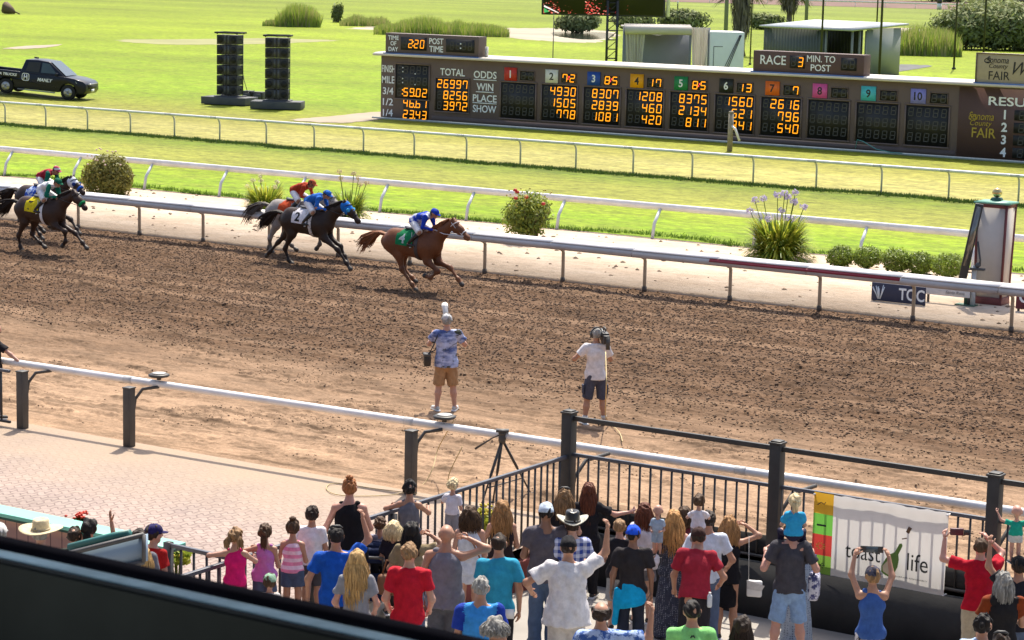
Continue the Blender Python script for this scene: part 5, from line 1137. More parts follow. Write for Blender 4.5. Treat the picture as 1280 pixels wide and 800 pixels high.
def standing(h, arms, fat=1., fem=False, lean=0., headyaw=0., headpitch=0., stance=.0, twist=0., legs=None, shift=(0, 0)):
    J = Fig(); J.h = h; J.s = s = h/1.75; J.fat = fat; J.fem = fem; J.hs = hs = .142+.058*h
    J.shw = (.090 if fem else .101)*h*(.5+.5*fat) if h > 1.45 else .090*h
    z = lambda f: f*h
    J.pel = Vector((0, 0, z(.515))); J.legs = []
    leg = h-hs-.33*h
    for sd in (-1, 1):
        hip = Vector((sd*.047*h*(.6+.4*fat), 0, z(.50))); kn = Vector((sd*(.055*h+stance*.5), .012*h, z(.275))); an = Vector((sd*(.058*h+stance), -.012*h, .045*h)); J.legs.append([hip, kn, an, an+Vector((sd*.03*h, .095*h, -.028*h))])
    if legs: J.legs = legs(J)
    zs = h-hs-.052*h; q = Matrix.Rotation(R(-lean), 3, 'X'); tw = Matrix.Rotation(R(twist), 3, 'Z')
    def U(v): return J.pel + q @ (tw @ (Vector(v)-J.pel))
    J.wai = U((0, 0, z(.61))); J.che = U((0, 0, zs-.085*h)); J.nek = U((0, .0, zs+.022*h)); J.hc = U((0, .012*h, h-hs*.5))
    J.sh = [U((-J.shw, 0, zs-.014*h)), U((J.shw, 0, zs-.014*h))]
    J.up = (q @ Vector((0, 0, 1))); J.fw = q @ tw @ Vector((0, 1, 0)); J.rt = q @ tw @ Vector((1, 0, 0))
    hq = q @ tw @ Matrix.Rotation(R(headyaw), 3, 'Z') @ Matrix.Rotation(R(lean*.8+headpitch), 3, 'X'); J.hf = hq @ Vector((0, 1, 0)); J.hu = hq @ Vector((0, 0, 1)); J.hr = hq @ Vector((1, 0, 0))
    J.el, J.wr, J.hd, J.hp = [], [], [], []
    for i, sd in enumerate((-1, 1)):
        (ud, fd) = arms[i][:2]; ud, fd = nv(ud[0]*sd, ud[1], ud[2]), nv(fd[0]*sd, fd[1], fd[2])
        e = J.sh[i]+ud*.168*h; w_ = e+fd*.142*h; J.el.append(e); J.wr.append(w_)
        hd = nv(arms[i][2][0]*sd, arms[i][2][1], arms[i][2][2]) if len(arms[i]) > 2 else fd
        J.hd.append(hd); J.hp.append(nv(-sd*.8, .5, -.2))
    J.curl = [a[3] if len(a) > 3 else .45 for a in arms]
    return J
def body_prims(J):
    s, f = J.s, J.fat; fw = np.array(J.fw); w_ = .93 if J.fem else 1.; P = []
    P += [Prim(J.pel-J.up*.02*s, J.wai, .145*s*f*(1.03 if J.fem else 1), .122*s*f*w_, (fw, 1.32)), Prim(J.wai, J.che, .122*s*f*w_, .142*s*(.45+.55*f)*w_, (fw, 1.38)), Prim(J.che, J.che+J.up*.07*s, .148*s*(.5+.5*f)*w_, .11*s, (fw, 1.45))]
    P += [Prim(J.sh[0], J.sh[1], .047*s*(.7+.3*f)*w_)]+[Prim(J.nek-J.up*.012*s, J.sh[i].lerp(J.nek, .3), .046*s, .041*s) for i in (0, 1)]; P.append(Prim(J.che+J.up*.1*s, J.nek+J.up*.02*s, .085*s*w_, .05*s, (fw, 1.15))); P.append(Prim(J.nek-J.up*.02*s, J.hc-J.hu*.05*s, .056*s*w_*(.8+.2*f), .052*s*w_))
    k = J.hs/.232
    P += [Prim(J.hc+J.hu*.018*k-J.hf*.022*k, J.hc+J.hu*.026*k+J.hf*.02*k, .083*k, .080*k, (np.array(J.hr), 1.12)), Prim(J.hc+J.hf*.03*k+J.hu*.0*k, J.hc-J.hu*.08*k+J.hf*.052*k, .064*k, .034*k), Prim(J.hc+J.hf*.092*k+J.hu*.012*k, J.hc+J.hf*.108*k-J.hu*.022*k, .008*k, .015*k)]
    for sd in (-1, 1):
        e = J.hc+J.hr*sd*.078*k-J.hu*.008*k; P.append(Prim(e+J.hu*.022*k-J.hf*.006*k, e-J.hu*.018*k, .016*k, .011*k, (np.array(J.hf), 1.)))
    for i in (0, 1):
        P += [Prim(J.sh[i]-J.up*.008*s, J.el[i], .047*s*(.75+.25*f)*w_, .039*s*w_), Prim(J.el[i], J.wr[i], .040*s*w_*(.8+.2*f), .026*s)]
        hip, kn, an, toe = J.legs[i]; P += [Prim(hip, kn, .088*s*(.6+.4*f), .055*s), Prim(kn, kn.lerp(an, .4), .054*s, .056*s*(.8+.2*f)), Prim(kn.lerp(an, .4), an, .056*s*(.8+.2*f), .035*s), Prim(an-Vector((0, .02*s, .02*s)), toe, .036*s, .03*s)]
    return P
def fig_object(J, name, skin, loc, yaw, parent=None, cell=None):
    s = J.s; V, F, m_ = sdf_mesh(body_prims(J), cell or max(.0105, .0135*s), .035*s)
    g = Geo(); g.add(V, F, 0)
    for i in (0, 1): hand_geo(g, J.wr[i]-J.hd[i]*.01*s, J.hd[i], J.hp[i], s*(1.0 if J.h > 1.45 else .95), J.curl[i])
    k = J.hs/.232
    for sd in (-1, 1): e = J.hc+J.hf*.083*k+J.hr*sd*.032*k+J.hu*.012*k; g.tube([e-J.hf*.008*k, e, e+J.hf*.004*k], [.010*k, .012*k, .006*k], 6, 1)
    l = J.hc+J.hf*.088*k-J.hu*.048*k; g.tube([l-J.hr*.022*k, l+J.hf*.006*k, l+J.hr*.022*k], [.003*k, .008*k, .003*k], 6, 2)
    o = g.obj(name, [SKIN[skin], EYE, LIP], parent, loc, (0, 0, yaw), smooth=True); return o
_seed = [100]
def sdf_part(name, prims, mats, parent, cell, k=.03, cuts=(), amp=0., s=1., stretch=(1, 1, .6)):
    _seed[0] += 1; V, F, m_ = sdf_mesh(prims, cell, k, cuts, folds(_seed[0], amp, s, stretch) if amp else None)
    g = Geo(); g.add(V, F, m_); return g.obj(name, mats, parent, smooth=True)
def shirt(J, o, mat, sleeve=.62, hem=-.05, ease=.022, mats=None, kind='tee', amp=.012, flare=0., name='shirt'):
    s, f = J.s, J.fat; fw = np.array(J.fw); up = J.up; w_ = .95 if J.fem else 1.; e = ease*s; P = []
    dn = J.pel+up*hem*s; h0, h1 = J.legs[0][0], J.legs[1][0]; P.append(Prim(h0+up*.035*s, h1+up*.035*s, .087*s*(.6+.4*f)+e*1.1+flare*.6*s, None, None, [(dn, -up)]))
    P += [Prim(J.pel+up*(hem-.06)*s, J.wai, .160*s*f+e*1.3+flare*s, .128*s*f*w_+e*1.3, (fw, 1.28), [(dn, -up)]), Prim(J.wai, J.che, .128*s*f*w_+e*1.2, .147*s*(.45+.55*f)*w_+e, (fw, 1.34), [(dn, -up)]), Prim(J.che, J.che+up*.075*s, .150*s*(.5+.5*f)*w_+e, .112*s+e*.6, (fw, 1.4))]
    if kind in ('tee', 'polo', 'long'):
        P += [Prim(J.nek-up*.022*s, J.sh[i].lerp(J.nek, .15), .069*s, .060*s+e*.5, None, [(J.nek+up*.012*s, up)]) for i in (0, 1)]+[Prim(J.sh[0], J.sh[1], .048*s*(.7+.3*f)*w_+e*.5), Prim(J.che+up*.1*s, J.nek+up*(.0 if kind == 'tee' else .03)*s, .088*s*w_+e*.6, (.058 if kind == 'tee' else .066)*s, (fw, 1.15), [(J.nek+up*(.0 if kind == 'tee' else .022)*s, up)])]
        for i in (0, 1):
            d = (J.el[i]-J.sh[i]).normalized()
            if kind == 'long': P += [Prim(J.sh[i], J.el[i], .058*s*w_+e*.8, .050*s, None, None, 1), Prim(J.el[i], J.wr[i], .048*s, .036*s, None, None, 1)]
            else: cp = J.sh[i].lerp(J.el[i], sleeve); P.append(Prim(J.sh[i]-d*.01*s, J.sh[i].lerp(J.el[i], sleeve+.25), .055*s*(.75+.25*f)*w_+e*.7, .057*s*(.75+.25*f)*w_+e*1.1, None, [(cp, d)], 1))
    else:   # tank: straps only
        for i in (0, 1):
            a = J.sh[i].lerp(J.nek, .42); P.append(Prim(J.che+(J.sh[i]-J.che)*.42+up*.0*s, a+up*.022*s, .062*s, .040*s, (fw, 1.05), None))
    return sdf_part(name, P, mats or [mat, mat], o, max(.0105, .0135*s), .022*s, [(dn, -up)], amp*s, s)
def legwear(J, o, mat, upto='knee', ease=.012, amp=.009, name=None, flare=.0, rise=.015, waist_cut=True):
    s, f = J.s, J.fat; fw = np.array(J.fw); e = ease*s; P = [Prim(J.pel-Vector((0, 0, .03*s)), J.pel+J.up*(rise+.08)*s, .144*s*f+e*.8, .128*s*f+e*.5, (fw, 1.28), [(J.pel+J.up*rise*s, J.up)])]
    for i in (0, 1):
        hip, kn, an, toe = J.legs[i]
        if upto == 'short': cp = hip.lerp(kn, .62); d = kn-hip; P.append(Prim(hip, kn, .095*s*(.6+.4*f)+e, .09*s*(.6+.4*f)+e+flare*s, None, [(cp, d)]))
        elif upto == 'knee': cp = kn+(kn-hip)*.04; d = kn-hip; P.append(Prim(hip, kn+d*.15, .092*s*(.6+.4*f)+e, .078*s*(.6+.4*f)+e+flare*.6*s, None, [(cp, d)]))
        else: d = an-kn; P += [Prim(hip, kn, .091*s*(.6+.4*f)+e, .066*s+e), Prim(kn, an, .070*s+e, .058*s+e, None, [(an-Vector((0, 0, .012*s)), d)])]
    return sdf_part(name or ('trousers' if upto == 'ankle' else 'shorts'), P, mat, o, max(.0105, .0135*s), .009*s, [(J.pel+J.up*rise*s, J.up)] if waist_cut else (), amp*s, s, (1, 1, .3))
def skirt(J, o, mat, z1, r1=.22, name='skirt', z0=None, amp=.014):
    s = J.s; a = J.wai if z0 is None else Vector((0, 0, z0)); b_ = Vector((J.pel.x, J.pel.y, z1)); return sdf_part(name, [Prim(a, b_-Vector((0, 0, .1)), .125*s*J.fat+.015*s, r1*s, (np.array(J.fw), 1.2), [(b_, (0, 0, -1))])], mat, o, max(.0105, .0135*s), .02, (), amp*s, s, (1, 1, .12))
def shoes(J, o, mat, sock=None):
    s = J.s
    for i in (0, 1):
        hip, kn, an, toe = J.legs[i]; d = (toe-an); d.z = 0; d.normalize(); hl = Vector((an.x, an.y, 0))-d*.055*s
        zb = an.z-.045*J.h; g = Geo(); g.tube([hl+Vector((0, 0, zb+.05*s)), hl+d*.05*s+Vector((0, 0, zb+.06*s)), hl+d*.15*s+Vector((0, 0, zb+.045*s)), hl+d*.24*s+Vector((0, 0, zb+.035*s)), hl+d*.265*s+Vector((0, 0, zb+.03*s))], [.038*s, .046*s, .044*s, .04*s, .022*s], 10, flat=.9); q = g.obj('shoe', mat, o, smooth=True)
        g = Geo(); g.box(hl+d*.105*s+Vector((0, 0, zb+.012*s)), (.08*s, .30*s, .022*s), math.atan2(-d.x, d.y)); g.obj('sole', WHITE if mat is not WHITE else CHAR, q)
        if sock: g = Geo(); g.tube([an+Vector((0, 0, .0)), an+(kn-an)*.22], [.044*s, .046*s], 10); g.obj('sock', sock, o, smooth=True)
def hair(J, o, style, col, seed=1, length=.35):
    mt = hair_mat(HC[col] if isinstance(col, str) else col); k = J.hs/.232; hc, hf, hu, hr = J.hc, J.hf, J.hu, J.hr; r = np.random.default_rng(seed)
    rr = .012*k
    if style == 'bald': return
    P = [Prim(hc+hu*.020*k-hf*.024*k, hc+hu*.030*k+hf*.016*k, .085*k+rr, .080*k+rr, (np.array(hr), 1.10))]
    cuts = [(hc+hf*.052*k+hu*.055*k, hf*.8-hu*.55), (hc-hu*.058*k, -hu)] if style != 'buzz' else [(hc+hf*.04*k+hu*.06*k, hf*.8-hu*.5), (hc-hu*.045*k, -hu)]
    if style == 'fringe': cuts = [(hc-hu*.055*k, -hu), (hc+hf*.03*k, hf*.9-hu*.1), (hc+hu*.062*k, hu)]
    if style == 'buzz': P[0].ra -= .006*k; P[0].rb -= .006*k
    fo = folds(seed, .012*k, .35*k, (1, 1, .5))
    V, F, m_ = sdf_mesh(P, .0085*k, .02, cuts, fo); g = Geo(); g.add(V, F, 0)
    back = hc-hf*.085*k
    def strand(root, d0, L, wv, r0, ph, drop=1.):
        pts = []; n = 9
        for i in range(n):
            t_ = i/(n-1); q = root+d0*.05*k*min(1, t_*3)-Vector((0, 0, 1))*L*t_*drop+hf*(-.012*k*math.sin(t_*3)); q = q+(hr*math.sin(ph+t_*wv)+hf*.6*math.cos(ph*1.7+t_*wv))*.014*k*min(1, t_*2.5); pts.append(q)
        g.tube(pts, [r0*(.75+.25*math.sin(min(1, t_*4)*1.57))*(1-.75*(i_/(n-1))**2.5) for i_, t_ in enumerate(np.linspace(0, 1, n))], 5, 0, cap=False)
    if style in ('long', 'wavy', 'bob'):
        n = 260
        for j in range(n):
            a = r.uniform(-2.0, 2.0); e = r.uniform(-.35, .75); d = (-hf*math.cos(a)+hr*math.sin(a))*math.cos(e)+hu*math.sin(e); root = hc+hu*.02*k+d*.088*k; dd = (-hf*math.cos(a)+hr*math.sin(a)); strand(root, dd*(.5 if style == 'long' else .9), length*k*r.uniform(.72, 1.05)*(1+.05*math.cos(a))+e*.08*k, 7 if style == 'wavy' else (4 if style == 'bob' else 2.5), r.uniform(.004, .0075)*k, r.uniform(0, 6.28))
    elif style in ('pony', 'bun', 'pigtails'):
        if style == 'bun':
            q = hc-hf*.03*k+hu*.125*k
            for j in range(14): a = r.uniform(0, 6.28); g.tube([q+(hr*math.cos(a)+hf*math.sin(a))*.03*k, q+hu*.02*k+(hr*math.cos(a+1)+hf*math.sin(a+1))*.035*k, q+hu*.035*k+(hr*math.cos(a+2)+hf*math.sin(a+2))*.02*k], [.014*k, .016*k, .008*k], 5)
        for sx in ((-1, 1) if style == 'pigtails' else (0,)):
            if style == 'bun': break
            q = back+hu*.02*k+hr*sx*.06*k
            for j in range(60): a = r.uniform(0, 6.28); strand(q+(hr*math.cos(a)+hu*math.sin(a))*.014*k, -hf*.6+hr*(sx*.5+.3*math.cos(a)), length*k*r.uniform(.7, 1.05), 3, r.uniform(.004, .008)*k, r.uniform(0, 6.28))
    return g.obj('hair', mt, o, smooth=True)
def cap_hat(J, o, mat, brim=None, back=False, name='cap'):
    k = J.hs/.232; hc, hf, hu = J.hc, J.hf, J.hu; sg = -1 if back else 1
    P = [Prim(hc+hu*.030*k-hf*.022*k, hc+hu*.038*k+hf*.018*k, .098*k, .094*k, (np.array(J.hr), 1.08))]
    V, F, _ = sdf_mesh(P, .008*k, .02, [(hc+hu*.018*k, -(hu+hf*.12))], folds(3, .004*k, .4)); g = Geo(); g.add(V, F); g.tube([hc+hu*.128*k-hf*.004, hc+hu*.136*k-hf*.004], [.011*k, .006*k], 8); q = g.obj(name, mat, o, smooth=True)
    g = Geo(); n = 11; A = []
    for i in range(n): a = -1.15+2.3*i/(n-1); A.append((hc+hu*.030*k+(hf*sg*math.cos(a)*.1+J.hr*math.sin(a)*.088)*k, hc+hu*(.030-.016*math.cos(a)-.006)*k+(hf*sg*(math.cos(a)*.098+.085*math.cos(a)**.5)+J.hr*math.sin(a)*.09)*k))
    V = [tuple(v+hu*dz*k) for dz in (0, .006) for p in A for v in p]; m2 = 2*n; F = []
    for i in range(n-1): a, b_ = 2*i, 2*i+2; F += [(a, a+1, b_+1, b_), (a+m2, b_+m2, b_+m2+1, a+m2+1), (a+1, a+m2+1, b_+m2+1, b_+1)]
    g.add(V, F); g.obj('brim', brim or mat, q, smooth=False); return q
def brim_hat(J, o, mat, band, br=.2, ht=.12, roll=.04, name='hat', crown=None):
    k = J.hs/.232; hc, hf, hu, hr = J.hc+J.hu*.045*J.hs/.232, J.hf, J.hu, J.hr; g = Geo(); n = 28; rings = []
    for (rad, z, rl) in ((.085, ht*.93, 0), (.095, ht*.8, 0), (.1, .03, 0), (.103, .0, 0), (br*.75, -.005, roll*.35), (br, .0, roll), (br, -.008, roll), (br*.75, -.014, roll*.35), (.1, -.012, 0)):
        rings.append([hc+hu*(z+rl*abs(math.cos(a))**1.6)*k+(hr*math.cos(a)*rad*(1 if rad > .12 else .9)+hf*math.sin(a)*rad*1.1)*k for a in np.linspace(0, 6.283, n, endpoint=False)])
    top = [hc+hu*(ht*(.98 if abs(math.cos(a)) > .4 else .80))*k+(hr*math.cos(a)*.06+hf*math.sin(a)*.075)*k for a in np.linspace(0, 6.283, n, endpoint=False)]
    rings = [[hc+hu*ht*.78*k+(p-hc-hu*ht*k)*.1 for p in top], top]+rings; V = [tuple(p) for rg in rings for p in rg]; F = []; mi = []
    for i in range(len(rings)-1):
        for j in range(n): F.append((i*n+j, i*n+(j+1) % n, (i+1)*n+(j+1) % n, (i+1)*n+j)); mi.append(1 if i < 4 and crown else 0)
    F.append(tuple(range(n))); mi.append(1 if crown else 0)
    for f, m_ in zip(F, mi): g.F.append(np.array([f])); g.Mi.append(np.array([m_]))
    g.V.append(np.array(V)); g.n = len(V); q = g.obj(name, [mat, crown or mat], o, smooth=True, recalc=True)
    g = Geo(); b1 = [hc+hu*.012*k+(hr*math.cos(a)*.095+hf*math.sin(a)*.114)*k for a in np.linspace(0, 6.283, 25)]; g.tube(b1, .009*k, 6, cap=False); g.obj('band', band, q); return q
# arm presets: (upper direction, forearm direction[, hand direction, curl]); x is outward
A_DOWN = ((.16, .02, -1), (.10, .22, -1)); A_RELAX = ((.25, -.05, -1), (.05, .3, -1)); A_HOLD = ((.22, .10, -1), (-.30, 1, .05)); A_ELB = ((.55, -.1, -.9), (-.6, .75, -.1)); A_RAIL = ((.85, .45, -.25), (-.75, .65, -.05)); A_RAIL2 = ((.45, .75, -.6), (-.2, .9, .1))
A_FIST = ((.62, .30, .78), (-.18, .18, 1), (0, .2, 1), 1.25); A_BROW = ((.85, .30, .30), (-.95, .18, .48), (-.9, .3, .35), .15); A_PHONE = ((.35, .62, .62), (-.28, .42, .9), (-.25, .5, .8), .8); A_OUT = ((.8, .4, -.3), (.5, .85, .1), (.6, .8, .1), .9); A_HIP = ((.5, -.25, -.9), (-.25, .5, -.9)); A_CHIN = ((.35, .5, -.75), (-.45, .6, .75), (-.4, .5, .8), .8)
WORLD_UP = Vector((0, 0, 1))
def place(px, py, h, x=None, ground=None):
    """spot where somebody of height h stands on the sloping apron so that the crown of the head is seen at the pixel"""
    if x is not None:
        p = GX(px, py, x); return Vector((p.x, p.y, p.z-h))
    if ground is not None:
        p = G(px, py, ground+h); return Vector((p.x, p.y, ground))
    z = 0.
    for i in range(25): p = G(px, py, z+h); z = apron_z(p.y)
    return Vector((p.x, p.y, z))
def person(label, px, py, h, skin='fair', hair_=('short', 'brown'), top=('tee', None), bottom=('knee', None), arms=(A_DOWN, A_DOWN), yaw=30., fat=1., fem=False, hat=None, shoe=None, x=None, ground=None, hatk=0., group=None, name='person', **k):
    lift = hatk
    p = place(px, py, h+lift, x, ground); J = standing(h, arms, fat, fem, **k)
    o = fig_object(J, name, skin, p, R(yaw)); tag(o, label, 'person', group); o['_'] = 0; del o['_']
    if hair_: hair(J, o, hair_[0], hair_[1], int(px*7+py), hair_[2] if len(hair_) > 2 else .35)
    if top and top[0] in ('tee', 'polo', 'tank', 'long'): shirt(J, o, top[1], kind=top[0], **(top[2] if len(top) > 2 else {}))
    if bottom:
        if bottom[0] in ('knee', 'short', 'ankle'): legwear(J, o, bottom[1], bottom[0], **(bottom[2] if len(bottom) > 2 else {}))
        elif bottom[0] == 'dress': skirt(J, o, bottom[1], bottom[2]*h, bottom[3], 'dress_skirt')
        elif bottom[0] == 'skirt': skirt(J, o, bottom[1], bottom[2]*h, bottom[3])
    shoes(J, o, shoe or DARKSHOE)
    if hat: hat(J, o)
    o['_j'] = 0; del o['_j']; J.o = o; J.p = p; J.yaw = R(yaw); J.mw = Matrix.Translation(p) @ Matrix.Rotation(R(yaw), 4, 'Z'); return J
DARKSHOE = M('shoe_dark', (.03, .028, .028), .6); WSHOE = M('shoe_white', (.55, .54, .52), .6)
# ================================================================== HORSES AND JOCKEYS
HOOF = M('hoof', (.05, .042, .036), .6); BLKL = M('boot_leather', (.015, .014, .015), .35); WHT = M('silk_white', (.70, .69, .70), .6, .04, 6.)
def coat(name, col, dark=None):
    m, t, b = newmat(name); n = noise_fac(t, 2.2, 3, .5); n2 = noise_fac(t, 60, 2, .6, (1, 1, .25)); z = pos_y(t, 2)
    dk = dark or tuple(v*.55 for v in col)
    cc = ramp(t, n, [(.3, tuple(v*.8 for v in col)), (.7, tuple(v*1.15 for v in col))]); cc = mix(t, 1., cc, ramp(t, n2, [(.3, .88), (.7, 1.1)]), 'MULTIPLY')
    t.links.new(cc, b.inputs[0]); b.inputs['Roughness'].default_value = .45; b.inputs['Specular IOR Level'].default_value = .22; bump(t, b, noise_fac(t, 5.5, 3, .5), .35, .05); MATS[name] = m; return m
POSE_A = [[(-.62, 1.14), (-.40, .88), (-.29, .50), (.0, .17), (.11, .05)], [(-.62, 1.14), (-.46, .88), (-.45, .52), (-.17, .31), (-.07, .23)], [(.46, 1.12), (.46, .80), (.80, .57), (.55, .39), (.40, .42)], [(.50, 1.12), (.60, .78), (.98, .66), (1.25, .40), (1.35, .29)]]
POSE_B = [[(-.60, 1.12), (-.50, .84), (-.74, .40), (-.62, .10), (-.52, .03)], [(-.66, 1.12), (-.84, .84), (-1.22, .50), (-1.46, .24), (-1.56, .14)], [(.46, 1.12), (.60, .80), (1.04, .54), (1.32, .20), (1.44, .07)], [(.48, 1.12), (.56, .80), (.94, .60), (1.11, .34), (1.17, .22)]]
POSE_C = [[(-.62, 1.14), (-.56, .84), (-.80, .43), (-.76, .13), (-.70, .03)], [(-.62, 1.14), (-.44, .86), (-.56, .47), (-.22, .27), (-.06, .17)], [(.46, 1.12), (.56, .82), (.95, .70), (.94, .42), (.84, .30)], [(.50, 1.12), (.62, .80), (1.08, .64), (1.38, .40), (1.52, .28)]]
def horse(label, org, pose, coatm, lower, mane, poll=(1.15, 1.80), muz=(1.58, 1.47), clothm=None, num=None, numm=None, hood=None, hood2=None, roll=None, girthm=None, tail=1., bridle=None, seed=1, white_blaze=False):
    fl = np.array((0, 1, 0)); P = []
    P += [Prim((-.60, 0, 1.22), (-.25, 0, 1.20), .31, .32, (fl, 1.15)), Prim((-.35, 0, 1.19), (.30, 0, 1.16), .315, .36, (fl, 1.22)), Prim((.25, 0, 1.17), (.52, 0, 1.20), .36, .29, (fl, 1.30)), Prim((-.66, 0, 1.34), (-.30, 0, 1.36), .17, .14), Prim((.10, 0, 1.38), (.36, 0, 1.44), .12, .10), Prim((.36, 0, 1.42), (.60, 0, 1.40), .10, .16, (fl, 1.3)), Prim((-.84, 0, 1.18), (-.70, 0, 1.12), .19, .22, (fl, 1.0))]
    pl, mz = Vector((poll[0], 0, poll[1])), Vector((muz[0], 0, muz[1])); nb = Vector((.56, 0, 1.30)); hd = (mz-pl)
    nm = nb.lerp(pl, .5)+Vector((-.02, 0, .03))
    P += [Prim(nb, nm, .255, .175, (fl, 1.55)), Prim(nm, pl-hd*.02+Vector((-.03, 0, -.03)), .175, .115, (fl, 1.45)), Prim(pl+Vector((.03, 0, -.04)), pl.lerp(mz, .5), .118, .095, (fl, 1.18)), Prim(pl.lerp(mz, .22)+Vector((-.02, 0, -.08)), pl.lerp(mz, .45)+Vector((-.02, 0, -.05)), .098, .07, (fl, 1.25)), Prim(pl.lerp(mz, .45), mz, .085, .058, (fl, 1.05), None, 0), Prim(mz+Vector((-.03, 0, -.01)), mz+Vector((.0, 0, -.02)), .06, .055, (fl, 1.), None, 1)]
    for sd in (-1, 1): P.append(Prim(pl+Vector((-.01, sd*.055, .06)), pl+Vector((.02, sd*.065, .17)), .032, .008, (np.array((0, 1, 0)), 1.)))
    for i, L in enumerate(pose):
        hind = i < 2; sd = -1 if i % 2 == 0 else 1; y0 = .14 if hind else .13; q = [Vector((x, sd*(y0+(.02 if k == 0 else 0)-.03*(k > 2)), z)) for k, (x, z) in enumerate(L)]
        if hind:
            P += [Prim(q[0]+Vector((-.05, 0, .02)), q[1], .215, .135, (fl, 1.45)), Prim(q[1], q[2]+(q[1]-q[2])*.18, .125, .055, (fl, 1.15)), Prim(q[2]+(q[1]-q[2])*.10, q[2], .058, .050), Prim(q[2], q[3], .046, .034, None, None, 1)]
        else:
            P += [Prim(q[0], q[1], .175, .105, (fl, 1.45)), Prim(q[1], q[2], .092, .048), Prim(q[2]+(q[1]-q[2])*.06, q[2]+(q[3]-q[2])*.08, .050, .046, None, None, 1), Prim(q[2], q[3], .040, .034, None, None, 1)]
        d = (q[4]-q[3]).normalized(); P += [Prim(q[3]+d*.0, q[3]+d*.01, .042, .04, None, None, 1), Prim(q[3], q[4], .034, .038, None, None, 1), Prim(q[4], q[4]+d*.035, .046, .056, None, None, 2)]
    V, F, m_ = sdf_mesh(P, .0165, .075); g = Geo(); g.add(V, F, m_)
    for sd in (-1, 1): e = pl.lerp(mz, .30)+Vector((.035, sd*.085, .015)); g.tube([e-Vector((0, sd*.01, 0)), e, e+Vector((0, sd*.012, 0))], [.014, .018, .008], 7, 2)
    h = g.obj('horse', [coatm, lower, HOOF], None, org, None, smooth=True); tag(h, label, 'horse', 'racehorses galloping past the finish')
    r = np.random.default_rng(seed); g = Geo()
    for k in range(130):
        t_ = r.random(); b_ = Vector((.50, 0, 1.50)).lerp(pl+Vector((-.06, 0, .075)), t_)+Vector((0, 0, .035*math.sin(t_*3.14))); L = r.uniform(.08, .2); sd = r.choice((-1, -1, 1)); g.tube([b_, b_+Vector((-.05*r.random(), sd*.05, .035)), b_+Vector((-.12-.1*r.random(), sd*.10, -L*.45)), b_+Vector((-.18-.12*r.random(), sd*.11, -L))], [.014, .014, .010, .004], 4, 0, cap=False)
    for k in range(10): b_ = pl+Vector((.03, r.uniform(-.03, .03), .05)); g.tube([b_, b_+Vector((.08, 0, -.02)), b_+Vector((.13, 0, -.13))], [.014, .012, .004], 4, cap=False)
    g.obj('mane', mane, h, smooth=True)
    g = Geo()
    for k in range(150):
        s_ = Vector((-.90, r.uniform(-.04, .04), 1.33+r.uniform(-.03, .03))); a, b_ = r.uniform(-.10, .10), r.uniform(-.17, .12); L = tail*r.uniform(.5, 1.0); g.tube([s_, s_+Vector((-.20*tail, a*.3, .05)), s_+Vector((-.2-.25*L, a*.8, -.02+b_*.5)), s_+Vector((-.28-.42*L, a*1.4, -.16+b_)), s_+Vector((-.34-.5*L, a*1.8, -.36*L+b_*1.3))], [.016, .02, .017, .012, .003], 4, 0, cap=False)
    g.obj('tail', mane, h, smooth=True)
    # saddle cloth conforming to the back
    def wrap(x0, x1, a0, a1, off, nx=8, na=22):
        g = Geo(); xs = np.linspace(x0, x1, nx+1); A = np.linspace(a0, a1, na+1); V = []
        for x in xs:
            t_ = (x+.35)/.65; rz = .315+.045*t_; ry = .262+.034*t_; zc = 1.19-.03*t_; rg = .035*math.exp(-((x-.15)/.35)**2)
            for a in A: V.append((x, (ry+off)*math.sin(a), zc+(rz+off)*math.cos(a)+rg*max(0, math.cos(a))**6+.0))
        n = na+1; i, j = np.meshgrid(np.arange(nx), np.arange(na), indexing='ij'); k = (i*n+j).ravel(); V = np.array(V); F = np.stack([k, k+1, k+n+1, k+n], 1); g.add(V, F); g.add(V-np.array((0, 0, .012)), F[:, ::-1]); return g
    q = wrap(-.42, .12, -1.62, 1.62, .028).obj('saddle_cloth', clothm, h, smooth=True)
    if num:
        me = text_mesh(num, None, .26, bold=.03); co = np.zeros(len(me.vertices)*3); me.vertices.foreach_get('co', co); co = co.reshape(-1, 3).copy()
        x = co[:, 0]-.22; a = -(1.12-co[:, 1]/.34); t_ = (x+.35)/.65; rz = .315+.045*t_+.034; ry = .262+.034*t_+.034; zc = 1.19-.03*t_
        o2 = np.stack([x, ry*np.sin(a), zc+rz*np.cos(a)], 1); me.vertices.foreach_set('co', o2.ravel()); me.materials.append(numm or BLK); o = bpy.data.objects.new('number', me); COL.objects.link(o); o.parent = q
    wrap(.16, .27, -3.1, 3.1, .018, 2, 40).obj('girth', girthm or WHT, h, smooth=True)
    g = Geo(); g.tube([(-.30, 0, 1.60), (-.22, 0, 1.565), (-.05, 0, 1.555), (.08, 0, 1.58), (.14, 0, 1.61)], [.05, .11, .10, .08, .04], 10, flat=.35); g.obj('saddle', BLKL, h, smooth=True)
    def ringh(t_, rad, name, mat, w_=.012, tilt=0.):
        c0 = pl.lerp(mz, t_); dd = hd.normalized(); uu = dd.cross(Vector((0, 1, 0))); g = Geo(); pts = [c0+uu*(math.cos(a)*rad)+Vector((0, math.sin(a)*rad*.82, 0))+dd*tilt*math.cos(a) for a in np.linspace(0, 6.283, 21)]; g.tube(pts, w_, 6, cap=False); return g.obj(name, mat, h, smooth=True)
    bm_ = bridle or BLKL
    ringh(.72, .083, 'noseband', roll or bm_, .040 if roll else .013); ringh(.10, .128, 'browband', bm_, .013, .04)
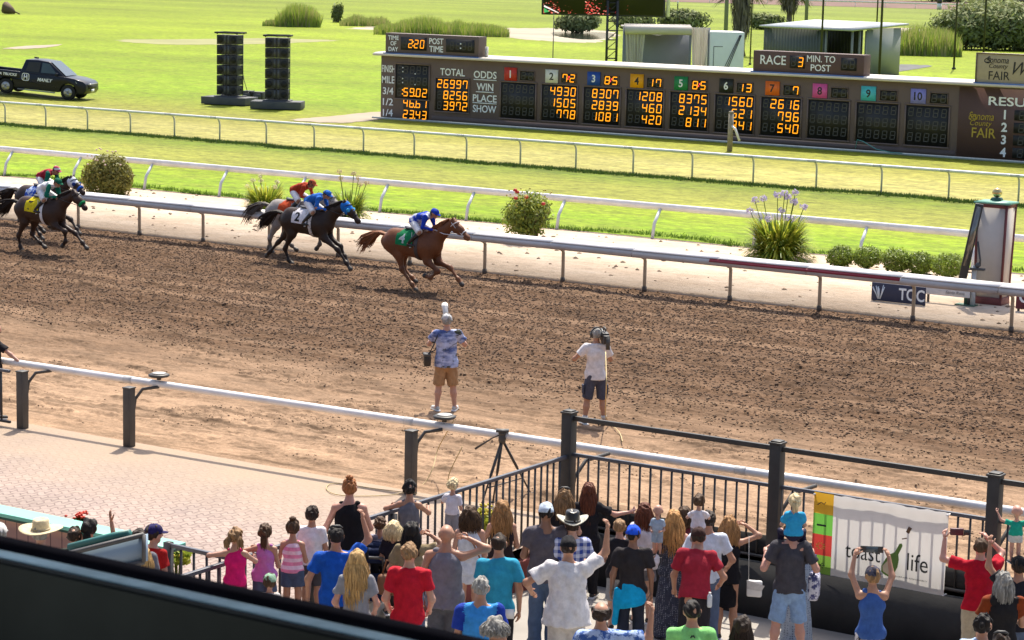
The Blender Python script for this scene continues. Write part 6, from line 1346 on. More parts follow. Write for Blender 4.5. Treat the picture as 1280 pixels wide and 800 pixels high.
    for sd in (-1, 1): g = Geo(); g.tube([pl+Vector((.0, sd*.095, .02)), pl.lerp(mz, .45)+Vector((-.01, sd*.085, -.02)), pl.lerp(mz, .85)+Vector((-.01, sd*.062, -.02))], .011, 5); g.tube([pl.lerp(mz, .85)+Vector((-.01, sd*.065, -.02)), Vector((.95, sd*.13, 1.52)), Vector((.66, sd*.11, 1.60))], .010, 5); g.obj('rein', bm_, h)
    if hood:
        hp = [Prim(pl+Vector((.0, 0, -.03)), pl.lerp(mz, .5), .136, .108, (fl, 1.15), [(pl.lerp(mz, .58), hd)]), Prim(pl.lerp(mz, .2)+Vector((-.02, 0, -.08)), pl.lerp(mz, .42)+Vector((-.02, 0, -.05)), .112, .082, (fl, 1.22)), Prim(pl+Vector((-.10, 0, -.09)), pl+Vector((0, 0, -.05)), .13, .13, (fl, 1.3), [(pl+Vector((-.10, 0, -.09)), Vector((-1, 0, -.3)))])]
        ho = sdf_part('hood', hp, hood, h, .014, .04)
        for sd in (-1, 1): g = Geo(); e = pl.lerp(mz, .34)+Vector((.02, sd*.098, .0)); g.tube([e, e+Vector((.015, sd*.03, .01)), e+Vector((.03, sd*.035, .01))], [.05, .055, .05], 9); g.obj('blinker', hood2 or hood, ho, smooth=True)
    return h
def jockey(label, org, silk, sleeve, helmet, skin='tan', breech=None, bob=0., look=0., seed=1, boots=None):
    J = standing(1.58, (A_DOWN, A_DOWN)); s = J.s; v = lambda x, y, z: Vector((x, y, z+bob))
    J.pel = v(0, -.04, 1.76); J.wai = v(0, .13, 1.865); J.che = v(0, .29, 1.90); J.nek = v(0, .44, 1.92); J.hc = v(0, .57, 1.985)
    J.up = (J.nek-J.pel).normalized(); J.rt = Vector((1, 0, 0)); J.fw = J.up.cross(J.rt)*-1; J.fw = Vector((0, J.up.z, -J.up.y)).normalized()
    J.hf = Vector((math.sin(look), math.cos(look), -.32)).normalized(); J.hr = Vector((math.cos(look), -math.sin(look), 0)); J.hu = J.hr.cross(J.hf)
    J.sh = [v(-.15, .39, 1.895), v(.15, .39, 1.895)]; J.el = [v(-.24, .40, 1.645), v(.24, .38, 1.64)]; J.wr = [v(-.10, .60, 1.61), v(.10, .60, 1.60)]; J.hd = [nv(.1, .9, -.3), nv(-.1, .9, -.3)]; J.hp = [nv(.8, 0, -.5), nv(-.8, 0, -.5)]; J.curl = [1.0, 1.0]
    J.legs = [[v(sd*.09, -.02, 1.73), v(sd*.25, .29, 1.52), v(sd*.29, .0, 1.22), v(sd*.30, .17, 1.17)] for sd in (-1, 1)]
    o = fig_object(J, 'jockey', skin, org, R(-90)); tag(o, label, 'jockey', 'jockeys crouching on the racehorses')
    shirt(J, o, silk, kind='long', mats=[silk, sleeve], ease=.022, amp=.016); legwear(J, o, breech or WHT, 'knee', .014, .005, 'breeches', waist_cut=False)
    for i in (0, 1):
        hip, kn, an, toe = J.legs[i]; g = Geo(); g.tube([kn.lerp(an, .12), kn.lerp(an, .45), an, an-Vector((0, .03, .03)), an.lerp(toe, .6)-Vector((0, 0, .01)), toe+Vector((0, .03, 0))], [.062, .060, .046, .046, .040, .022], 10); g.obj('boot', boots or BLKL, o, smooth=True); g = Geo(); g.tube([kn.lerp(an, .10), kn.lerp(an, .16)], .064, 10); g.obj('boot_top', M('boot_tan', (.40, .30, .2), .5), o)
        g = Geo(); g.tube([toe+Vector((-.06, -.09, -.04)), toe+Vector((.06, -.09, -.04))], .012, 6); g.tube([toe+Vector((0, -.09, -.04)), Vector((toe.x*.75, .05, 1.50))], .008, 5); g.obj('stirrup', STEEL, o)
    hair(J, o, 'short', 'dark', seed); q = cap_hat(J, o, helmet, name='helmet'); q.scale = (1.0,)*3
    k = J.hs/.232; e = J.hc+J.hf*.088*k+J.hu*.015*k; g = Geo(); g.tube([e-J.hr*.075*k-J.hf*.03*k, e-J.hr*.03*k, e+J.hr*.03*k, e+J.hr*.075*k-J.hf*.03*k], [.018*k, .026*k, .026*k, .018*k], 8); g.obj('goggles', M('goggles', (.03, .03, .035), .15), o, smooth=True)
    return o
def silk(n, col, *a): return cloth('silk_'+n, col, *a)
BLUE = silk('blue', '#1c3fae'); GRN = silk('green', '#16705a'); ORG = silk('orange', '#a83a20'); BL2 = silk('royal', '#2263b8'); WS = silk('white', '#d8d4dc'); CRIM = silk('crimson', '#a0283c')
HAIRB = hair_mat((.02, .014, .012)); HAIRCH = hair_mat((.20, .075, .03)); HAIRG = hair_mat((.10, .085, .075))
def sp(px, py, lx, ly): p = G(px, py, 0); return Vector((p.x-lx, p.y-ly, .0))
h1 = sp(518.7, 364.5, .11, -.14)
horse('chestnut racehorse in the lead with a green saddle cloth', h1, POSE_A, coat('coat_chestnut', (.150, .056, .025)), coat('coat_chestnut_leg', (.20, .085, .04)), HAIRCH, clothm=cloth('cloth_green', '#12794a'), num='4', numm=TXT, girthm=M('girth_dark', (.05, .04, .04), .6), bridle=WHT, seed=1)
jockey('jockey in blue silks and a blue helmet on the leading chestnut', h1, cloth('silk_bluew', '#1c3fb4', 'floral', '#c8ccdc', 2.2), BLUE, BLUE, seed=1)
h2 = sp(364, 330.5, -.52, -.14)
horse('dark bay racehorse in a blue hood with a white number 2 cloth', h2, POSE_B, coat('coat_dark', (.036, .022, .016)), coat('coat_dark_leg', (.028, .018, .014)), HAIRB, (1.20, 1.74), (1.62, 1.34), cloth('cloth_white', '#dcd8dc'), '2', BLK, hood=cloth('hood_blue', '#1d6fc4'), hood2=cloth('hood_teal', '#3e9fd0'), girthm=cloth('girth_white', '#cfc8c4', 'dots', '#3a2e2c', 20), seed=2)
jockey('jockey in bright blue silks with white breeches on the number 2 horse', h2, BL2, cloth('silk_royal2', '#2a6cc4'), BL2, seed=2, bob=-.03)
h3 = h2+Vector((-1.55, 1.32, 0))
horse('grey racehorse running behind the number 2 horse', h3, POSE_C, coat('coat_grey', (.27, .24, .22)), coat('coat_grey_leg', (.15, .12, .10)), HAIRG, (1.2, 1.72), (1.62, 1.34), cloth('cloth_orange', '#c04a24'), seed=3, tail=1.2)
jockey('jockey in orange red silks on the grey horse', h3, ORG, ORG, cloth('helm_orange', '#b0583a'), seed=3, skin='brown', bob=.06)
h4 = sp(26.5, 314.5, -.70, -.14)
horse('dark brown racehorse with a green nose roll and a yellow number cloth', h4, POSE_C, coat('coat_brown', (.048, .026, .018)), coat('coat_brown_leg', (.034, .02, .015)), HAIRB, (1.18, 1.72), (1.58, 1.38), cloth('cloth_yellow', '#d8c41e'), '7', BLK, roll=cloth('roll_green', '#15844e'), seed=4)
jockey('jockey in white and green silks with a green helmet', h4, WS, GRN, cloth('helm_green', '#15654a'), seed=4)
h5 = h4+Vector((-2.2, 2.2, 0))
horse('black racehorse in a white hood at the far left edge', h5, POSE_A, coat('coat_black', (.042, .026, .02)), coat('coat_black_leg', (.03, .02, .016)), HAIRB, (1.18, 1.80), (1.6, 1.48), cloth('cloth_blue', '#2c52b4', 'floral', '#b8c8e4', 6), hood=cloth('hood_white', '#cfd2dc'), hood2=cloth('hood_navy', '#20306e'), roll=cloth('roll_blue', '#2a5cb8'), seed=5)
jockey('jockey in crimson silks with a pink and white helmet at the far left', h5, CRIM, GRN, cloth('helm_pink', '#b84862', 'stripes', '#d8d4d8', 9), seed=5, bob=.05)
g = Geo(); q = h3+Vector((.72, -.10, 1.68)); g.tube([q, q+Vector((.25, -.1, .22))], [.008, .005], 5); tag(g.obj('riding_whip', BLKL), 'thin dark whip held by the orange silked jockey', 'whip')
# hoof-thrown clods just behind the runners
rr = np.random.default_rng(9); g = Geo()
# ================================================================== CAMERA CREW ON THE TRACK
TSH = dict(sleeve=.62)
P1 = person('photographer in a blue floral shirt and khaki shorts standing on the track', 559, 391, 1.80, 'fair', ('short', 'grey'), ('tee', cloth('aloha_shirt', '#b4bcdc', 'aloha', '#4a5c92', 7.), dict(hem=-0.100, ease=.03, flare=.02)), ('knee', cloth('khaki', '#a88460'), dict(flare=.02)), (((.35, .55, -.65), (-.35, .75, .75), (-.3, .8, .3), .8), ((.50, .45, -.70), (-.30, .55, .85), (-.3, .8, .3), .8)), 40, 1.12, shoe=WSHOE, ground=0.0, hat=lambda J, o: cap_hat(J, o, cloth('cap_grey', '#b8b8bc')), hatk=.03, stance=.06)
P1m = P1.mw
q = P1m @ (P1.hc+P1.hf*.16+Vector((0, 0, .04))); r = thing('photo_camera', 'camera with a long pale lens raised by the floral shirted photographer', 'camera', q, P1.yaw)
g = Geo(); g.box((0, -.02, 0), (.15, .07, .11)); g.box((0, -.02, .07), (.07, .06, .05)); g.obj('camera_body', DARK, r, bevel=.01)
g = Geo(); g.tube([(0, .02, 0), (0, .08, .03), (0, .085, .03), (0, .26, .13), (0, .265, .132), (0, .36, .18)], [.042, .045, .05, .052, .06, .062], 14); g.obj('lens', M('lens_white', (.62, .60, .58), .4), r)
g = Geo(); g.tube([(0, .35, .175), (0, .365, .183)], .055, 14); g.obj('lens_hood', DARK, r)
bagp = P1m @ Vector((-.36, -.06, .86)); r = thing('shoulder_bag', 'small black bag hanging on the photographer left hip', 'bag', bagp, P1.yaw)
g = Geo(); g.box((0, 0, .1), (.13, .2, .22)); g.obj('pouch', BLKL, r, bevel=.03); g = Geo(); g.box((-.005, 0, .2), (.14, .21, .06)); g.obj('flap', CHAR, r, bevel=.02)
g = Geo(); sl = P1.sh; loc = lambda v: Vector(v)-Vector((-.36, -.06, .86)); g.tube([(0, -.08, .2), loc((-.27, -.13, 1.2)), loc(sl[0]+Vector((.03, -.09, .03))), loc(sl[0]+Vector((.06, .0, .085))), loc((-.1, .16, 1.35)), loc((-.2, .18, 1.1)), (0, .08, .2)], .012, 5); g.obj('strap', BLKL, r)
P2 = person('cameraman in a white tee and dark cargo shorts filming on the track', 746, 410, 1.76, 'tan', ('short', 'grey'), ('tee', cloth('tee_white_a', '#dcd8da'), dict(hem=-0.084, ease=.022)), ('knee', cloth('cargo_slate', '#4a4c5a'), dict(flare=.02)), (((.75, .12, -.75), (-.60, .90, .45), (-.2, .8, .4), .8), ((.35, .45, -.75), (-.15, .5, .95), (0, .8, .5), .8)), 40, 1.0, shoe=M('shoe_grey', (.10, .10, .105), .6), ground=0.0, stance=.075, headyaw=4)
for i in (0, 1): hip, kn, an, toe = P2.legs[i]; g = Geo(); g.tube([an+(kn-an)*.05, an+(kn-an)*.2], .05, 10); g.obj('sock', WSHOE, P2.o, smooth=True)
for i, sx in ((0, -1), (1, 1)): k_ = P2.legs[i][0].lerp(P2.legs[i][1], .6)+Vector((sx*.105, 0, 0)); g = Geo(); g.box(k_, (.03, .15, .17)); g.obj('cargo_pocket', cloth('cargo_slate', '#4a4c5a'), P2.o, bevel=.01)
q = P2.mw @ (P2.sh[1]+Vector((-.03, .02, .12))); r = thing('video_camera', 'black shoulder video camera carried by the white shirted cameraman', 'camera', q, P2.yaw)
g = Geo(); g.box((0, .0, .08), (.12, .34, .17)); g.box((0, -.22, .06), (.11, .12, .15)); g.box((0, .0, -.02), (.1, .2, .05)); g.obj('camera_body', DARK, r, bevel=.012)
g = Geo(); g.tube([(0, .17, .1), (0, .26, .1), (0, .27, .1), (0, .42, .1)], [.05, .05, .06, .07], 12); g.obj('lens', DARK, r); g = Geo(); g.tube([(0, -.12, .19), (0, -.1, .24), (0, .1, .24), (0, .12, .18)], .015, 6); g.obj('handle', CHAR, r)
g = Geo(); g.box((-.12, .12, .12), (.12, .14, .07)); g.obj('viewfinder', CHAR, r, bevel=.01); g = Geo(); g.box((.02, -.29, .0), (.07, .04, .22)); g.obj('battery', CHAR, r)
k_ = P2.hc; g = Geo(); g.tube([k_+P2.hr*.1*math.cos(a)+P2.hu*(.0+.135*math.sin(a))-P2.hf*.02 for a in np.linspace(.0, math.pi, 12)], .014, 6)
for sd in (-1, 1): g.tube([k_+P2.hr*sd*.075-P2.hf*.01, k_+P2.hr*sd*.115-P2.hf*.01], .048, 10)
g.obj('headphones', DARK, P2.o, smooth=True)
P3 = person('person in a black shirt resting a hand on the rail at the left edge', -8, 404, 1.72, 'fair', ('long', 'brown', .3), ('tee', cloth('tee_black_l', '#1d1b20')), ('ankle', cloth('jean_dark', '#2c2e3c')), (A_DOWN, ((.45, .55, -.55), (.55, .35, -.42), (.8, .3, -.1), .5)), -20, 1., True, ground=0.0)
fence('dark baluster fence with a gate post at the far left of the track rail', (-29.05, 28.5, 0), (-36, 28.45, 0), .1, 1.0, .2, 0)

# ================================================================== THE CROWD
C = cloth
def tee(n, col, *a, **k): return ('tee', C('tee_'+n, col, *a), k)
def tank(n, col, *a, **k): return ('tank', C('tank_'+n, col, *a), k)
JEAN = C('jeans', '#56647e'); BKS = C('shorts_black', '#232226'); DNM = C('denim_shorts', '#4b566e'); GRYS = C('shorts_grey', '#5c5a5e'); KHK = C('khaki_pale', '#a89a80'); BKT = C('trousers_black', '#1f1e22')
# -- by the pink wall, half hidden by the balcony
person('person in a white cap at the left edge behind the balcony', -3, 652, 1.7, 'fair', ('short', 'grey'), tee('whitecap', '#c8c4c0'), ('ankle', JEAN), hat=lambda J, o: cap_hat(J, o, C('cap_white2', '#d4d0cc')), hatk=.03)
person('person in a wide cream straw hat beside the pink wall', 50, 650, 1.68, 'fair', ('short', 'grey'), tee('straw', '#8c8a92'), ('ankle', KHK), hat=lambda J, o: brim_hat(J, o, M('straw', (.58, .48, .30), .8, .15, 30., bmp=.2, bscale=90), M('straw_band', (.40, .33, .20), .7), .235, .125, .03, 'straw_hat'), hatk=.04, yaw=20)
person('boy with cropped dark hair between the straw hat and the ponytail', 93, 659, 1.5, 'tan', ('buzz', 'dark'), tee('olive', '#3c4038'), ('knee', BKS))
person('woman with a dark ponytail and a pink top by the pink wall', 111, 649, 1.6, 'tan', ('pony', 'black', .28), tee('pinkpale', '#d8a8a8'), ('ankle', JEAN), fem=True)
person('dark haired person raising a hand behind the tilted board', 173, 662, 1.55, 'tan', ('short', 'dark'), tee('grey2', '#6a6870'), ('ankle', JEAN), (((.45, .35, .5), (.2, .2, 1), (.2, .1, 1), .15), A_DOWN))
person('boy in a navy cap and red shirt at the end of the mint cap', 191, 654, 1.5, 'fair', ('short', 'dark'), tee('redboy', '#a81c1c'), ('knee', BKS), hat=lambda J, o: cap_hat(J, o, C('cap_navy', '#221e50')), hatk=.025, yaw=0, headyaw=-25)
person('blond person in a black tank with a bare elbow out behind the tilted board', 178, 684, 1.62, 'pink', ('long', 'blond', .3), tank('black1', '#1e1c20'), ('short', DNM), (A_HOLD, ((.75, .15, -.75), (-.5, .7, .1))), fem=True)
# -- children along the corner fence
person('girl with blond pigtails in a hot pink tank leaning on the fence', 294, 660, 1.34, 'fair', ('pigtails', 'sandy', .15), tank('hotpink', '#d81c6c', hem=-0.056), ('short', C('shorts_pink', '#7a2850')), (((.9, .35, -.25), (-.65, .75, -.1)), A_RAIL2), fem=True, x=-17.25)
person('girl in a lilac top with a brown ponytail', 331, 655, 1.30, 'tan', ('pony', 'brown', .22), tank('lilac', '#c47ab8', 'floral', '#b86aac', 14, hem=-0.078, flare=.03), ('short', DNM), (((.8, .4, -.3), (-.4, .9, .0)), A_HOLD), fem=True, x=-17.22)
person('little girl with a topknot in a pink striped tank and denim shorts', 366, 650, 1.28, 'tan', ('bun', 'brown'), tank('stripe', '#e08aa8', 'stripes', '#e8c8d4', 11, hem=-0.034), ('short', DNM, dict(flare=.015)), (((.25, .35, -.8), (-.1, .85, .6)), A_HOLD), fem=True, x=-17.2)
person('boy in a white tee and dark grey shorts at the fence', 390, 633, 1.36, 'tan', ('short', 'dark'), tee('whiteboy', '#dcd6dc', hem=-0.078, flare=.02), ('knee', C('shorts_charcoal', '#4a474c')), (A_HOLD, A_HOLD), x=-17.2)
J = person('red haired woman with a messy bun in a black racerback top', 437, 599, 1.76, 'pink', ('bun', 'red'), tank('blackrace', '#18161a', hem=-0.155, flare=.05, ease=.03), ('ankle', BKT), (((.4, .15, -.9), (.1, .6, -.6)), ((.3, .25, -.9), (-.1, .8, -.3))), 1 and 35, 1.15, True, x=-16.95)
st = G(436, 700, .2); st = Vector((-16.75, J.p.y+.55, apron_z(J.p.y+.5))); r = thing('pushchair', 'navy pushchair hood in front of the red haired woman', 'pushchair', (-17.0, J.p.y+.42, apron_z(J.p.y)+.05), R(30))
g = Geo(); 
for a in np.linspace(.2, 2.6, 7): g.tube([(-.24, .25*math.cos(a), .8+.28*math.sin(a)), (.24, .25*math.cos(a), .8+.28*math.sin(a))], .05, 6)
g.obj('hood', C('navy_canvas', '#26304e'), r); g = Geo(); g.box((0, 0, .55), (.46, .5, .3)); g.obj('seat', C('navy_canvas', '#26304e'), r, bevel=.04); g = Geo(); g.tube([(-.25, -.35, 1.0), (-.25, .2, .3)], .014, 6); g.tube([(.25, -.35, 1.0), (.25, .2, .3)], .014, 6); g.tube([(-.25, -.35, 1.0), (.25, -.35, 1.0)], .018, 6); g.obj('frame', CHAR, r)
for x in (-.26, .26):
    for y in (-.25, .28): g = Geo(); g.tube([(x-.02, y, .1), (x+.02, y, .1)], .1, 12); g.obj('wheel', TYR, r)
J = person('man in a royal blue tee raising a fist with sunglasses on his head', 420, 659, 1.75, 'tan', ('buzz', 'black'), tee('royal', '#1450b0', hem=-0.067), ('knee', C('shorts_navy', '#2c2e40')), (((.45, .05, -.9), (.0, .3, -1)), ((.62, .35, .60), (-.30, .18, 1), (-.1, .2, 1), 1.25)), 38, 1.08)
g = Geo(); k_ = J.hc+J.hu*.105+J.hf*.01; g.tube([k_-J.hr*.075, k_-J.hr*.04+J.hu*.02, k_+J.hr*.04+J.hu*.02, k_+J.hr*.075], [.012, .02, .02, .012], 6); g.obj('sunglasses', DARK, J.o)
person('woman with long wavy blond hair in a grey tee', 446, 688, 1.64, 'pink', ('wavy', 'blond', .52), tee('greyw', '#8c8c92'), ('ankle', JEAN), (((.35, .0, -1), (-.1, .6, -.7)), ((.35, -.1, -1), (-.2, .7, -.6))), 30, 1.0, True)
g = None
person('young man with ginger brown hair in a bright red tee', 512, 679, 1.76, 'fair', ('short', 'sandy'), tee('red', '#b8182c', hem=-0.078, flare=.01), ('ankle', JEAN), (((.30, -.05, -1), (-.15, .7, -.7)), ((.30, -.05, -1), (-.15, .7, -.7))), 32)
person('toddler in a grey checked top beside the fence', 475, 646, 1.1, 'tan', ('short', 'brown'), tee('grcheck', '#7c7c86', 'stripes', '#9a98a4', 16), ('knee', BKS), x=-16.9)
J = person('blond child holding a white paper cup', 492, 651, 1.2, 'fair', ('bob', 'pale', .16), tee('navychild', '#25222e'), ('knee', BKS), (A_HOLD, ((.2, .3, -.7), (-.2, .5, .8), (0, .4, .8), .9)), 30, x=-16.55)
q = J.mw @ (J.wr[1]+Vector((0, -.05, .07))); r = thing('paper_cup', 'white paper cup held by the blond child', 'cup', q); g = Geo(); g.tube_z([(.032, -.06), (.045, .07)], 14, (0, 0, 0), 0); g.obj('cup', WHITE, r); g = Geo(); g.tube_z([(.048, .07), (.048, .08), (.03, .085)], 14, (0, 0, 0), 0); g.obj('lid', WHITE, r)
J = person('woman with straight black hair and a tan top shading her eyes', 514, 653, 1.64, 'tan', ('long', 'black', .5), tee('tan', '#8a7a5e', hem=-0.045), ('ankle', JEAN), (((.4, .1, -.9), (-.2, .7, -.3)), ((.95, .15, .20), (-.85, .25, .55), (-.9, .2, .2), .2)), 30, 1.0, True)
q = J.mw @ Vector((-.22, .18, .80)); r = thing('leather_bag', 'brown leather handbag of the black haired woman', 'bag', q, R(20)); LE = M('leather_tan', (.20, .085, .035), .5, .25, 6.); g = Geo(); g.box((0, 0, 0), (.40, .18, .26)); g.obj('pouch', LE, r, bevel=.05); g = Geo(); g.tube([(-.15, 0, .12), (-.1, 0, .3), (.1, 0, .3), (.15, 0, .12)], .012, 6); g.obj('handle', LE, r); g = Geo(); g.tube([(.1, -.1, .05), (.14, -.13, -.1), (.1, -.12, -.22)], .02, 5); g.obj('orange_scarf', C('scarf_orange', '#c8641c'), r)
person('boy in a grey sleeveless top leaning over the fence rail', 512, 601, 1.42, 'tan', ('short', 'black'), tank('greyboy', '#6c6a72', hem=-0.073), ('knee', BKS), (((.75, .35, -.35), (-.1, .95, -.05)), A_RAIL2), 25, x=-17.25)
person('blond toddler in a white tee held up at the fence', 566, 598, .95, 'fair', ('short', 'pale'), tee('toddw', '#dcd8e0'), ('knee', C('shorts_grey2', '#8a8a92')), (((.4, .5, -.5), (-.3, .8, .3)), A_HOLD), 20, x=-17.2)
J = person('bald man in a grey sleeveless shirt shading his brow', 558, 656, 1.82, 'tan', None, tank('greyman', '#77757e', hem=-0.100, ease=.03, flare=.03), ('knee', C('shorts_grey3', '#5c5e64')), (((.35, -.05, -1), (0, .3, -1)), ((.95, .1, .32), (-1, .25, .42), (-1, .15, .15), .15)), 28, 1.12)
J = person('woman in a white dress with wavy brown hair and a bag strap', 588, 633, 1.64, 'fair', ('wavy', 'brown', .22), tank('whitedress', '#d6dae4', hem=-0.100, ease=.03), ('skirt', C('dress_white', '#d6d6da'), .40, .20), (A_HOLD, A_DOWN), 35, 1.0, True)
g = Geo(); g.tube([J.sh[0]+Vector((.05, -.05, .06)), Vector((.05, -.16, J.che.z)), Vector((.2, -.12, J.pel.z))], .012, 5); g.obj('bag_strap', LE, J.o)
person('woman with long golden brown hair in a dark strappy top', 628, 626, 1.64, 'tan', ('wavy', 'honey', .46), tank('darkstrap', '#2a2022', hem=-0.100), ('ankle', BKT), (((.4, .1, -.9), (-.2, .8, .1)), A_HOLD), 35, 1.0, True)
J = person('man in a turquoise polo with a white tag on his hip', 624, 668, 1.80, 'tan', ('buzz', 'dark'), ('polo', C('polo_turq', '#2f93b4'), dict(hem=-0.056)), ('ankle', BKT), (A_HOLD, ((.2, -.05, -1), (.02, .12, -1))), 34, 1.05)
g = Geo(); g.box((.14, -.16, J.pel.z-.03), (.10, .02, .11)); g.obj('hip_tag', WHITE, J.o)
person('grey haired man in a two tone blue raglan tee', 601, 722, 1.78, 'tan', ('buzz', 'grey'), tee('raglan', '#3c8fd8'), ('ankle', JEAN), yaw=32, fat=1.1).o.children
for ch in [o for o in S.objects if o.get('label', '').startswith('grey haired man in a two tone')][0].children:
    if ch.name.startswith('shirt'): ch.data.materials[1] = C('raglan_sleeve', '#1e3a9a')
person('person with curly grey hair at the balcony edge', 619, 771, 1.7, 'tan', ('bob', 'grey', .08), tee('dk3', '#3a3a42'), ('ankle', JEAN))
person('man in a charcoal tee with a pale blue cap and jeans', 683, 627, 1.86, 'brown', ('buzz', 'black'), tee('charcoal', '#57525a', hem=-0.078), ('ankle', C('jeans_worn', '#50607a'), dict(ease=.02)), (A_HOLD, A_HOLD), 34, 1.12, hat=lambda J, o: cap_hat(J, o, C('cap_paleblue', '#b8c4d4')), hatk=.03)
person('man in a plaid blue shirt wearing a cowboy hat', 716, 640, 1.74, 'fair', ('short', 'dark'), tee('plaid', '#3a4c92', 'plaid', '#c8cce0', 11), ('ankle', JEAN), (A_HOLD, A_HOLD), 36, 1.0, hat=lambda J, o: brim_hat(J, o, M('hat_straw', (.40, .38, .32), .7, .2, 30), BLKL, .19, .14, .075, 'cowboy_hat', BLKL), hatk=.05)
person('stout man in a white tee and black cap raising his right fist', 711, 669, 1.84, 'tan', ('buzz', 'dark'), tee('bigwhite', '#d6d2d4', hem=-0.122, flare=.04, ease=.03, sleeve=.7), ('knee', C('shorts_white', '#c8c2bc'), dict(flare=.03)), (((.85, -.05, -.55), (-.2, .6, -.5)), ((.60, .30, .50), (.05, .05, 1), (0, .1, 1), 1.3)), 34, 1.32, hat=lambda J, o: cap_hat(J, o, C('cap_black', '#1f1e22')), hatk=.03)
J = person('woman with dark blond hair and sunglasses pushed up at the fence', 706, 611, 1.66, 'fair', ('wavy', 'sandy', .34), tee('blackw', '#1f1d22'), ('ankle', BKT), (A_HOLD, A_HOLD), 30, 1.0, True)
g = Geo(); k_ = J.hc+J.hu*.115-J.hf*.01; g.tube([k_-J.hr*.075, k_-J.hr*.035+J.hu*.015, k_+J.hr*.035+J.hu*.015, k_+J.hr*.075], [.012, .022, .022, .012], 6); g.obj('sunglasses', DARK, J.o)
person('woman with long auburn hair reaching an arm to the fence bars', 736, 604, 1.66, 'pink', ('long', 'auburn', .48), tee('blackw2', '#222024'), ('ankle', BKT), (A_HOLD, ((.85, .35, -.42), (.9, .3, .12), (.6, .5, .4), .9)), 30, 1.0, True)
person('boy in a black tee and grey shorts left of the blue cap', 775, 649, 1.50, 'fair', ('buzz', 'sandy'), tee('blackboy', '#232126', hem=-0.078), ('knee', C('shorts_ltgrey', '#8c8c8e')), (A_HOLD, A_HOLD), 36)
J = person('teenager in a bright blue cap with a turquoise jacket round the waist', 792, 655, 1.68, 'brown', ('buzz', 'black'), tee('dkcharcoal', '#2e2a2c', hem=-0.056, ease=.026), ('ankle', C('jeans_navy', '#2a2e3c')), (((.25, -.02, -1), (.05, .2, -1)), ((.25, -.02, -1), (.05, .2, -1))), 32, 1.0, hat=lambda J, o: cap_hat(J, o, C('cap_blue', '#1e50d0')), hatk=.03)
jm = C('jacket_turq', '#0f9ed0'); z_ = J.pel.z; P = [Prim((0, 0, z_+.06), (0, -.02, z_-.16), .155, .20, (np.array((0, 1, 0)), 1.15), [((0, 0, z_-.19), (.25, 0, -1)), ((0, 0, z_+.10), (0, 0, 1))]), Prim((-.17, -.06, z_), (-.20, -.05, z_-.42), .05, .035)]; sdf_part('tied_jacket', P, jm, J.o, .013, .03, (), .006, 1., (1, 1, .3))
person('woman with dark brown hair in a sheer white blouse', 806, 629, 1.66, 'fair', ('long', 'auburn', .26), ('tee', C('blouse_white', '#d4ccd0'), dict(hem=-0.100, flare=.05, ease=.03)), ('short', C('shorts_grey4', '#6c6a70')), (A_HOLD, ((.3, .3, -.8), (-.1, .6, .6))), 32, 1.0, True)
person('bald baby carried on the shoulder of the white bloused woman', 823, 630, .70, 'fair', None, tee('baby', '#a8b8c8'), ('knee', C('baby_pants', '#9aa8b8')), (A_HOLD, A_HOLD), 200, 1.1, ground=.62)
J = person('woman with long strawberry blond hair in a long dotted dark dress', 843, 638, 1.72, 'pink', ('wavy', 'strawb', .46), ('tank', C('dress_dot_top', '#3a3c48', 'dots', '#8c8c98', 45), dict(hem=-0.045)), ('skirt', C('dress_dot', '#3c3e4c', 'dots', '#8c8c98', 45), .03, .27), (((.4, .05, -.9), (-.2, .8, .3)), A_HOLD), 34, 1.0, True)
person('small brown haired child hidden behind the blond woman', 856, 634, 1.55, 'tan', ('bob', 'brown', .18), tee('maroonkid', '#70303a'), ('knee', BKS), (A_HOLD, A_HOLD), 32)
person('toddler in a white shirt lifted above the crowd', 874, 618, .85, 'fair', ('short', 'brown'), tee('toddwhite', '#dcd4d8'), ('knee', C('grey_pants', '#7c7878')), (A_RAIL2, A_RAIL2), 30, ground=.78)
J = person('dark haired man in a white tee behind the maroon shirt', 886, 639, 1.80, 'tan', ('short', 'dark'), tee('whiteman', '#ced4e0'), ('ankle', JEAN), (((.45, -.05, -.9), (-.1, .6, -.4)), ((.45, -.05, -.9), (-.1, .6, -.4))), 32, 1.1)
J = person('man in a maroon tee and brown cap leaning forward', 871, 667, 1.74, 'tan', ('buzz', 'dark'), tee('maroon', '#9a2434', hem=-0.056, ease=.024), ('knee', C('shorts_blk2', '#28252a'), dict(flare=.02)), (((.35, .10, -1), (.0, .5, -.9)), ((.50, -.05, -.8), (-.2, .7, -.5))), 24, 1.15, lean=22, hat=lambda J, o: cap_hat(J, o, C('cap_brown', '#3a2420')), hatk=-.06)
q = J.mw @ Vector((.20, -.16, J.pel.z+.0)); r = thing('water_bottle', 'clear bottle in the back pocket of the maroon shirted man', 'bottle', q); g = Geo(); g.tube_z([(.028, -.1), (.032, -.08), (.032, .04), (.015, .07)], 12, (0, 0, 0), 0); g.obj('body', M('bottle_clear', (.55, .57, .60), .1), r); g = Geo(); g.tube_z([(.016, .07), (.016, .09)], 10, (0, 0, 0), 0); g.obj('cap', WHITE, r)
J = person('blond woman in a black dress shading her eyes beside the black panel', 912, 646, 1.66, 'tan', ('wavy', 'honey', .36), tank('blackdress', '#17151a', hem=-0.100), ('skirt', C('dress_black', '#17151a'), .27, .155), (A_HOLD, ((.9, .25, .30), (-.85, .3, .55), (-.9, .2, .2), .2)), 28, .95, True, lean=6)
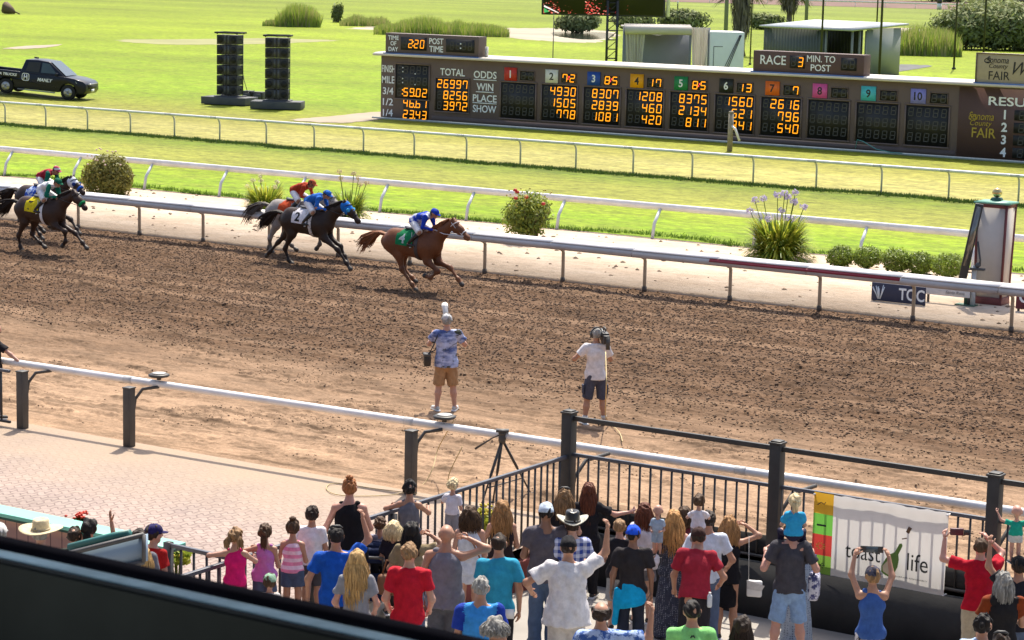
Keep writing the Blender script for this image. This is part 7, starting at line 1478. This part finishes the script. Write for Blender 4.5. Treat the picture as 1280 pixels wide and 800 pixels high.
q = J.mw @ Vector((.36, -.06, .72)); r = thing('white_purse', 'white purse hanging on a thin chain from the black dressed woman', 'purse', q, R(20)); g = Geo(); g.box((0, 0, 0), (.20, .07, .22)); g.obj('pouch', WHITE, r, bevel=.02); g = Geo(); g.add([(-.10, -.045, .12), (.14, -.05, .06), (.10, -.045, -.02), (-.09, -.045, .0)], [(0, 1, 2, 3)]); g.obj('flap', C('purse_flap', '#d0ccc8'), r); g = Geo(); g.tube([(-.08, 0, .1), (-.1, .02, .7)], .004, 5); g.obj('chain', STEEL, r)
person('balding man in a blue floral shirt punching the air at the bottom', 752, 753, 1.78, 'tan', ('fringe', 'dark'), tee('bluefloral', '#3a5a9c', 'floral', '#a8bce0', 13, sleeve=.8), ('ankle', KHK), (A_HOLD, ((.95, .15, -.05), (.1, .15, 1), (0, .1, 1), 1.3)), 34, 1.15)
J = person('man in a lime green polo at the bottom of the picture', 866, 751, 1.76, 'tan', ('buzz', 'black'), ('polo', C('polo_lime', '#84cc78'), {}), ('ankle', KHK), (A_HOLD, A_HOLD), 34, 1.08)
g = Geo()
for dx, dz, rz in ((-.014, .0, .5), (.014, .0, -.5)): g.box((dx, -.135, J.nek.z-.045+dz), (.012, .008, .035), ry=rz)
g.box((0, -.135, J.nek.z-.045), (.03, .008, .008)); g.obj('collar_mark', BLKT, J.o)
person('person with straight dark hair at the bottom edge', 928, 771, 1.62, 'tan', ('long', 'dark', .5), tee('dkgreen', '#2c3430'), ('ankle', JEAN), fem=True)
# father with the child on his shoulders
J = person('man in a charcoal tee and light blue shorts carrying a child', 990, 650, 1.82, 'pink', ('short', 'sandy'), tee('charc2', '#46444a', hem=-0.062), ('knee', C('shorts_ltblue', '#86a2c6'), dict(flare=.02)), (((.45, -.05, -.85), (-.15, .8, .6)), ((.45, -.05, -.85), (-.15, .8, .6))), 32, 1.1, stance=.085)
def ride(J_): s = J_.s; return [[Vector((sd*.06*s*1.5, 0, J_.h*.5)), Vector((sd*.14, .22, J_.h*.49)), Vector((sd*.13, .26, J_.h*.27)), Vector((sd*.13, .34, J_.h*.25))] for sd in (-1, 1)]
pp = J.p+Vector((J.mw.to_3x3() @ Vector((.02, -.20, 0)))); h_ = 1.04
Jc = person('small blond child in turquoise riding on the shoulders of a man', 994, 618, h_, 'fair', ('pony', 'pale', .14), tee('turqchild', '#2f9ccc'), ('ankle', C('leggings_navy', '#26243c')), (((.3, .45, -.8), (-.3, .7, .2)), ((.3, .45, -.8), (-.3, .7, .2))), 32, 1.0, legs=ride, ground=J.p.z+1.82+.36-h_)
Jw = person('woman in a pale patterned dress hidden in front of the father', 1000, 668, 1.66, 'fair', ('long', 'dark', .3), tee('dresspat', '#98a4b4', 'dots', '#5a6478', 30), ('skirt', C('dress_pat', '#98a4b4', 'dots', '#5a6478', 30), .10, .24), (A_HOLD, A_HOLD), 32, 1.0, True, x=J.p.x-.42)
q = J.mw @ Vector((.33, .12, .93)); r = thing('tote_bag', 'white and navy patterned bag hanging right of the father', 'bag', q, R(20)); g = Geo(); g.box((0, 0, 0), (.14, .3, .34)); g.obj('pouch', C('bag_pattern', '#d4d2dc', 'floral', '#4a4c74', 12), r, bevel=.04); g = Geo(); g.tube([(0, -.08, .16), (0, -.03, .4), (0, .05, .4), (0, .08, .16)], .014, 6); g.obj('handle', C('bag_navy', '#2a2c5c'), r)
J = person('woman in a blue tank holding a phone up with both hands', 1092, 706, 1.66, 'tan', ('short', 'sandy'), tank('bluetank', '#3a5a98', hem=-0.056), ('short', C('shorts_pattern', '#222026', 'floral', '#d8d4d8', 9)), (((.32, .55, .72), (-.18, .40, .95), (-.4, .3, .9), .7), ((.32, .55, .72), (-.18, .40, .95), (-.4, .3, .9), .7)), 30, .98, True, hat=lambda J, o: cap_hat(J, o, C('cap_camo', '#2c2a36', 'floral', '#4c4a58', 12), C('cap_brimwhite', '#d8ccd4')), hatk=.03)
def held(J, lab, nm, cat, w_=.16, h_=.08, dz=.08):
    a, b_ = J.wr[0]+J.hd[0]*.08, J.wr[1]+J.hd[1]*.08; m_ = (a+b_)/2; r = thing(nm, lab, cat, J.mw @ m_, J.yaw); g = Geo(); g.box((0, .01, .0), (max(w_, abs((b_-a).x)*.8), .012, h_)); g.obj('case', DARK, r, bevel=.004); g = Geo(); g.box((0, .003, 0), (w_*.9, .004, h_*.85)); g.obj('screen', M('phone_screen', (.07, .09, .10), .1), r)
held(J, 'phone held sideways above the blue tank woman', 'mobile_phone', 'phone')
J = person('man in a bright red polo and khaki trousers filming at the fence', 1227, 673, 1.80, 'pink', ('buzz', 'brown'), ('polo', C('polo_red', '#b01028'), dict(hem=-0.045)), ('ankle', C('khaki_pale2', '#b0a28a'), dict(ease=.02)), (((.75, .45, .15), (-.1, .35, 1), (.1, .4, .9), .8), ((.3, .6, .3), (-.75, .2, .7), (-.5, .4, .6), .8)), 32, 1.12)
q = J.mw @ (J.wr[0]+Vector((.16, .06, .08))); r = thing('compact_camera', 'dark red camcorder held up by the red polo man', 'camera', q, J.yaw); g = Geo(); g.box((0, 0, 0), (.17, .05, .09)); g.obj('body', M('cam_red', (.10, .02, .03), .4), r, bevel=.008); g = Geo(); g.box((.12, -.03, .0), (.07, .01, .07)); g.obj('screen', DARK, r); g = Geo(); g.tube([(-.02, .02, 0), (-.02, .06, 0)], .03, 10); g.obj('lens', DARK, r)
person('person with shoulder length grey hair in a black and orange shirt', 1256, 716, 1.70, 'tan', ('long', 'grey', .28), tee('blackor', '#201e20'), ('ankle', BKT), (((.35, -.05, -1), (-.1, .5, -.7)), A_HOLD), 32, 1.15).o
for ch in [o for o in S.objects if o.get('label', '').startswith('person with shoulder length grey hair')][0].children:
    if ch.name.startswith('shirt'): ch.data.materials[1] = C('sleeve_orange', '#7a3414')
J = person('person in a black cap lifting a baby at the right edge', 1275, 694, 1.76, 'tan', ('short', 'dark'), tee('black5', '#232228'), ('ankle', JEAN), (((.55, .35, .70), (-.05, .15, 1), (.1, .2, 1), .6), ((.55, .35, .70), (-.05, .15, 1), (.1, .2, 1), .6)), 34, 1.05, hat=lambda J, o: cap_hat(J, o, C('cap_black2', '#1a1a1c')), hatk=.03)
person('baby in a teal top held up high at the right edge', 1272, 631, .74, 'pink', None, tee('tealbaby', '#1f9c84'), ('short', C('diaper', '#c8c8c4')), (((.8, .2, .2), (.3, .3, .6)), ((.8, .2, .2), (.3, .3, .6))), 30, 1.15, ground=J.p.z+1.76+.62-.74)
person('dark haired man in a pale blue collar at the bottom right', 1229, 769, 1.74, 'tan', ('short', 'black'), ('polo', C('polo_pale', '#a8bcd8'), {}), ('ankle', BKT), yaw=10)
J = person('person with dark glasses on the head in the bottom right corner', 1252, 792, 1.70, 'tan', ('short', 'dark'), tee('dk6', '#4a4248'), ('ankle', BKT)); g = Geo(); k_ = J.hc+J.hu*.112; g.tube([k_-J.hr*.075, k_-J.hr*.035+J.hu*.015, k_+J.hr*.035+J.hu*.015, k_+J.hr*.075], [.012, .022, .022, .012], 6); g.obj('sunglasses', DARK, J.o)
q = G(338, 728, .75); r = thing('green_cap', 'pale green cap on a small child under the lilac girl', 'cap', (0, 0, 0)); bpy.data.objects.remove(r)
person('small child in a pale green cap below the lilac girl', 337, 716, .98, 'fair', ('short', 'brown'), tee('kid9', '#c8c4c4'), ('knee', BKS), hat=lambda J, o: cap_hat(J, o, C('cap_green', '#88a890')), hatk=.02, x=-16.75)
for o in list(S.objects):
    if o.type == 'EMPTY' and not o.children: bpy.data.objects.remove(o)
